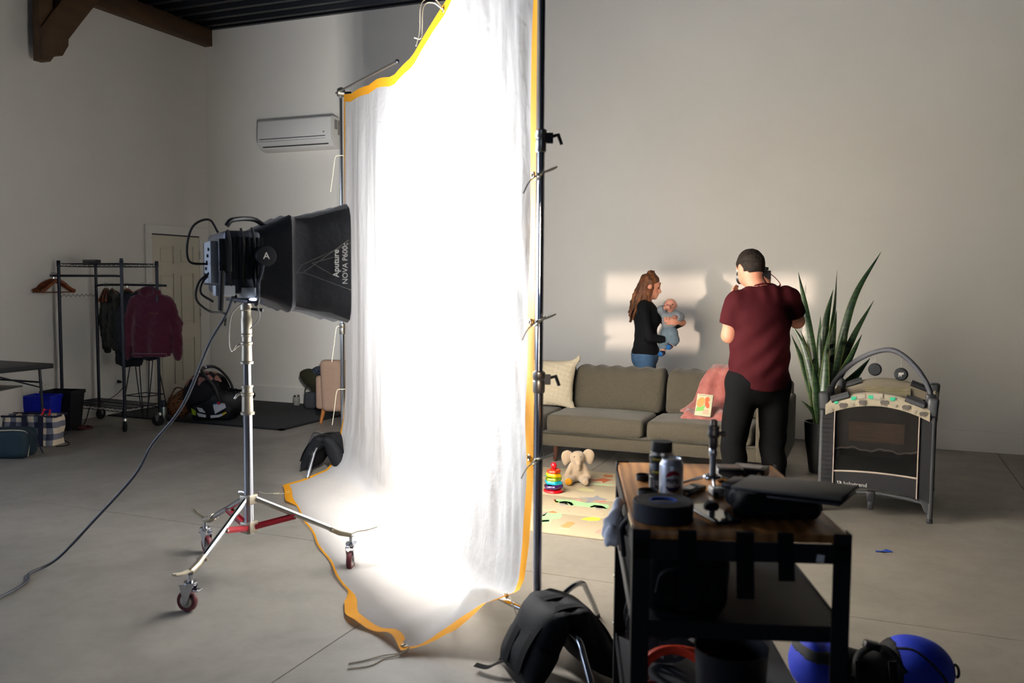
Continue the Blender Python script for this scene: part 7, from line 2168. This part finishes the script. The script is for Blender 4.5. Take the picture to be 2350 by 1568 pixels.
MB().prism([(-0.145, -0.062), (0.16, -0.062), (0.16, 0.062), (-0.145, 0.062)], -0.0045, 0.0045, Mt).build('cover', mat('charcoal case', '#47443F', 0.55, spec=0.3), tb2, bevel=0.003)
MB().prism([(-0.145, -0.066), (0.155, -0.066), (0.155, 0.058), (-0.145, 0.058)], -0.018, -0.010, Mt).build('tablet', M_BLACK, tb2, bevel=0.003)
MB().prism([(-0.19, -0.03), (-0.145, -0.03), (-0.145, 0.05), (-0.19, 0.05)], -0.014, 0.0, Mt).build('fold_flap', M_BLACK, tb2, bevel=0.004)

# ---- tape strips hanging from the front edge, tag, rag, clamp
M_STRIP = mat('black tape strip', '#0A0B0E', 0.7, spec=0.2)
for k, (x, w, l) in enumerate(((-0.135, 0.046, 0.20), (0.008, 0.044, 0.165), (0.108, 0.040, 0.115))):
    t = on_cart('tape_strip', ['widest strip of black tape hanging from the cart edge near the tape roll', 'middle strip of black tape hanging from the front cart edge', 'short right strip of black tape hanging from the front cart edge'][k], 'tape strip', x, -HLc - 0.0, TOP, group='tape strips on the cart edge')
    pts = bez([(0, 0.018, 0.0012), (0, 0.004, 0.0016), (0, -0.0045, -0.006), (0.002, -0.006, -l * 0.5), (0.004, -0.010, -l)], 5)
    wv = np.array((w / 2, 0, 0))
    MB().grid(np.stack([pts - wv, pts + wv], 1)).build('strip', M_STRIP, t, solid=0.0012)
tg = on_cart('paper_tag', 'small white paper tag on the right of the front cart rail', 'tag', 0.195, -HLc - 0.001, TOP - 0.058)
MB().box((0, -0.001, 0.0), (0.018, 0.001, 0.019), rotm(0, 0.1)).build('paper', mat('white paper', '#D8D8D8', 0.7), tg)
rg2 = on_cart('white_rag', 'white cloth rag hanging from the left side of the cart', 'rag', -0.300, -0.10, 0.765)
def fn(P):
    d = sd_cone(P, (0.010, 0.03, 0.112), (0.0, 0.02, 0.06), 0.016, 0.022)
    d = smin(d, sd_box(P, (-0.008, 0.0, 0.030), (0.020, 0.034, 0.030), 0.012, rotm(0.3, 0.2, 0.2)), 0.012)
    d = smin(d, sd_box(P, (-0.004, 0.038, 0.022), (0.010, 0.020, 0.026), 0.007, rotm(-0.35, 0, 0)), 0.008)
    return d + 0.006 * wav(P, 85, 1) + 0.004 * np.sin(P[..., 1] * 170 + 40 * P[..., 2])
solid('cloth', fn, (-0.06, -0.06, -0.02), (0.05, 0.08, 0.15), 0.0045, mat('white cotton rag', '#ECEDF2', 0.9), rg2, 1)
cl = on_cart('spring_clamp', 'black spring clamp gripping the left side of the cart', 'clamp', -HWc - 0.012, -0.23, TOP - 0.10)
MB().tube(bez([(0.012, 0, 0.075), (-0.004, 0, 0.05), (0.0, 0.006, 0.0), (0.004, 0.01, -0.03)], 5), 0.008, 8).build('jaw', M_BLACK, cl)
MB().tube(bez([(0.002, 0.03, 0.07), (-0.008, 0.025, 0.045), (-0.006, 0.02, 0.01), (-0.002, 0.03, -0.02)], 5), 0.0075, 8).build('handle', M_RUBBER, cl)

# ---- lower shelf: orange cable, black reel, black bucket
oc = on_cart('extension_cable', 'coiled orange extension cable on the lower cart shelf', 'cable', -0.125, -0.16, 0.3005)
rr_ = np.random.RandomState(2)
M_ORG = mat('orange cable jacket', '#D23A1A', 0.45)
for k in range(9):
    tilt, r = 0.75 + 0.3 * rr_.rand(), 0.085 + 0.02 * rr_.rand()
    cx, cy, cz = 0.02 * (rr_.rand() - 0.5), 0.05 * (rr_.rand() - 0.5), 0.088 + 0.012 * rr_.rand()
    q = rotm(tilt, 0.2 * (rr_.rand() - 0.5), 0.3 * (rr_.rand() - 0.5))
    C_ = np.array([(r * 1.05 * math.cos(a), r * 0.92 * math.sin(a), 0.006 * math.sin(2 * a + k)) for a in np.linspace(0, 2 * PI, 30, endpoint=False)]) @ q.T + np.array((cx, cy, cz))
    C_[:, 2] = np.maximum(C_[:, 2], 0.006)
    MB().tube(C_, 0.0052, 8, closed=True).build('loop', M_ORG, oc)
MB().cyl((0.03, 0.04, 0.165), (0.085, 0.03, 0.162), 0.0095, n=12).build('plug', mat('bright orange plug', '#D8502A', 0.4), oc)
MB().tube(bez([(0.08, 0.03, 0.16), (0.20, 0.12, 0.13), (0.27, 0.06, 0.06), (0.30, -0.08, 0.01), (0.27, -0.16, 0.007)], 6), 0.0052, 8).build('loose_end', M_ORG, oc)
MB().tube(circle((-0.072, -0.045, 0.075), 0.022, 14, rotm(1.2, 0.3, 0)), 0.004, 6, closed=True, squash=(1, 3)).build('cable_tie', mat('dark red strap', '#7E1E1A'), oc)
re_ = on_cart('cable_reel', 'black plastic cable reel behind the orange cable on the lower shelf', 'cable reel', -0.125, 0.20, 0.3005)
def reel_disc(y):
    m = MB()
    n = 40
    for k in range(n):
        a0, a1 = 2 * PI * k / n, 2 * PI * (k + 1) / n
        for (r0, r1) in ((0.105, 0.122), (0.045, 0.068)):
            m.grid(np.array([[(r * math.cos(a), y, 0.123 + r * math.sin(a)) for r in (r0, r1)] for a in (a0, a1)]))
        if k % 5 < 2:
            m.grid(np.array([[(r * math.cos(a), y, 0.123 + r * math.sin(a)) for r in (0.068, 0.105)] for a in (a0, a1)]))
    return m
for y in (-0.05, 0.05):
    reel_disc(y).build('flange', mat('grey reel plastic', '#3C3D40', 0.5), re_, solid=0.004, smooth=False)
MB().cyl((0, -0.05, 0.123), (0, 0.05, 0.123), 0.05, n=28).build('drum', M_BLACK, re_)
bu = on_cart('waste_bucket', 'black open bucket on the front of the lower cart shelf', 'bucket', 0.028, -0.18, 0.3005)
MB().lathe([(0.0, 0.0), (0.088, 0.0), (0.092, 0.004), (0.102, 0.20), (0.104, 0.205), (0.100, 0.205), (0.089, 0.008), (0.0, 0.006)], 36).build('tub', mat('dark grey tub', '#17181C', 0.5, spec=0.3), bu)
MB().box((0.02, -0.099, 0.12), (0.03, 0.002, 0.03), rotm(0, 0.6)).build('scuff_label', mat('grey scuffed label', '#303338', 0.6), bu)

eb = on_cart('equipment_bag', 'bulky black equipment bag on the middle cart shelf', 'bag', -0.125, -0.13, 0.6605)
solid('shell', lambda P: sd_box(P, (0, 0, 0.083), (0.115, 0.235, 0.082), 0.035) + 0.004 * wav(P, 30, 4), (-0.15, -0.28, -0.01), (0.15, 0.28, 0.19), 0.011, mat('soft black nylon', '#0D0E12'), eb)
MB().tube(bez([(-0.08, -0.232, 0.06), (-0.06, -0.25, 0.12), (0.04, -0.25, 0.13), (0.07, -0.232, 0.06)], 6), 0.009, 6, squash=(0.4, 1)).build('handle', M_RUBBER, eb)

# =================================================================== ON THE FLOOR AT THE RIGHT
du = thing('duffel_bag', 'blue and black duffel bag on the floor beside the cart', 'bag', (0.045, 3.47, 0), math.radians(20))
M_BLUE = mat('royal blue nylon', '#0E2EAE', 0.65, bump=0.2, bscale=30)
M_BLKN = mat('black duffel nylon', '#0C0D10', 0.7, spec=0.25, bump=0.15, bscale=60)
def fn(P):
    X = P[..., 0]
    d = sd_cone(P, (-0.20, 0, 0.085), (0.20, 0, 0.085), 0.10, 0.10)
    d = smin(d, sd_ell(P, (0.13, 0, 0.12), (0.13, 0.10, 0.095)), 0.05)
    d = smin(d, sd_ell(P, (-0.235, 0, 0.125), (0.055, 0.11, 0.095)), 0.03)
    d = d + 0.035 * np.exp(-((X + 0.02) / 0.10) ** 2) * np.clip(P[..., 2] / 0.1, 0, 1) + 0.006 * wav(P, 20, 1)
    return np.maximum(d + 0.0, 0.002 - P[..., 2])
def fnb(P):
    return np.maximum(fn(P) - 0.003, np.abs(P[..., 0] + 0.03) - 0.115)
solid('body', fn, (-0.36, -0.17, -0.02), (0.37, 0.17, 0.29), 0.009, M_BLUE, du)
solid('centre_panel', fnb, (-0.2, -0.18, -0.02), (0.12, 0.18, 0.29), 0.009, M_BLKN, du)
def fnc(P):
    return np.maximum(fn(P) - 0.003, np.abs(P[..., 2] - 0.165 + 0.25 * (P[..., 0] + 0.24)) - 0.022 + 10 * np.clip(P[..., 0] + 0.17, 0, 1))
solid('end_band', fnc, (-0.36, -0.18, 0.08), (-0.10, 0.18, 0.29), 0.009, mat('charcoal webbing', '#232427', 0.8), du)
MB().tube(bez([(-0.10, -0.10, 0.10), (-0.07, -0.06, 0.165), (0.0, -0.03, 0.185), (0.05, -0.05, 0.175), (0.09, -0.10, 0.12)], 6), 0.014, 8, squash=(0.4, 1)).build('handle', M_BLKN, du)
MB().tube(bez([(0.05, -0.085, 0.205), (0.12, -0.10, 0.20), (0.20, -0.125, 0.13), (0.24, -0.13, 0.06)], 6), 0.009, 6, squash=(0.5, 1)).build('zipper', M_BLKN, du)
MB().box((-0.01, -0.02, 0.185), (0.06, 0.035, 0.03), rotm(0, 0.2)).build('buckle', M_BLACK, du, bevel=0.006)
MB().tube(circle((0.297, -0.03, 0.10), 0.022, 16, rotm(0, PI / 2)), 0.005, 6, closed=True).build('end_ring', M_BLACK, du)
for x in (-0.09, 0.03):
    MB().box((x, -0.128, 0.12), (0.03, 0.006, 0.10), rotm(-0.3)).build('side_strap', M_BLKN, du, bevel=0.002)
bt = thing('tape_scrap', 'small torn scrap of blue tape on the concrete floor', 'tape scrap', (0.109, 5.355, 0), 0.3)
MB().grid(np.array([[(-0.045, -0.012, 0.002), (-0.04, 0.014, 0.004)], [(-0.01, -0.02, 0.010), (-0.012, 0.012, 0.002)], [(0.02, -0.012, 0.003), (0.022, 0.018, 0.012)], [(0.048, -0.006, 0.002), (0.05, 0.012, 0.004)]])).build('scrap', mat('blue painter tape', '#1C3F96', 0.7), bt, solid=0.0006)
